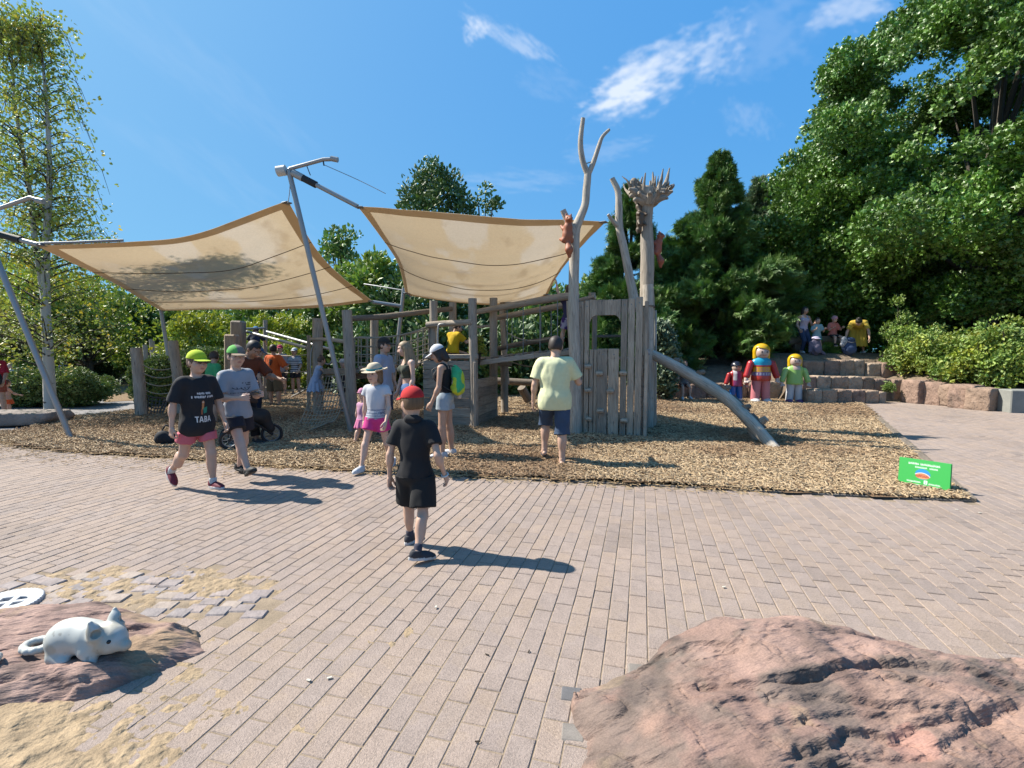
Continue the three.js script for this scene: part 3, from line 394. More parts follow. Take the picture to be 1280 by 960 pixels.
// --- the big maples on the bank ---
const mapleMat = leafMat(0.2, 0.4, 0.05, 0.45, 0.45);
broadleaf('maple_tree', 'huge dense maple with its crown over the bright shrubs', V(18, 1.2, -18.6), [...lobesIn(330, [[1.2, 5.2], [3, 7.8], [5.5, 7.9], [7.2, 7.5], [8.8, 6.7], [10.5, 6.0], [12.2, 4.6], [13.5, 3.2], [16, 1.6]], { seed: 4, r0: 0.45, r1: 1.25 })], cluster.maple, mapleMat, 290, { seed: 4, tone: 0.8, gap: 0.42, fill: 0.3, flat: 0.55, holes: 0.385 }, 0.3);
broadleaf('maple_tree', 'rounded maple between the pointed conifer and the huge maple', V(13.7, 1.2, -20.5), lobesIn(120, [[1.5, 2.6], [3.5, 3.6], [6, 3.3], [7.4, 2.3], [8.6, 1.2], [9.2, 0.4]], { seed: 8, r0: 0.4, r1: 1.05 }), cluster.mapleB, mapleMat, 250, { seed: 9, tone: 0.8, gap: 0.42, flat: 0.55 }, 0.28);
broadleaf('maple_tree', 'low shaded maple arching behind the people on the terrace', V(15.2, 1.2, -22.5), lobesIn(40, [[0.6, 3.6], [2, 4.2], [4, 3.8], [6, 2]], { seed: 12, r0: 0.9, r1: 1.4 }), cluster.mapleB, mapleMat, 200, { seed: 12, tone: 0.4 }, 0.25);
broadleaf('maple_tree', 'low shaded maple at the outer end of the bank', V(24, 1.2, -21), lobesIn(44, [[0.4, 3.8], [2, 5], [4, 5], [7, 3]], { seed: 15, r0: 1, r1: 1.5 }), cluster.mapleB, mapleMat, 180, { seed: 15, tone: 0.4 }, 0.25);
// --- conifers ---
function conifer(label, base, H, R, n, seed, mat) {
  const t = thing('conifer_tree', label, 'tree', base, 0, 'dark conifers behind the play tower'), r = rng(seed), m4 = new THREE.Matrix4(), q = new THREE.Quaternion(), q2 = new THREE.Quaternion(), e = new THREE.Euler(), col = new THREE.Color(), ms = [], cs = [];
  const boughs = []; for (let i = 0; i < 170; i++) { const h = Math.pow(r(), 0.85) * 0.99, a = r() * 6.283, w = R * Math.pow(1 - h, 1.12) * (0.5 + 0.75 * r()) + 0.05; boughs.push([a, h * H, w]); }
  while (ms.length < n) {
    const b = boughs[fl(Math.pow(r(), 0.8) * boughs.length) % boughs.length], f = 0.3 + 0.7 * Math.pow(r(), 0.4), a = b[0] + (r() - 0.5) * 0.8 * (1.1 - f) + (r() - 0.5) * 0.22, rad = b[2] * f * (0.92 + 0.16 * r()), y = b[1] + f * b[2] * 0.16 + (r() - 0.5) * 0.55 * (1 - b[1] / H * 0.5);
    if (y < 0.05 || r() > 0.25 + (1.6 * b[2]) / R) continue; const d = V(Math.cos(a), 0.35 + (r() - 0.5) * 0.7, Math.sin(a)).normalize(); q2.setFromUnitVectors(V(0, 1, 0), d); e.set((r() - 0.5) * 0.5, r() * 6.283, (r() - 0.5) * 0.5); q.setFromEuler(e).premultiply(q2); const s = (0.75 + r() * 0.75) * (1 - 0.45 * clamp(y / H) ** 2); m4.compose(V(Math.cos(a) * rad, y, Math.sin(a) * rad), q, V(s, s, s)); ms.push(m4.clone()); const k = 0.65 + 0.7 * r(), tip = f > 0.85 ? 1.3 : 1; cs.push([k * tip * (0.85 + 0.4 * r()), k * tip, k * (0.8 + 0.4 * r())]);
  }
  mesh('trunk', merged([limb([V(0, -0.3, 0), V(0, H * 0.97, 0)], [0.2, 0.012], { seg: 8, sides: 7, rough: 0.1 }), ...boughs.filter((_, i) => i % 3 === 0).map(([a, y, w]) => limb([V(0, y, 0), V(Math.cos(a) * w * 0.9, y + w * 0.2, Math.sin(a) * w * 0.9)], [0.022, 0.006], { seg: 2, sides: 4, caps: false }))]), bark, t);
  const o = new THREE.InstancedMesh(cluster.spray, mat, n); ms.forEach((m, i) => { o.setMatrixAt(i, m); o.setColorAt(i, col.setRGB(...cs[i])); }); o.name = 'crown'; o.userData.kind = 'stuff'; o.castShadow = o.receiveShadow = true; t.add(o); return t;
}
const fir = leafMat(0.11, 0.235, 0.045, 0.25, 0.55), firBlue = leafMat(0.16, 0.25, 0.13, 0.25, 0.55), firDark = leafMat(0.075, 0.165, 0.04, 0.25, 0.55);
conifer('tall pointed conifer with the highest spire behind the ramp log', V(7.9, 0.7, -19.0), 8.2, 3.3, 50000, 31, fir);
conifer('narrower pointed conifer half hidden by the root-topped post', V(4.4, 0.3, -18.2), 7.2, 2.3, 17000, 32, fir);
conifer('small bushy conifer low behind the ramp log', V(4.6, 0.3, -17.2), 3.1, 1.5, 7000, 33, firDark);
conifer('broad dark conifer overshadowing the resting people', V(9.8, 1.1, -20.4), 5.8, 2.8, 17000, 34, firDark);
conifer('grey-green conifer between the spire and the maples', V(10.9, 1.1, -22), 8.0, 2.6, 12000, 35, firBlue);
// --- birch at the edge of the bed ---
{
  const base = G(63, 517), t = thing('birch_tree', 'slender tall birch with white trunk beside the leaning steel pole', 'tree', base, 0, 'trees round the playground'), r = rng(41), tw = [], lobes = [];
  const at = (px, py) => { const p = P(px, py, -base.z); return p.sub(base); };
  const A = [V(0, -0.1, 0), at(60, 440), at(57, 380), at(58, 300), at(62, 220), at(58, 130), at(52, 60), at(50, 28)], B = [at(57, 385), at(44, 300), at(34, 220), at(20, 140), at(14, 60), at(10, 30)];
  mesh('trunk', limb(A, [0.13, 0.1, 0.09, 0.075, 0.055, 0.035, 0.02, 0.006], { seg: 5, sides: 10, rough: 0.05 }), birchBark, t); mesh('trunk', limb(B, [0.07, 0.055, 0.045, 0.03, 0.018, 0.006], { seg: 5, sides: 8, rough: 0.05, seed: 2 }), birchBark, t);
  const ca = new THREE.CatmullRomCurve3(A), cb = new THREE.CatmullRomCurve3(B);
  for (let i = 0; i < 260; i++) {
    const c = r() < 0.55 ? ca : cb, s = 0.1 + 0.89 * Math.pow(r(), 1.2), o = c.getPoint(s), a = r() * 6.283, hf = clamp((o.y - 1.5) / 7.5), L = Math.pow(1 - hf, 1.0) * 1.15 * (0.4 + 0.9 * r()) + 0.16 + 0.2 * r(), end = o.clone().add(V(Math.cos(a) * L, 0.25 * L + 0.12, Math.sin(a) * L)), tip = end.clone().add(V(Math.cos(a) * 0.25, -0.35 - r() * 0.5, Math.sin(a) * 0.25));
    tw.push(limb([o, o.clone().lerp(end, 0.5).add(V(0, 0.1, 0)), end, tip], [0.016, 0.011, 0.007, 0.003], { seg: 3, sides: 4, caps: false }));
    for (const k of [0.45, 0.75, 1]) { const p = o.clone().lerp(end, k); lobes.push([p.x, p.y, p.z, 0.2 + 0.12 * r()]); } const m = end.clone().lerp(tip, 0.6); lobes.push([m.x, m.y, m.z, 0.2]);
  }
  mesh('branches', merged(tw), bark, t); crown('crown', t, cluster.birch, leafMat(0.5, 0.62, 0.1, 0.6), lobes, 52, { seed: 42, tone: 0.7, gap: 0.2, fill: 0.6, hang: 0.9, tint: (k) => (k < 0.1 ? [1.7, 1.15, 0.7] : k < 0.3 ? [1.3, 1.1, 0.9] : [1, 1, 1]) });
}
// --- trees behind the sails and on the far side of the playground ---
const yellowTint = (k) => (k < 0.16 ? [1.5, 1.2, 0.8] : k < 0.4 ? [1.25, 1.1, 0.9] : [1, 1, 1]);
const greenA = leafMat(0.2, 0.36, 0.05, 0.45), greenB = leafMat(0.3, 0.47, 0.055, 0.52), greenD = leafMat(0.12, 0.235, 0.045, 0.35), yellowG = leafMat(0.46, 0.6, 0.06, 0.58), greenY = leafMat(0.36, 0.5, 0.055, 0.58);
const tree = (label, px, depth, yTop, wPx, yBot, n, geo, mat, per, opt = {}) => { const H = P(640, yTop, depth).y, h0 = Math.max(0.2, P(640, yBot, depth).y), R = (wPx / FPX) * depth / 2, b = P(px, 438, depth).setY(0); return broadleaf('broadleaf_tree', label, b, lobesIn(n, [[h0, R * 0.7], [lerp(h0, H, 0.35), R], [lerp(h0, H, 0.65), R * 0.85], [lerp(h0, H, 0.88), R * 0.5], [H - 0.4, R * 0.2]], { seed: opt.seed || px, r0: R * 0.22, r1: R * 0.38 }), geo, mat, per, { tone: 0.45, gap: 0.37, ...opt }, opt.tr || 0.16); };
tree('tall leafy tree rising above the sail of the log platform', 548, 27, 196, 100, 330, 34, cluster.tree, greenD, 75, { seed: 51, gap: 0.42, fill: 0.25 });
tree('smaller leafy crown beside the tall tree above the platform sail', 606, 27.5, 226, 48, 330, 14, cluster.tree, greenD, 80, { seed: 52, gap: 0.4 });
tree('light green tree seen in the gap between the two sails', 428, 23, 278, 78, 440, 34, cluster.tree, greenA, 85, { seed: 53 });
tree('fresh green tree close behind the corner strut of the bleached sail', 462, 20, 318, 110, 452, 38, cluster.tree, greenB, 85, { seed: 54 });
tree('leafy tree shading the rope bridge from behind', 520, 19, 335, 130, 470, 40, cluster.tree, greenD, 85, { seed: 55 });
tree('leafy tree behind the log platform posts', 600, 20, 345, 120, 470, 40, cluster.tree, greenD, 85, { seed: 56 });
tree('leafy tree behind the hanging bridge', 675, 19, 352, 120, 470, 40, cluster.tree, greenA, 85, { seed: 57 });
tree('light green tree peeking out past the tower fork', 742, 21, 330, 70, 470, 26, cluster.tree, greenB, 85, { seed: 58 });
tree('bright green tree behind the birch trunk', 20, 19, 322, 150, 452, 46, cluster.willow, yellowG, 40, { seed: 59, gap: 0.46, tint: yellowTint });
tree('bright green tree below the edge of the bleached sail', 108, 21, 340, 150, 446, 46, cluster.willow, yellowG, 40, { seed: 60, gap: 0.46 });
tree('dark tree at the end of the pale path', 172, 25, 372, 110, 462, 34, cluster.tree, greenA, 70, { seed: 61 });
tree('dark tree beyond the clipped hedges', 100, 29, 372, 160, 458, 34, cluster.tree, greenD, 70, { seed: 62 });
tree('leafy tree behind the slide rails', 350, 24, 368, 130, 460, 36, cluster.tree, greenA, 80, { seed: 63 });
tree('leafy tree behind the wide slab post', 262, 26, 378, 120, 460, 34, cluster.tree, greenA, 80, { seed: 64 });
tree('leafy tree past the thick netted post', 408, 21, 372, 90, 462, 30, cluster.tree, greenA, 80, { seed: 65 });
tree('leafy tree far past the birch', -40, 24, 330, 140, 452, 34, cluster.tree, greenA, 75, { seed: 66 });
tree('dark leafy tree filling the gap behind the bridge deck', 560, 17, 398, 110, 488, 34, cluster.tree, greenD, 90, { seed: 67 });
tree('dark leafy tree low behind the bridge posts', 655, 16.5, 400, 100, 488, 34, cluster.tree, greenD, 90, { seed: 68 });
tree('dark leafy tree low behind the rope net', 470, 17.5, 405, 100, 484, 34, cluster.tree, greenD, 90, { seed: 69 });
// --- bushes ---
function bush(name, label, category, group, base, lobes, geo, mat, per, opt = {}) { const t = thing(name, label, category, base, 0, group), r = rng(opt.seed || 3); (o => { o.userData.kind = 'stuff'; })(mesh('stems', merged(lobes.slice(0, 14).map(([x, y, z], i) => limb([V(x * 0.15, -0.1, z * 0.15), V(x * 0.6, y * 0.5, z * 0.6), V(x, y, z)], [0.025, 0.016, 0.006], { seg: 2, sides: 5, caps: false }))), bark, t)); crown('foliage', t, geo, mat, lobes, per, { tone: 0.5, gap: 0.3, ...opt }); return t; }
{
  const gA = 'feathery yellow-green bushes under the sails', fea = (n, R, H, s) => lobesIn(n, [[0.15, R * 0.8], [H * 0.5, R], [H * 0.85, R * 0.7], [H, R * 0.3]], { seed: s, r0: 0.22, r1: 0.45 });
  bush('feathery_bush', 'feathery yellow-green bush behind the lime-capped teenager', 'bush', gA, P(255, 438, 17).setY(0), fea(60, 1.4, 2.75, 71), cluster.bush, yellowG, 300, { seed: 71, tint: yellowTint, gap: 0.4 });
  bush('feathery_bush', 'feathery yellow-green bush behind the silver slide rails', 'bush', gA, P(350, 438, 19).setY(0), fea(60, 1.8, 2.75, 72), cluster.bush, yellowG, 280, { seed: 72, tint: yellowTint, gap: 0.4 });
  const gB = 'bright shrubs on the terrace', spots = [[1142, 14.9, 0.75, 1.0], [1166, 14.2, 0.8, 0.85], [1196, 13.6, 0.85, 0.95], [1228, 13.0, 0.85, 1.05], [1262, 12.6, 0.85, 1.2], [1298, 12.4, 1, 1.3]], texts = ['small light green shrub at the end nearest the resting people', 'low light green shrub above the tallest reddish stones', 'yellow-green leafy shrub above the long wedge stone', 'yellow-green leafy shrub beside the concrete block', 'largest yellow-green shrub behind the concrete block', 'yellow-green shrub beyond the concrete block'];
  spots.forEach(([px, d, R, H], i) => { const b = P(px, 438, d); b.y = terraceH(b.x, b.z); const rs = rng(300 + i), tips = Array.from({ length: 26 }, () => { const a = rs() * 6.283, q = Math.sqrt(rs()) * R; return [Math.cos(a) * q, H * (0.8 + 0.55 * rs()), Math.sin(a) * q, 0.05 + 0.07 * rs()]; }); bush('leafy_shrub', texts[i], 'shrub', gB, b, tips.concat(lobesIn(60, [[0.1, R], [H * 0.45, R * 0.95], [H * 0.8, R * 0.75], [H * 1.15, R * 0.5]], { seed: 80 + i, r0: 0.07, r1: 0.24 })), cluster.bush, i % 2 ? leafMat(0.4, 0.56, 0.07, 0.5) : leafMat(0.3, 0.5, 0.08, 0.5), 560, { seed: 80 + i, size: 0.8, tint: yellowTint }); });
  bush('leafy_shrub', 'thin tall weeds at the edge of the terrace shade', 'shrub', gB, (() => { const b = P(1122, 438, 15.6); b.y = terraceH(b.x, b.z); return b; })(), lobesIn(12, [[0.2, 0.5], [1.4, 0.4], [1.9, 0.2]], { seed: 91, r0: 0.1, r1: 0.18 }), cluster.bush, greenB, 500, { seed: 91, size: 0.7 });
  bush('leafy_shrub', 'grey-green shrub beside the ramp end of the tower', 'shrub', null, P(826, 438, 14.4).setY(0), lobesIn(30, [[0.3, 0.35], [1.2, 0.5], [1.9, 0.4], [2.2, 0.2]], { seed: 92, r0: 0.18, r1: 0.32 }), cluster.bush, leafMat(0.16, 0.25, 0.12, 0.35), 520, { seed: 92 });
  bush('leafy_weed', 'small leafy weed sprouting beside the platform post', 'weed', null, P(598, 449, 9.6), lobesIn(8, [[0.05, 0.1], [0.3, 0.12], [0.55, 0.05]], { seed: 93, r0: 0.05, r1: 0.08 }), cluster.hedge, yellowG, 2600, { seed: 93 });
  bush('leafy_weed', 'little green tuft growing between the terrace steps', 'weed', null, P(1110, 487, 14.1), lobesIn(5, [[0.02, 0.12], [0.1, 0.1], [0.16, 0.05]], { seed: 94, r0: 0.06, r1: 0.1 }), cluster.hedge, greenB, 2200, { seed: 94 });
}
// --- clipped hedges: a dense rounded body of small leaves ---
function hedge(label, ring, seed, mat, mat2) {   // ring: [px, depth, half width, half depth, height]
  const [px, d, w, dp, H] = ring, b = P(px, 438, d).setY(0), t = thing('clipped_hedge', label, 'hedge', b, 0, 'clipped hedges beyond the path'), r = rng(seed), lobes = [];
  const n = Math.round(26 * Math.max(1, w)); for (let i = 0; i < n; i++) { const u = (r() * 2 - 1), v = r() * 2 - 1, f = 1 - 0.35 * u * u - 0.25 * v * v, lr = 0.24 + r() * 0.14; lobes.push([u * (w - lr * 0.7), (0.12 + 0.88 * Math.sqrt(r())) * (H * f - lr * 0.8) , v * (dp - lr * 0.7), lr]); }
  for (let i = 0; i < n; i++) { const u = ((i + 0.5) / n) * 2 - 1, f = 1 - 0.35 * u * u; lobes.push([u * (w - 0.2), H * f - 0.26 + (r() - 0.5) * 0.06, (r() * 2 - 1) * dp * 0.6, 0.3], [u * (w - 0.2), 0.3 + r() * H * 0.5, dp - 0.28, 0.3]); }
  mesh('stems', merged(lobes.slice(0, 10).map(([x, y, z]) => limb([V(x * 0.7, -0.05, z * 0.7), V(x, y, z)], [0.03, 0.012], { seg: 2, sides: 5, caps: false }))), bark, t).userData.kind = 'stuff';
  crown('foliage', t, cluster.hedge, mat, lobes, 900, { seed, tone: 0.5, gap: 0.1, fill: 0.4, size: 1.35 });
}
const boxG = leafMat(0.19, 0.29, 0.06, 0.35), boxY = leafMat(0.38, 0.5, 0.05, 0.4), boxD = leafMat(0.07, 0.13, 0.035, 0.25);
hedge('low wide clipped hedge right behind the birch trunk', [62, 13.6, 1.55, 0.75, 0.92], 101, boxG);
hedge('yellowish clipped hedge past the low wide one', [18, 18.5, 1.35, 0.8, 1.15], 102, boxY);
hedge('grey-green clipped hedge far beyond the yellowish one', [20, 25, 1.7, 0.9, 1.5], 103, boxG);
hedge('dark clipped hedge beside the seat of the person in blue', [96, 22, 1.25, 0.8, 1.55], 104, boxD);
hedge('rounded clipped bush behind the climbing net of the outer posts', [206, 13.2, 0.62, 0.6, 1.35], 105, boxG);
hedge('large clipped bush behind the two teenagers', [262, 15.2, 1.35, 0.8, 1.55], 106, boxG);
hedge('dark clipped hedge at the back of the pale path', [150, 27, 1.9, 0.8, 1.3], 107, boxD);

// ---------- the timber playground ----------
const from = (base) => (px, py, d) => P(px, py, d).sub(base);
function beamGeo(a, b, w, t, seed = 0) { const d = b.clone().sub(a), L = d.length(), g = cbox(L, w, t, Math.min(w, t) * 0.14, seed * 0.37, seed * 0.61), m = new THREE.Matrix4(), X = d.normalize(), Z = X.clone().cross(V(0, 1, 0)); if (Z.lengthSq() < 0.001) Z.set(0, 0, 1); Z.normalize(); m.makeBasis(X, Z.clone().cross(X), Z).setPosition(a.clone().lerp(b, 0.5)); return g.applyMatrix4(m); }
const beam = (parent, name, a, b, w, t, mat, seed = 0) => mesh(name, beamGeo(a, b, w, t, seed), mat, parent);
let logSeed = 1;
const log = (parent, name, pts, radii, mat = M.log, opt = {}) => mesh(name, limb(pts, radii, { sides: 12, rough: 0.06, seed: logSeed++, ...opt }), mat, parent);
const ropeG = (pts, r = 0.011) => limb(pts, r, { seg: 4, sides: 5, caps: false });
const sagged = (a, b, s, n = 4) => Array.from({ length: n + 1 }, (_, i) => { const t = i / n, p = a.clone().lerp(b, t); p.y -= s * 4 * t * (1 - t); return p; });
// --- the climbing tower ---
const towerBase = G(760, 546);
{
  const O = G(722, 543), E = G(801, 548), U = E.clone().sub(O).normalize(), Wd = E.distanceTo(O), Nn = U.clone().cross(V(0, 1, 0)).negate(), yaw = Math.atan2(-U.z, U.x), inn = Nn.clone().multiplyScalar(Nn.z > 0 ? -1 : 1), D = 1.15;
  const t = thing('play_tower', 'weathered plank play tower with an arched window and climbing holds', 'play tower', towerBase), at = (u, h, n) => O.clone().addScaledVector(U, u).addScaledVector(inn, n).setY(h).sub(towerBase), uOf = (px) => ((px - 722) / 79) * Wd, hOf = (py) => ((545.5 - py) / FPX) * 8.45, r = rng(7);
  const pm = [M.plank, M.plankB, M.plankC], boltGeo = new THREE.CylinderGeometry(0.012, 0.013, 0.009, 8).rotateX(Math.PI / 2);
  const plank = (name, x0, x1, y0, y1, n = 0, th = 0.04) => { const w = uOf(x1) - uOf(x0) - 0.016, h0 = hOf(y1), h1 = hOf(y0), g = cbox(w, h1 - h0, th, 0.005, r() * 5, r() * 5); const o = mesh(name, g, pm[fl(r() * 3)], t); o.position.copy(at(uOf((x0 + x1) / 2), (h0 + h1) / 2, n)); o.rotation.y = yaw + (r() - 0.5) * 0.03; o.rotation.z = (r() - 0.5) * 0.006; if (w > 0.07) for (const e of [1, -1]) { const b = mesh('bolt', boltGeo, M.steelDull, o); b.position.set((r() - 0.5) * 0.02, e * ((h1 - h0) / 2 - 0.1), th / 2 + 0.003); } return o; };
  plank('plank', 721.5, 729, 377, 545.5); plank('plank', 729, 736, 376, 546); plank('plank', 736, 742, 437, 545); plank('plank', 741.5, 747, 437, 545.5);
  plank('plank', 746, 760, 436, 546, -0.03); plank('plank', 760, 774, 436, 547, -0.03); plank('plank', 774.5, 783, 376, 546.5); plank('plank', 783, 792, 375.5, 547); plank('plank', 792, 801, 374, 548);
  // the head over the window, cut to an arch
  { const x0 = uOf(736), x1 = uOf(774.5), s = new THREE.Shape(), y0 = hOf(396), y1 = hOf(376), c = 0.085; s.moveTo(x0, y1); s.lineTo(x0, y0 - 0.16); s.lineTo(x0 + 0.015, y0 - 0.16); s.quadraticCurveTo(x0 + 0.02, y0, x0 + c + 0.03, y0 + 0.01); s.lineTo(x1 - c, y0 + 0.03); s.quadraticCurveTo(x1 - 0.02, y0 + 0.02, x1 - 0.012, y0 - 0.14); s.lineTo(x1, y0 - 0.14); s.lineTo(x1, y1);
    const cuts = [736, 746, 755, 765, 774.5].map(uOf); for (let i = 0; i < 4; i++) { const a = cuts[i] + 0.003, b = cuts[i + 1] - 0.003, sh = new THREE.Shape(), pts = s.getPoints(10).filter((p) => p.x > a - 0.001 && p.x < b + 0.001), low = (x) => { const k = clamp(Math.min(x - x0, x1 - x) / 0.12); return y0 - 0.15 * (1 - Math.sqrt(1 - (1 - k) * (1 - k))) + 0.02; }; sh.moveTo(a, y1 + (hash(i, 2, 2) - 0.5) * 0.02); for (let q = 0; q <= 6; q++) { const x = lerp(a, b, q / 6); sh.lineTo(x, low(x)); } sh.lineTo(b, y1); const g = new THREE.ExtrudeGeometry(sh, { depth: 0.036, bevelEnabled: true, bevelSize: 0.003, bevelThickness: 0.003, bevelSegments: 1 }), uv = g.attributes.uv, p = g.attributes.position; for (let q = 0; q < p.count; q++) uv.setXY(q, p.getY(q) + i, p.getX(q) + i * 0.3); const o = mesh('plank', g, pm[i % 3], t); o.position.copy(at(0, 0, 0.018)); o.rotation.y = yaw; } }
  // climbing holds
  for (const [x, y] of [[735.5, 458], [750, 466.5], [779, 465.5], [736, 488], [764, 488], [752, 513], [737, 524], [781, 524]]) { const o = mesh('climbing_hold', cbox(0.125, 0.065, 0.09, 0.018, r(), r()), M.plankC, t), dn = x > 745 && x < 775 ? -0.085 : -0.055; o.position.copy(at(uOf(x), hOf(y), dn)); o.rotation.set(0.25, yaw, (r() - 0.5) * 0.3); const b = mesh('bolt', new THREE.CylinderGeometry(0.011, 0.011, 0.01, 8).rotateX(Math.PI / 2), M.steelDull, o); b.position.z = 0.04; }
  // side walls of lying boards, floor, back rail
  for (let i = 0; i < 8; i++) { const h = 0.09 + i * 0.178; beam(t, 'side_board', at(Wd + 0.0, h, 0.03), at(Wd + 0.02 * (r() - 0.5), h, D), 0.172, 0.035, pm[fl(r() * 3)], i); if (i < 7) beam(t, 'side_board', at(0.01, h, 0.04), at(0.01, h, D), 0.172, 0.035, pm[fl(r() * 3)], i + 9); }
  { const s = new THREE.Shape(); s.moveTo(0, 1.2); s.lineTo(0, 2.32); s.lineTo(0.16, 2.32); s.bezierCurveTo(0.1, 2.1, 0.14, 1.95, 0.24, 1.8); s.bezierCurveTo(0.34, 1.65, 0.28, 1.55, 0.2, 1.44); s.lineTo(0.18, 1.2); const g = new THREE.ExtrudeGeometry(s, { depth: 0.04, bevelEnabled: true, bevelSize: 0.006, bevelThickness: 0.006, bevelSegments: 1, curveSegments: 8 }); const uv = g.attributes.uv, p = g.attributes.position; for (let q = 0; q < p.count; q++) uv.setXY(q, p.getY(q), p.getX(q)); const o = mesh('wavy_board', g, M.plankB, t); o.position.copy(at(Wd + 0.03, 0, 0.02)); o.rotation.y = yaw + Math.PI / 2; }
  { const s = new THREE.Shape(); s.moveTo(-0.02, 0); s.lineTo(-0.02, 1.5); s.lineTo(0.13, 1.5); s.bezierCurveTo(0.16, 1.2, 0.04, 1.0, 0.07, 0.7); s.bezierCurveTo(0.1, 0.4, 0.02, 0.2, 0.1, 0); const g = new THREE.ExtrudeGeometry(s, { depth: 0.04, bevelEnabled: true, bevelSize: 0.006, bevelThickness: 0.006, bevelSegments: 1, curveSegments: 8 }); const uv = g.attributes.uv, p = g.attributes.position; for (let q = 0; q < p.count; q++) uv.setXY(q, p.getY(q), p.getX(q)); const o = mesh('wavy_board', g, M.plankC, t); o.position.copy(at(Wd + 0.045, 0, 0.01)); o.rotation.y = yaw + Math.PI / 2; }
  for (let i = 0; i < 6; i++) beam(t, 'floor_board', at(0.03, 1.36, 0.1 + i * 0.19), at(Wd - 0.03, 1.36, 0.1 + i * 0.19), 0.03, 0.17, pm[i % 3], i + 30);
  beam(t, 'back_rail', at(0, 1.78, D), at(Wd, 1.78, D), 0.05, 0.04, M.plankDark, 3); beam(t, 'back_rail', at(0, 2.28, D), at(Wd, 2.28, D), 0.09, 0.04, M.plankB, 4);
  beam(t, 'inner_wall', at(0.03, 2.05, 0.06), at(0.03, 2.05, 0.55), 0.62, 0.03, M.plankB, 5);
  beam(t, 'inner_post', at(0.05, 0, D), at(0.05, 2.3, D), 0.09, 0.09, M.plankB, 6); beam(t, 'inner_post', at(Wd - 0.02, 0, D), at(Wd - 0.02, 2.35, D), 0.1, 0.1, M.plankB, 7);
  { const o = mesh('steel_bracket', cbox(0.06, 0.1, 0.05, 0.006), M.steelDull, t); o.position.copy(at(Wd + 0.09, 1.47, 0.06)); const p = mesh('bracket_bolt', new THREE.CylinderGeometry(0.016, 0.016, 0.03, 10).rotateX(Math.PI / 2), M.steel, o); p.position.z = 0.03; }
  // dead trunks standing at its corners
  const L = from(towerBase);
  const fork = log(t, 'forked_trunk', [L(719, 546, 8.52), L(719, 460, 8.52), L(717, 379, 8.5), L(718, 320, 8.5), L(719, 288, 8.5), L(724.5, 273.5, 8.5), L(731, 257, 8.5), L(733, 238, 8.5), L(735, 215, 8.5)], [0.125, 0.1, 0.09, 0.088, 0.085, 0.075, 0.068, 0.064, 0.06], M.logPale, { seg: 5 });
  log(fork, 'branch', [L(735, 219, 8.5), L(728, 200, 8.48), L(725.5, 179, 8.45), L(728.7, 147.6, 8.42)], [0.055, 0.05, 0.046, 0.036], M.logPale); log(fork, 'branch', [L(735, 219, 8.5), L(741, 205, 8.5), L(748, 184, 8.52), L(753, 171, 8.55), L(761.5, 162, 8.6)], [0.05, 0.042, 0.036, 0.03, 0.024], M.logPale);
  log(fork, 'branch', [L(719, 296, 8.5), L(711, 279, 8.45), L(703.5, 262.5, 8.42)], [0.075, 0.062, 0.05], M.logPale); log(fork, 'twig', [L(731, 205, 8.5), L(740, 202, 8.5)], 0.008, M.logDark);
  const lean = log(t, 'leaning_trunk', [L(794, 385, 8.75), L(792, 371, 8.75), L(787, 347, 8.75), L(779, 306, 8.75), L(774, 282, 8.75), L(773.5, 257, 8.75), L(772, 238, 8.75), L(765, 223, 8.75)], [0.1, 0.085, 0.075, 0.07, 0.068, 0.062, 0.055, 0.045], M.logPale, { seg: 5 });
  log(lean, 'branch', [L(776, 286, 8.75), L(766, 276, 8.7), L(760, 268, 8.66)], [0.05, 0.036, 0.025], M.logPale); log(lean, 'twig', [L(763, 272, 8.7), L(771, 265, 8.75)], [0.008, 0.004], M.steelDull);
  const C0 = 9.45, tall = log(t, 'root_topped_trunk', [L(809, 534, C0), L(809, 440, C0), L(809, 373, C0), L(808.6, 292, C0), L(807.5, 262, C0), L(809, 244, C0), L(811, 236, C0)], [0.17, 0.14, 0.13, 0.12, 0.135, 0.2, 0.17], M.log, { seg: 5, sides: 14, rough: 0.12 });
  const rt = rng(77), rootTips = [[789.6, 226, -0.1], [786, 236, -0.2], [787, 246, -0.15], [807, 216, -0.2], [803, 221, 0.1], [813, 226, 0.1], [819.4, 220, 0.1], [825, 227, -0.2], [829, 211, 0], [837, 210, 0.05], [833, 223, 0.2], [841, 239, -0.1], [835, 248, -0.2], [797, 224, 0.2], [793, 231, 0.1], [840, 231, 0.15], [792, 251, -0.25], [816, 215, 0.15], [822, 236, -0.3], [830, 240, -0.3], [800, 240, -0.32], [812, 240, -0.34]];
  rootTips.forEach(([x, y, dz], i) => { const a = L(lerp(809, x, 0.25), 252 + (rt() - 0.5) * 8, C0 + dz * 0.4), b = L(x, y, C0 + dz), m = a.clone().lerp(b, 0.55).add(V((x > 809 ? 1 : -1) * 0.05 + (rt() - 0.5) * 0.07, (y < 232 ? -0.06 : 0.04), (rt() - 0.5) * 0.07)); log(tall, 'root', [a, m, b], [0.075, 0.035 + rt() * 0.02, y < 225 ? 0.01 : 0.02], M.log, { sides: 8, rough: 0.3 }); });
  for (let i = 0; i < 22; i++) { const k = rt(), x = 787 + k * 54, y0 = 246 - rt() * 14, a = L(x, y0, C0 + (rt() - 0.5) * 0.3), b = L(x + (k - 0.5) * 16 + (rt() - 0.5) * 8, y0 - 2 - rt() * rt() * 20, C0 + (rt() - 0.5) * 0.4); log(tall, 'root', [a, a.clone().lerp(b, 0.5).add(V((rt() - 0.5) * 0.06, 0, (rt() - 0.5) * 0.06)), b], [0.028 + 0.02 * rt(), 0.018, 0.005], rt() < 0.5 ? M.log : M.logDark, { sides: 6, rough: 0.25 }); }
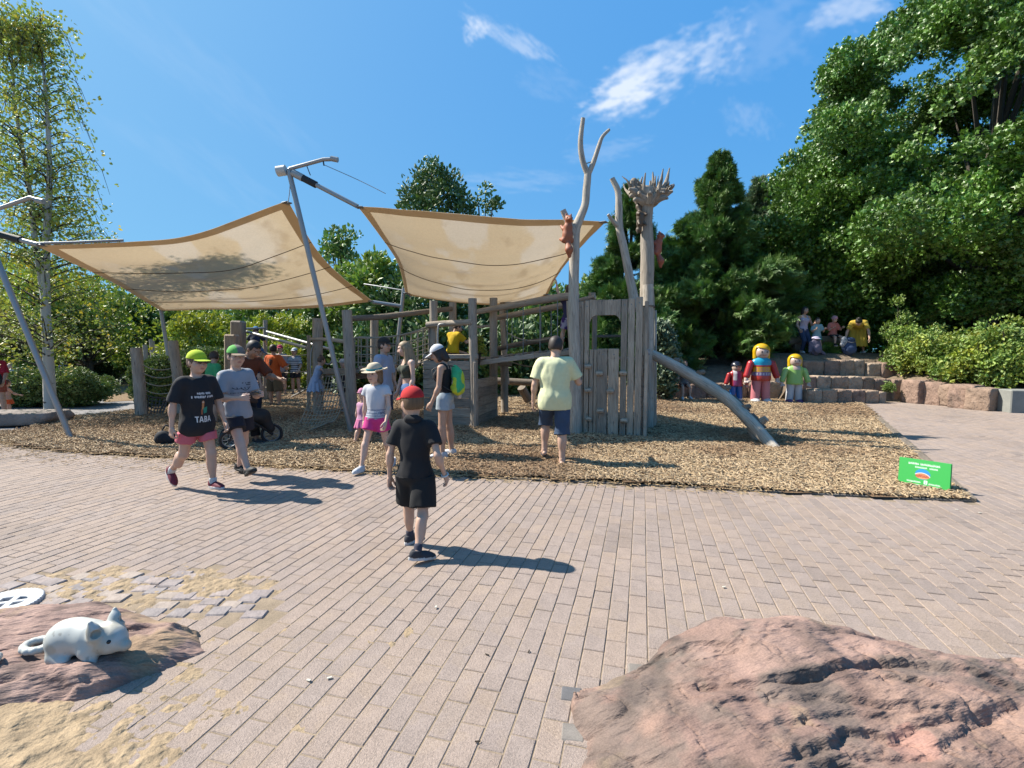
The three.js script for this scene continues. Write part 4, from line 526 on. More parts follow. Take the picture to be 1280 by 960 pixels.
  mesh('root_stock', blob([ball(L(809, 250, C0), 0.24, 0.16, 0.2), ball(L(797, 240, C0), 0.13, 0.12, 0.13), ball(L(826, 241, C0), 0.17, 0.08, 0.14), ball(L(792, 229, C0), 0.07, 0.1, 0.08)], 0.02, 0.08), M.logDark, tall);
  log(t, 'short_post', [L(810, 536, 9.2), L(810, 430, 9.2), L(810, 356, 9.2)], [0.11, 0.1, 0.1], M.logPale);
  { const o = mesh('strap', new THREE.TorusGeometry(0.125, 0.012, 6, 20), M.plankDark, t); o.position.copy(L(810, 384, 9.2)); o.rotation.x = Math.PI / 2 - 0.15; }
  log(t, 'steel_tube', [L(819.5, 388, 9.55), L(819.5, 540, 9.55)], 0.022, M.steel, { rough: 0 });
  log(t, 'corner_post', [L(722.5, 545, 8.62), L(716, 430, 8.62), L(713, 376, 8.62)], [0.07, 0.075, 0.075], M.plankC);
}
// --- carved squirrels fixed to the trunks ---
function squirrel(label, px, py, d, len, color, up, turn) {
  const base = P(px, py, d), s = len / 0.62, c = (x, y, z, r, r2, r3) => ball(V(x * s, y * s, z * s), r * s, r2 * s, r3 * s), prims = [c(0, 0, 0, 0.085, 0.13, 0.08), c(0, 0.12, 0.02, 0.07, 0.09, 0.07), c(0, 0.235, 0.05, 0.062, 0.062, 0.066), c(0, 0.225, 0.11, 0.028, 0.026, 0.03), c(0.04, 0.3, 0.04, 0.016, 0.032, 0.012), c(-0.04, 0.3, 0.04, 0.016, 0.032, 0.012), cone(V(0.06 * s, 0.1 * s, -0.03 * s), V(0.075 * s, 0.16 * s, -0.09 * s), 0.03 * s, 0.022 * s), cone(V(-0.06 * s, 0.1 * s, -0.03 * s), V(-0.075 * s, 0.16 * s, -0.09 * s), 0.03 * s, 0.022 * s), cone(V(0.06 * s, -0.08 * s, -0.01 * s), V(0.085 * s, -0.05 * s, -0.09 * s), 0.045 * s, 0.025 * s), cone(V(-0.06 * s, -0.08 * s, -0.01 * s), V(-0.085 * s, -0.05 * s, -0.09 * s), 0.045 * s, 0.025 * s), cone(V(0, -0.12 * s, 0.02 * s), V(0, -0.24 * s, 0.07 * s), 0.04 * s, 0.06 * s), cone(V(0, -0.24 * s, 0.07 * s), V(0.01 * s, -0.34 * s, 0.06 * s), 0.058 * s, 0.03 * s)];
  const t = thing('squirrel_carving', label, 'carving', base, 0, 'squirrel carvings on the tower trunks'); t.rotation.set(up ? 0 : Math.PI, turn, 0); mesh('body', blob(prims, 0.011, 0.03 * s), std(C(...color), 0.6, { bumpMap: rep(grainNoise, 4), bumpScale: 0.003 }), t);
  for (const e of [-1, 1]) { const o = mesh('eye', new THREE.SphereGeometry(0.009 * s, 8, 6), M.black, t); o.position.set(e * 0.042 * s, 0.25 * s, 0.095 * s); }
}
squirrel('orange squirrel carving clinging to the forked trunk', 709.5, 294, 8.36, 0.66, [0.42, 0.13, 0.055], true, 0.25);
squirrel('brown squirrel carving hanging head down on the root-topped trunk', 800.5, 272, 9.32, 0.56, [0.13, 0.085, 0.05], false, -0.3);
squirrel('reddish squirrel carving on the shaded side of the root-topped trunk', 822, 311, 9.5, 0.62, [0.4, 0.11, 0.06], true, 0.9);
// --- the curved ramp log ---
{
  const base = G(966, 560), L = from(base), t = thing('ramp_log', 'curved grey climbing log sloping from the tower down to the mulch', 'climbing log', base), p = [[809, 440, 9.25], [842, 457, 8.95], [874, 476, 8.65], [907, 497, 8.3], [931, 520, 7.95], [951, 541, 7.65], [970, 563, 7.38]];
  log(t, 'main_log', p.map((q) => L(...q)), [0.088, 0.097, 0.1, 0.1, 0.097, 0.094, 0.088], M.logPale, { seg: 9, sides: 18, rough: 0.11 });
  for (const [x, y, d] of [[842, 449, 8.95], [873, 464, 8.65], [905, 483, 8.32], [930, 507, 7.98]]) { const a = L(x, y + 2, d), b = L(x + 6, y + 1, d + 0.26); log(t, 'rung', [a, b], 0.045, M.logDark, { seg: 2 }); }
  for (let i = 0; i < 4; i++) { const k = 1 + i, a = L(p[k][0] + 8, p[k][1] - 3, p[k][2] + 0.2), b = L(p[k + 1][0] + 4, p[k + 1][1] - 6, p[k + 1][2] + 0.2); beam(t, 'tread_board', a, b, 0.025, 0.1, M.plankDark, i); }
  log(t, 'side_knot', [L(952, 527, 7.75), L(958, 523, 7.7)], [0.06, 0.05], M.log, { seg: 2 }); log(t, 'prop', [L(936, 534, 8.1), L(945, 553, 7.9)], 0.045, M.log, { seg: 2 });
}
// --- the platform with its posts ---
{
  const base = G(575, 534), L = from(base), t = thing('log_platform', 'boxed timber platform with tall log posts and lying boards', 'platform', base), O = G(592, 534.5), R = G(624, 520), Lf = O.clone().addScaledVector(B_, -1.05), Rf = O.clone().add(R.clone().sub(O).normalize().multiplyScalar(1.45)), pm = [M.plank, M.plankB, M.plankC], q = (v, h) => v.clone().setY(h).sub(base);
  for (let i = 0; i < 7; i++) { const h = 0.1 + i * 0.185; beam(t, 'front_board', q(Lf, h), q(O, h), 0.178, 0.045, pm[(i * 2) % 3], i); if (i < 5) beam(t, 'side_board', q(O.clone().addScaledVector(A_, 0.03), h), q(Rf, h), 0.178, 0.04, pm[(i + 1) % 3], i + 20); }
  beam(t, 'corner_board', q(O.clone().add(V(0.03, 0, 0.03)), 0), q(O.clone().add(V(0.03, 0, 0.03)), 1.28), 0.05, 0.12, M.plankC, 3); beam(t, 'deck_edge', q(Lf, 1.38), q(O.clone().addScaledVector(B_, 0.1), 1.38), 0.09, 0.08, M.log, 5);
  for (let i = 0; i < 8; i++) beam(t, 'deck_board', q(Lf.clone().addScaledVector(A_, 0.12 + i * 0.18), 1.34), q(O.clone().addScaledVector(A_, 0.12 + i * 0.18), 1.34), 0.04, 0.17, pm[i % 3], i + 40);
  const post = (x0, y0, y1, d, r, m = M.log, x1 = x0) => log(t, 'post', [L(x1, y1, d), L((x0 + x1) / 2, (y0 + y1) / 2, d), L(x0, y0, d)], [r * 1.05, r, r * 0.97], m, { rough: 0.04 });
  post(542, 376, 530, 9.95, 0.085); post(566, 378, 520, 11.0, 0.085, M.log); post(590.5, 373, 536, 9.38, 0.085, M.log, 593); post(617, 372.5, 523, 10.9, 0.09, M.log); post(628, 368, 512, 12.1, 0.07, M.logDark, 632); post(626, 380, 480, 12.0, 0.06, M.log, 634);
  log(t, 'cross_rail', [L(533.5, 406, 9.85), L(562, 404, 9.7), L(591, 402.5, 9.3)], 0.06); log(t, 'back_rail', [L(592, 409, 10.9), L(616, 407, 10.9)], 0.03, M.log);
  log(t, 'hand_loop', [L(547.5, 448, 9.72), L(547.5, 412, 9.72), L(549, 406, 9.72), L(556, 405, 9.7), L(572, 405, 9.7)], 0.02, M.steel, { rough: 0 });
  log(t, 'long_rail', [L(440, 398, 9.25), L(478, 396, 9.6), L(520, 391, 10.1), L(564, 386, 10.9)], [0.05, 0.058, 0.055, 0.055], M.logDark);
}
// --- the hanging bridge between platform and tower ---
{
  const base = G(660, 530), L = from(base), t = thing('hanging_bridge', 'hanging timber bridge on log rails beside the tower', 'bridge', base);
  log(t, 'top_rail', [L(590, 391, 10.9), L(650, 380, 10.1), L(700, 371.5, 9.5), L(722, 369, 9.25)], [0.06, 0.07, 0.075, 0.07], M.log); log(t, 'top_rail', [L(613, 398.5, 11.3), L(660, 390, 10.8), L(710, 380, 10.3), L(744, 371, 9.9)], [0.06, 0.065, 0.065, 0.05], M.log); log(t, 'rail_stub', [L(740, 377, 10), L(740, 366, 10)], 0.07, M.log);
  beam(t, 'deck_beam', L(600, 453.5, 10.0), L(668, 445, 9.7), 0.1, 0.09, M.logPale, 2); beam(t, 'deck_beam', L(668, 445, 9.7), L(722, 440, 9.4), 0.1, 0.08, M.log, 3);
  for (let i = 0; i < 12; i++) { const k = i / 11, a = L(lerp(606, 716, k), lerp(450, 438, k), lerp(10.05, 9.45, k)), b = L(lerp(622, 720, k), lerp(446, 436, k), lerp(11.4, 10.5, k)); log(t, 'deck_log', [a, b], 0.045, i % 2 ? M.logDark : M.log, { seg: 2, sides: 8 }); }
  log(t, 'lower_rail', [L(613, 438, 11.3), L(650, 430, 10.9), L(695, 423, 10.4)], [0.05, 0.06, 0.055], M.logDark);
  for (const [x, y0, y1, d] of [[634, 385, 440, 10.35], [654, 381, 444, 10.05], [675, 377, 440, 9.8], [697, 373, 440, 9.5], [640, 394, 434, 11], [676, 387, 428, 10.7], [689, 384, 425, 10.5]]) log(t, 'chain', [L(x, y0, d), L(x, y1, d)], 0.01, M.steelDull, { rough: 0, seg: 2, sides: 6 });
  mesh('rope', ropeG([L(634, 416, 10.4), L(648, 423, 10.2), L(668, 426, 9.9), L(698, 421, 9.5)], 0.014), M.rope, t); mesh('rope', ropeG([L(640, 453, 10.6), L(660, 458, 10.2), L(690, 456, 9.8)], 0.014), M.rope, t);
  log(t, 'under_post', [L(631, 515, 11.2), L(630, 452, 11.2)], 0.085, M.log); beam(t, 'under_block', L(622, 455, 11.1), L(640, 455, 11.1), 0.09, 0.12, M.plankB, 9);
  log(t, 'ground_log', [L(620, 476, 13), L(700, 480, 12.6)], 0.09, M.logDark); log(t, 'ground_stump', [L(660, 500, 13.4), L(652, 484, 13.2)], 0.12, M.logDark, { seg: 2 });
}
// --- rope net bridge and the net-hung posts ---
function netOf(parent, name, pts, nu, nv, sag, r, mat) {   // pts: top-left, top-right, bottom-right, bottom-left
  const at = (u, v) => { const a = pts[0].clone().lerp(pts[1], u), b = pts[3].clone().lerp(pts[2], u), p = a.lerp(b, v); p.y -= sag[0] * 4 * u * (1 - u) + sag[1] * 4 * v * (1 - v); return p; };
  for (let i = 0; i <= nu; i++) mesh(name, ropeG(Array.from({ length: 6 }, (_, k) => at(i / nu, k / 5)), i % nu ? r : r * 1.6), mat, parent);
  for (let j = 0; j <= nv; j++) mesh(name, ropeG(Array.from({ length: 9 }, (_, k) => at(k / 8, j / nv)), j % nv ? r : r * 1.6), mat, parent);
}
{
  const base = G(440, 540), L = from(base), t = thing('net_bridge', 'rope net bridge between the leaning thick post and the platform', 'rope bridge', base);
  log(t, 'post', [L(441.5, 540, 8.92), L(438, 470, 8.98), L(433.5, 388, 9.02)], [0.105, 0.1, 0.092], M.log, { rough: 0.04 }); log(t, 'post', [L(468, 512, 12.2), L(468, 398, 12.2)], 0.1, M.log);
  netOf(t, 'net_rope', [L(443, 422, 9.1), L(536, 408, 9.9), L(536, 450, 9.9), L(443, 463, 9.1)], 12, 4, [0.09, 0], 0.011, M.rope);
  netOf(t, 'far_net_rope', [L(448, 421, 10.2), L(540, 410, 11), L(540, 446, 11), L(448, 458, 10.2)], 10, 3, [0.08, 0], 0.01, M.rope);
  for (let i = 0; i < 9; i++) { const k = i / 8; beam(t, 'deck_slat', L(lerp(445, 530, k), lerp(465, 456, k) + 3 * Math.sin(k * 3.14), lerp(9.1, 9.9, k)), L(lerp(452, 534, k), lerp(459, 449, k) + 3 * Math.sin(k * 3.14), lerp(10.2, 11, k)), 0.04, 0.1, M.plankB, i); }
  beam(t, 'deck_beam', L(403, 464.5, 10.4), L(446, 463.5, 9.2), 0.12, 0.1, M.logDark, 1); beam(t, 'deck_beam', L(440, 471, 9.4), L(480, 469, 9.9), 0.1, 0.1, M.logDark, 2);
}
{
  const base = G(398, 516), L = from(base), t = thing('net_climber', 'thick posts carrying a hanging cargo net that a girl climbs', 'net climber', base);
  log(t, 'post', [L(398, 520, 11.1), L(397, 460, 11.1), L(397, 398, 11.1)], [0.12, 0.115, 0.11], M.log); log(t, 'post', [L(386, 516, 11.6), L(386, 419, 11.6)], 0.045, M.log); log(t, 'rail', [L(389, 424, 11), L(410, 424.5, 10.3), L(434, 427.5, 9.2)], [0.035, 0.04, 0.04], M.log);
  log(t, 'hoop', [L(389, 490, 11), L(389, 440, 11), L(391, 432, 11)], 0.014, M.steel, { rough: 0 });
  netOf(t, 'net_rope', [L(394, 468, 10.9), L(438, 466, 9.25), L(410, 528, 8.9), L(362, 541, 8.95)], 11, 14, [0.05, 0.28], 0.009, M.rope);
  log(t, 'curved_pipe', [L(400, 452, 11.2), L(412, 455, 11.2), L(417, 437, 11.3), L(413, 425, 11.4)], 0.02, M.steelDull, { rough: 0 });
}
{
  const base = G(176, 521), L = from(base), t = thing('net_posts', 'outer log posts with a small climbing net strung between them', 'net posts', base);
  log(t, 'post', [L(177, 522, 10.9), L(174, 478, 10.95), L(170, 435, 11)], [0.125, 0.115, 0.105], M.log); log(t, 'post', [L(228, 520, 11.2), L(222, 470, 11.2), L(216, 426, 11.2)], [0.11, 0.108, 0.1], M.log);
  netOf(t, 'net_rope', [L(181, 494, 10.95), L(210, 497, 11.3), L(203, 519, 11.0), L(181, 516, 10.95)], 6, 5, [0.03, 0], 0.012, M.ropeDark); for (const y of [456, 466, 476, 486]) mesh('rope', ropeG(sagged(L(178, y, 10.95), L(220, y + 2, 11.2), 0.1), 0.013), M.rope, t);
  log(t, 'net_stay', [L(208, 497, 11.3), L(197, 521, 11)], 0.018, M.ropeDark, { rough: 0 });
}
[[152, 442, 476, 24.4, 0.15, 'lone short log post on the far mulch strip'], [182, 431, 470, 19, 0.085, 'thin log post rising behind the rounded clipped bush'], [191, 424, 470, 18, 0.09, 'tallest of the thin log posts behind the rounded clipped bush'], [199, 432, 466, 20, 0.08, 'shortest of the thin log posts behind the rounded clipped bush'], [165, 437, 472, 22, 0.09, 'log post at the end of the pale path']].forEach(([x, y0, y1, d, r, label]) => { const b = P(x, 438, d).setY(0), h = P(x, y0, d).y; solo('log_post', limb([V(0, -0.1, 0), V(0.01, h * 0.5, 0), V(-0.02, h, 0)], [r * 1.1, r, r * 0.95], { sides: 12, rough: 0.05, seed: x }), M.log, label, 'post', 'log posts standing beyond the nets', b); });
{ const L = P(196, 470, 24.4), R = P(176, 470, 24.4); const t = thing('park_bench', 'low timber bench by the pale path beyond the nets', 'bench', L.clone().lerp(R, 0.5).setY(0)); const o = mesh('seat', cbox(1.1, 0.07, 0.4, 0.015), M.logDark, t); o.position.y = 0.42; for (const s of [-1, 1]) { const l = mesh('leg', cbox(0.1, 0.4, 0.34, 0.01), M.logDark, t); l.position.set(s * 0.42, 0.19, 0); } }
// --- the slide end with its rails ---
{
  const base = P(310, 438, 14).setY(0), L = from(base), t = thing('slide_ramp', 'silver railed slide ramp leaning on broad slab posts', 'slide ramp', base);
  beam(t, 'slab_post', L(298, 505, 13.4), L(298, 401, 13.4), 0.32, 0.3, M.plankB, 1); beam(t, 'slab_post', L(290, 510, 13), L(290, 418, 13), 0.3, 0.28, M.plank, 2); log(t, 'post', [L(331.5, 500, 14.6), L(331.5, 400, 14.6)], 0.06, M.log);
  log(t, 'rail', [L(308, 414.5, 13.6), L(383, 434.5, 11.9)], 0.036, M.steel, { rough: 0 }); log(t, 'rail', [L(333, 414.5, 14.4), L(416, 437.5, 12)], 0.036, M.steel, { rough: 0 }); log(t, 'rail', [L(307, 411, 13.6), L(331, 410, 14.5)], 0.03, M.steel, { rough: 0 });
  netOf(t, 'net_rope', [L(312, 428, 13.7), L(340, 446, 13.2), L(340, 462, 13.2), L(312, 456, 13.7)], 5, 4, [0.02, 0], 0.011, M.rope);
  beam(t, 'platform', L(300, 452, 13.8), L(330, 451, 14.5), 0.12, 0.8, M.logDark, 5); log(t, 'foot_rail', [L(365, 496, 15), L(390, 483, 13.5)], 0.03, M.steel, { rough: 0 });
  for (const y of [441, 462, 484]) mesh('rope', ropeG(sagged(L(332, y, 14.5), L(386, y + 2, 11.6), 0.06), 0.012), M.rope, t);
}
// ---------- masts and sun sails ----------
function mast(label, basePx, topPx, topD, headPx, armPx, boomPx, sleeve) {
  const base = G(...basePx), L = from(base), t = thing('sail_mast', label, 'mast', base, 0, 'leaning steel masts of the sails'), top = L(...topPx, topD);
  log(t, 'pole', [V(0, -0.05, 0), top], 0.043, M.steel, { rough: 0, seg: 6, sides: 14 });
  if (headPx) { const h = mesh('winch_head', moved(new THREE.CylinderGeometry(0.085, 0.085, 0.15, 14), 0, 0, 0, 0, 0, Math.PI / 2), std(C(0.7, 0.7, 0.66), 0.5), t); h.position.copy(L(...headPx, topD)); h.rotation.z = 0.15; }
  if (armPx) { const q = armPx.map((p) => L(...p, topD)); const a = log(t, 'arm', [top, ...q], 0.032, M.steel, { rough: 0, smooth: false }); const c = mesh('arm_cap', new THREE.CylinderGeometry(0.045, 0.045, 0.12, 12), M.steel, a); c.position.copy(q[q.length - 1]); c.rotation.z = Math.PI / 2 - 0.2; }
  if (boomPx) { const [a, b, bd] = boomPx, A = L(...a, topD), B = L(...b, bd); log(t, 'boom', [A, B], 0.038, M.steel, { rough: 0, seg: 3 }); const s0 = A.clone().lerp(B, sleeve[0]), s1 = A.clone().lerp(B, sleeve[1]); log(t, 'boom_sleeve', [s0, s1], 0.058, M.rubber, { rough: 0, seg: 2 }); log(t, 'boom_socket', [A, s0], 0.062, std(C(0.5, 0.49, 0.46), 0.5, { metalness: 0.3 }), { rough: 0, seg: 2 }); }
  return [t, L];
}
const [mastA] = mast('leaning steel mast beside the birch trunk', [90, 548], [-30, 262], 8.1, null, [[-5, 262], [38, 247], [50, 251]], [[-30, 285], [48, 306], 8.05], [0.35, 0.72]);
const [mastB, LB] = mast('leaning steel mast rising through the gap between the sails', [440, 541], [361, 213], 8.5, [352, 213.5], [[362, 211], [404, 199.5], [418, 199]], [[366, 216], [447, 258], 8.45], [0.16, 0.36]);
mesh('cable', ropeG([LB(405, 206, 8.5), LB(450, 226, 8.4), LB(482, 242, 8.3)], 0.006), M.steelDull, mastB); mesh('cable', ropeG([LB(383, 206, 8.5), LB(386, 214, 8.5), LB(388, 219, 8.5)], 0.008), M.black, mastB); mesh('cable', ropeG([LB(363, 222, 8.5), LB(362, 240, 8.5), LB(360, 254, 8.5)], 0.007), M.steelDull, mastB); mesh('cable', ropeG([LB(404, 201, 8.5), LB(405, 207, 8.5)], 0.012), M.black, mastB);
{ const base = P(487, 438, 12).setY(0), L = from(base), t = thing('sail_mast', 'thin steel mast behind the rope net bridge', 'mast', base, 0, 'leaning steel masts of the sails'); log(t, 'pole', [V(0, -0.05, 0), L(495, 448, 12), L(505, 360, 12)], 0.05, M.steel, { rough: 0, smooth: false }); log(t, 'strut', [L(466, 377.5, 11.9), L(503, 383, 12)], 0.045, M.steel, { rough: 0 }); mesh('cable', ropeG([L(455, 355, 12.5), L(480, 359, 12.2), L(504, 363, 12)], 0.016), M.steelDull, t); mesh('cable', ropeG([L(505, 362, 12), L(514, 372, 12)], 0.02), M.steelDull, t); }
{ const base = P(217, 438, 13).setY(0), L = from(base), t = thing('sail_mast', 'thin steel mast under the bleached sail beside the clipped bush', 'mast', base, 0, 'leaning steel masts of the sails'); log(t, 'pole', [V(0, -0.05, 0), L(201, 386, 13)], 0.045, M.steel, { rough: 0 }); }
const sailTex = tex(512, 512, (u, v) => { const w = vnoise(u * 256, v * 256, 1, 256), n = fbm(u * 5, v * 4, 3, 6, 0), b = sstep(0.5, 0.62, n) * sstep(0.02, 0.2, Math.min(u, 1 - u)), d = sstep(0.62, 0.8, fbm(u * 9 + 4, v * 7, 8, 6, 0)), fold = vnoise(u * 3 + v * 26, v * 5, 12); const a = mixc([0.71, 0.545, 0.345], [0.78, 0.685, 0.57], b * 0.6), c = mixc(a, [0.42, 0.29, 0.16], d * 0.45), k = 0.93 + 0.1 * w + 0.04 * fold; return [c[0] * k, c[1] * k, c[2] * k]; });
function sail(label, corner, bow, bulge, seams, tubeEdge) {   // corner: four points in order round the sail; bow: inward curve of each edge; bulge: sag of the middle
  const base = corner[0].clone().setY(0), q = corner.map((p) => p.clone().sub(base)), t = thing('sun_sail', label, 'sun sail', base, 0, 'tan sun sails over the playground'), mid = q.reduce((a, p) => a.add(p), V(0, 0, 0)).multiplyScalar(0.25), side = (i, s) => { const a = q[i], b = q[(i + 1) % 4], p = a.clone().lerp(b, s), k = 4 * s * (1 - s) * bow[i]; return p.add(mid.clone().sub(p).normalize().multiplyScalar(k)); };
  const at = (u, v) => { const c0 = side(0, u), c1 = side(2, 1 - u), d0 = side(3, 1 - v), d1 = side(1, v), p = c0.lerp(c1, v).add(d0.lerp(d1, u)), b = q[0].clone().multiplyScalar((1 - u) * (1 - v)).addScaledVector(q[1], u * (1 - v)).addScaledVector(q[2], u * v).addScaledVector(q[3], (1 - u) * v); p.sub(b); p.y -= bulge * 16 * u * (1 - u) * v * (1 - v) + 0.028 * Math.sin(v * 34 + u * 5 + 2 * vnoise(u * 5, v * 3, 4)) * 4 * u * (1 - u) * sstep(0, 0.25, v) + 0.06 * (fbm(u * 3, v * 3, bulge * 9, 3) - 0.5); return p; };
  const grid = (u0, u1, v0, v1, n, m, lift, uvk = 1) => { const pos = [], uv = [], idx = []; for (let i = 0; i <= n; i++) for (let j = 0; j <= m; j++) { const u = lerp(u0, u1, i / n), v = lerp(v0, v1, j / m), p = at(u, v); pos.push(p.x, p.y + lift, p.z); uv.push(u * uvk, v * uvk); } for (let i = 0; i < n; i++) for (let j = 0; j < m; j++) { const a = i * (m + 1) + j, b = a + m + 1; idx.push(a, b, a + 1, a + 1, b, b + 1); } return geoOf(pos, idx, uv); };
  const cloth = new THREE.MeshPhysicalMaterial({ color: C(0.95, 0.95, 0.95), map: sailTex, roughness: 0.95, transmission: 0.5, thickness: 0, side: THREE.DoubleSide, bumpMap: rep(grainNoise, 6), bumpScale: 0.003 }), hem = new THREE.MeshPhysicalMaterial({ color: C(0.8, 0.6, 0.36), roughness: 0.95, transmission: 0.42, thickness: 0, side: THREE.DoubleSide });
  const vs = [0, ...seams, 1]; for (let i = 0; i < vs.length - 1; i++) mesh('cloth_panel', grid(0.0, 1, vs[i], vs[i + 1], 48, 14, 0), cloth, t);
  const w = 0.034; mesh('hem', grid(0, 1, 0, w, 40, 2, -0.006), hem, t); mesh('hem', grid(0, 1, 1 - w, 1, 40, 2, -0.006), hem, t); mesh('hem', grid(0, w, w, 1 - w, 2, 30, -0.006), hem, t); mesh('hem', grid(1 - w, 1, w, 1 - w, 2, 30, -0.006), hem, t);
  for (const v of seams) mesh('seam', limb(Array.from({ length: 25 }, (_, i) => at(i / 24, v).add(V(0, -0.008, 0))), 0.008, { seg: 1, sides: 5, caps: false }), std(C(0.2, 0.14, 0.08), 0.9), t);
  q.forEach((p, i) => { const o = mesh('corner_plate', cbox(0.13, 0.02, 0.13, 0.006), M.steelDull, t); o.position.copy(p).lerp(mid, 0.015); o.rotation.y = i; });
  if (tubeEdge) mesh('edge_tube', limb(Array.from({ length: 12 }, (_, i) => at(lerp(tubeEdge[0], tubeEdge[1], i / 11), 0).add(V(0, 0.03, 0))), 0.024, { seg: 1, sides: 10 }), M.steelDull, t);
  return t;
}
sail('tan sun sail with bleached patches, one corner beside the birch', [P(46, 306, 8.05), P(360, 252, 8.6), P(466, 377, 11.9), P(201, 388, 13)], [0.5, 0.25, -0.3, 0.1], 0.12, [0.3, 0.56, 0.8], [0, 0.24]);
sail('tan sun sail with sloping folds above the log platform', [P(447, 258, 8.45), P(757, 277, 8.75), P(684, 369, 11.6), P(507, 367, 12)], [0.06, 0.12, -0.62, 0.2], 0.3, [0.3, 0.62], null);
const clothMat0 = std(C(1, 1, 1), 0.92, { vertexColors: true }), flatCol = (c, v = 0.06) => (x, y, z) => { const k = 1 + (vnoise(x * 45 + 9, y * 45, z * 45) - 0.5) * v * 2; return [c[0] * k, c[1] * k, c[2] * k]; };

// ---------- the sandstone boulder ----------
const sandstone = std(C(1, 1, 1), 0.93, { vertexColors: true, map: rep(stoneTex, 1.4), bumpMap: (() => { const t = rep(stoneBump, 1.1, 3.6); t.rotation = 0.32; return t; })(), bumpScale: 0.016 });
function heightRock(ring, step, height, paint, base) {   // a rock shaped by a height over its outline, drawn in to the ground at its rim
  const inside = inRing(ring), xs = ring.map((p) => p.x), zs = ring.map((p) => p.z), edge = (x, z) => { let d = 9; for (let i = 0; i < ring.length; i++) { const a = ring[i], b = ring[(i + 1) % ring.length], ux = b.x - a.x, uz = b.z - a.z, t = clamp(((x - a.x) * ux + (z - a.z) * uz) / (ux * ux + uz * uz)); d = Math.min(d, Math.hypot(x - a.x - ux * t, z - a.z - uz * t)); } return inside(x, z) ? d : -d; };
  const g = sheet(Math.min(...xs) - 0.05, Math.max(...xs) + 0.05, Math.min(...zs) - 0.05, Math.max(...zs) + 0.05, step, (x, z) => edge(x, z) > -0.02, (x, z) => height(x, z, edge(x, z)), 1), p = g.attributes.position, n = g.attributes.normal, col = [], uv = [];
  for (let i = 0; i < p.count; i++) { col.push(...paint(p.getX(i), p.getY(i), p.getZ(i), n.getY(i))); uv.push(p.getX(i) + p.getY(i) * 0.6, -p.getZ(i) + p.getY(i) * 0.8); } g.setAttribute('color', new THREE.Float32BufferAttribute(col, 3)); g.setAttribute('uv', new THREE.Float32BufferAttribute(uv, 2)); g.translate(-base.x, 0, -base.z); return g;
}
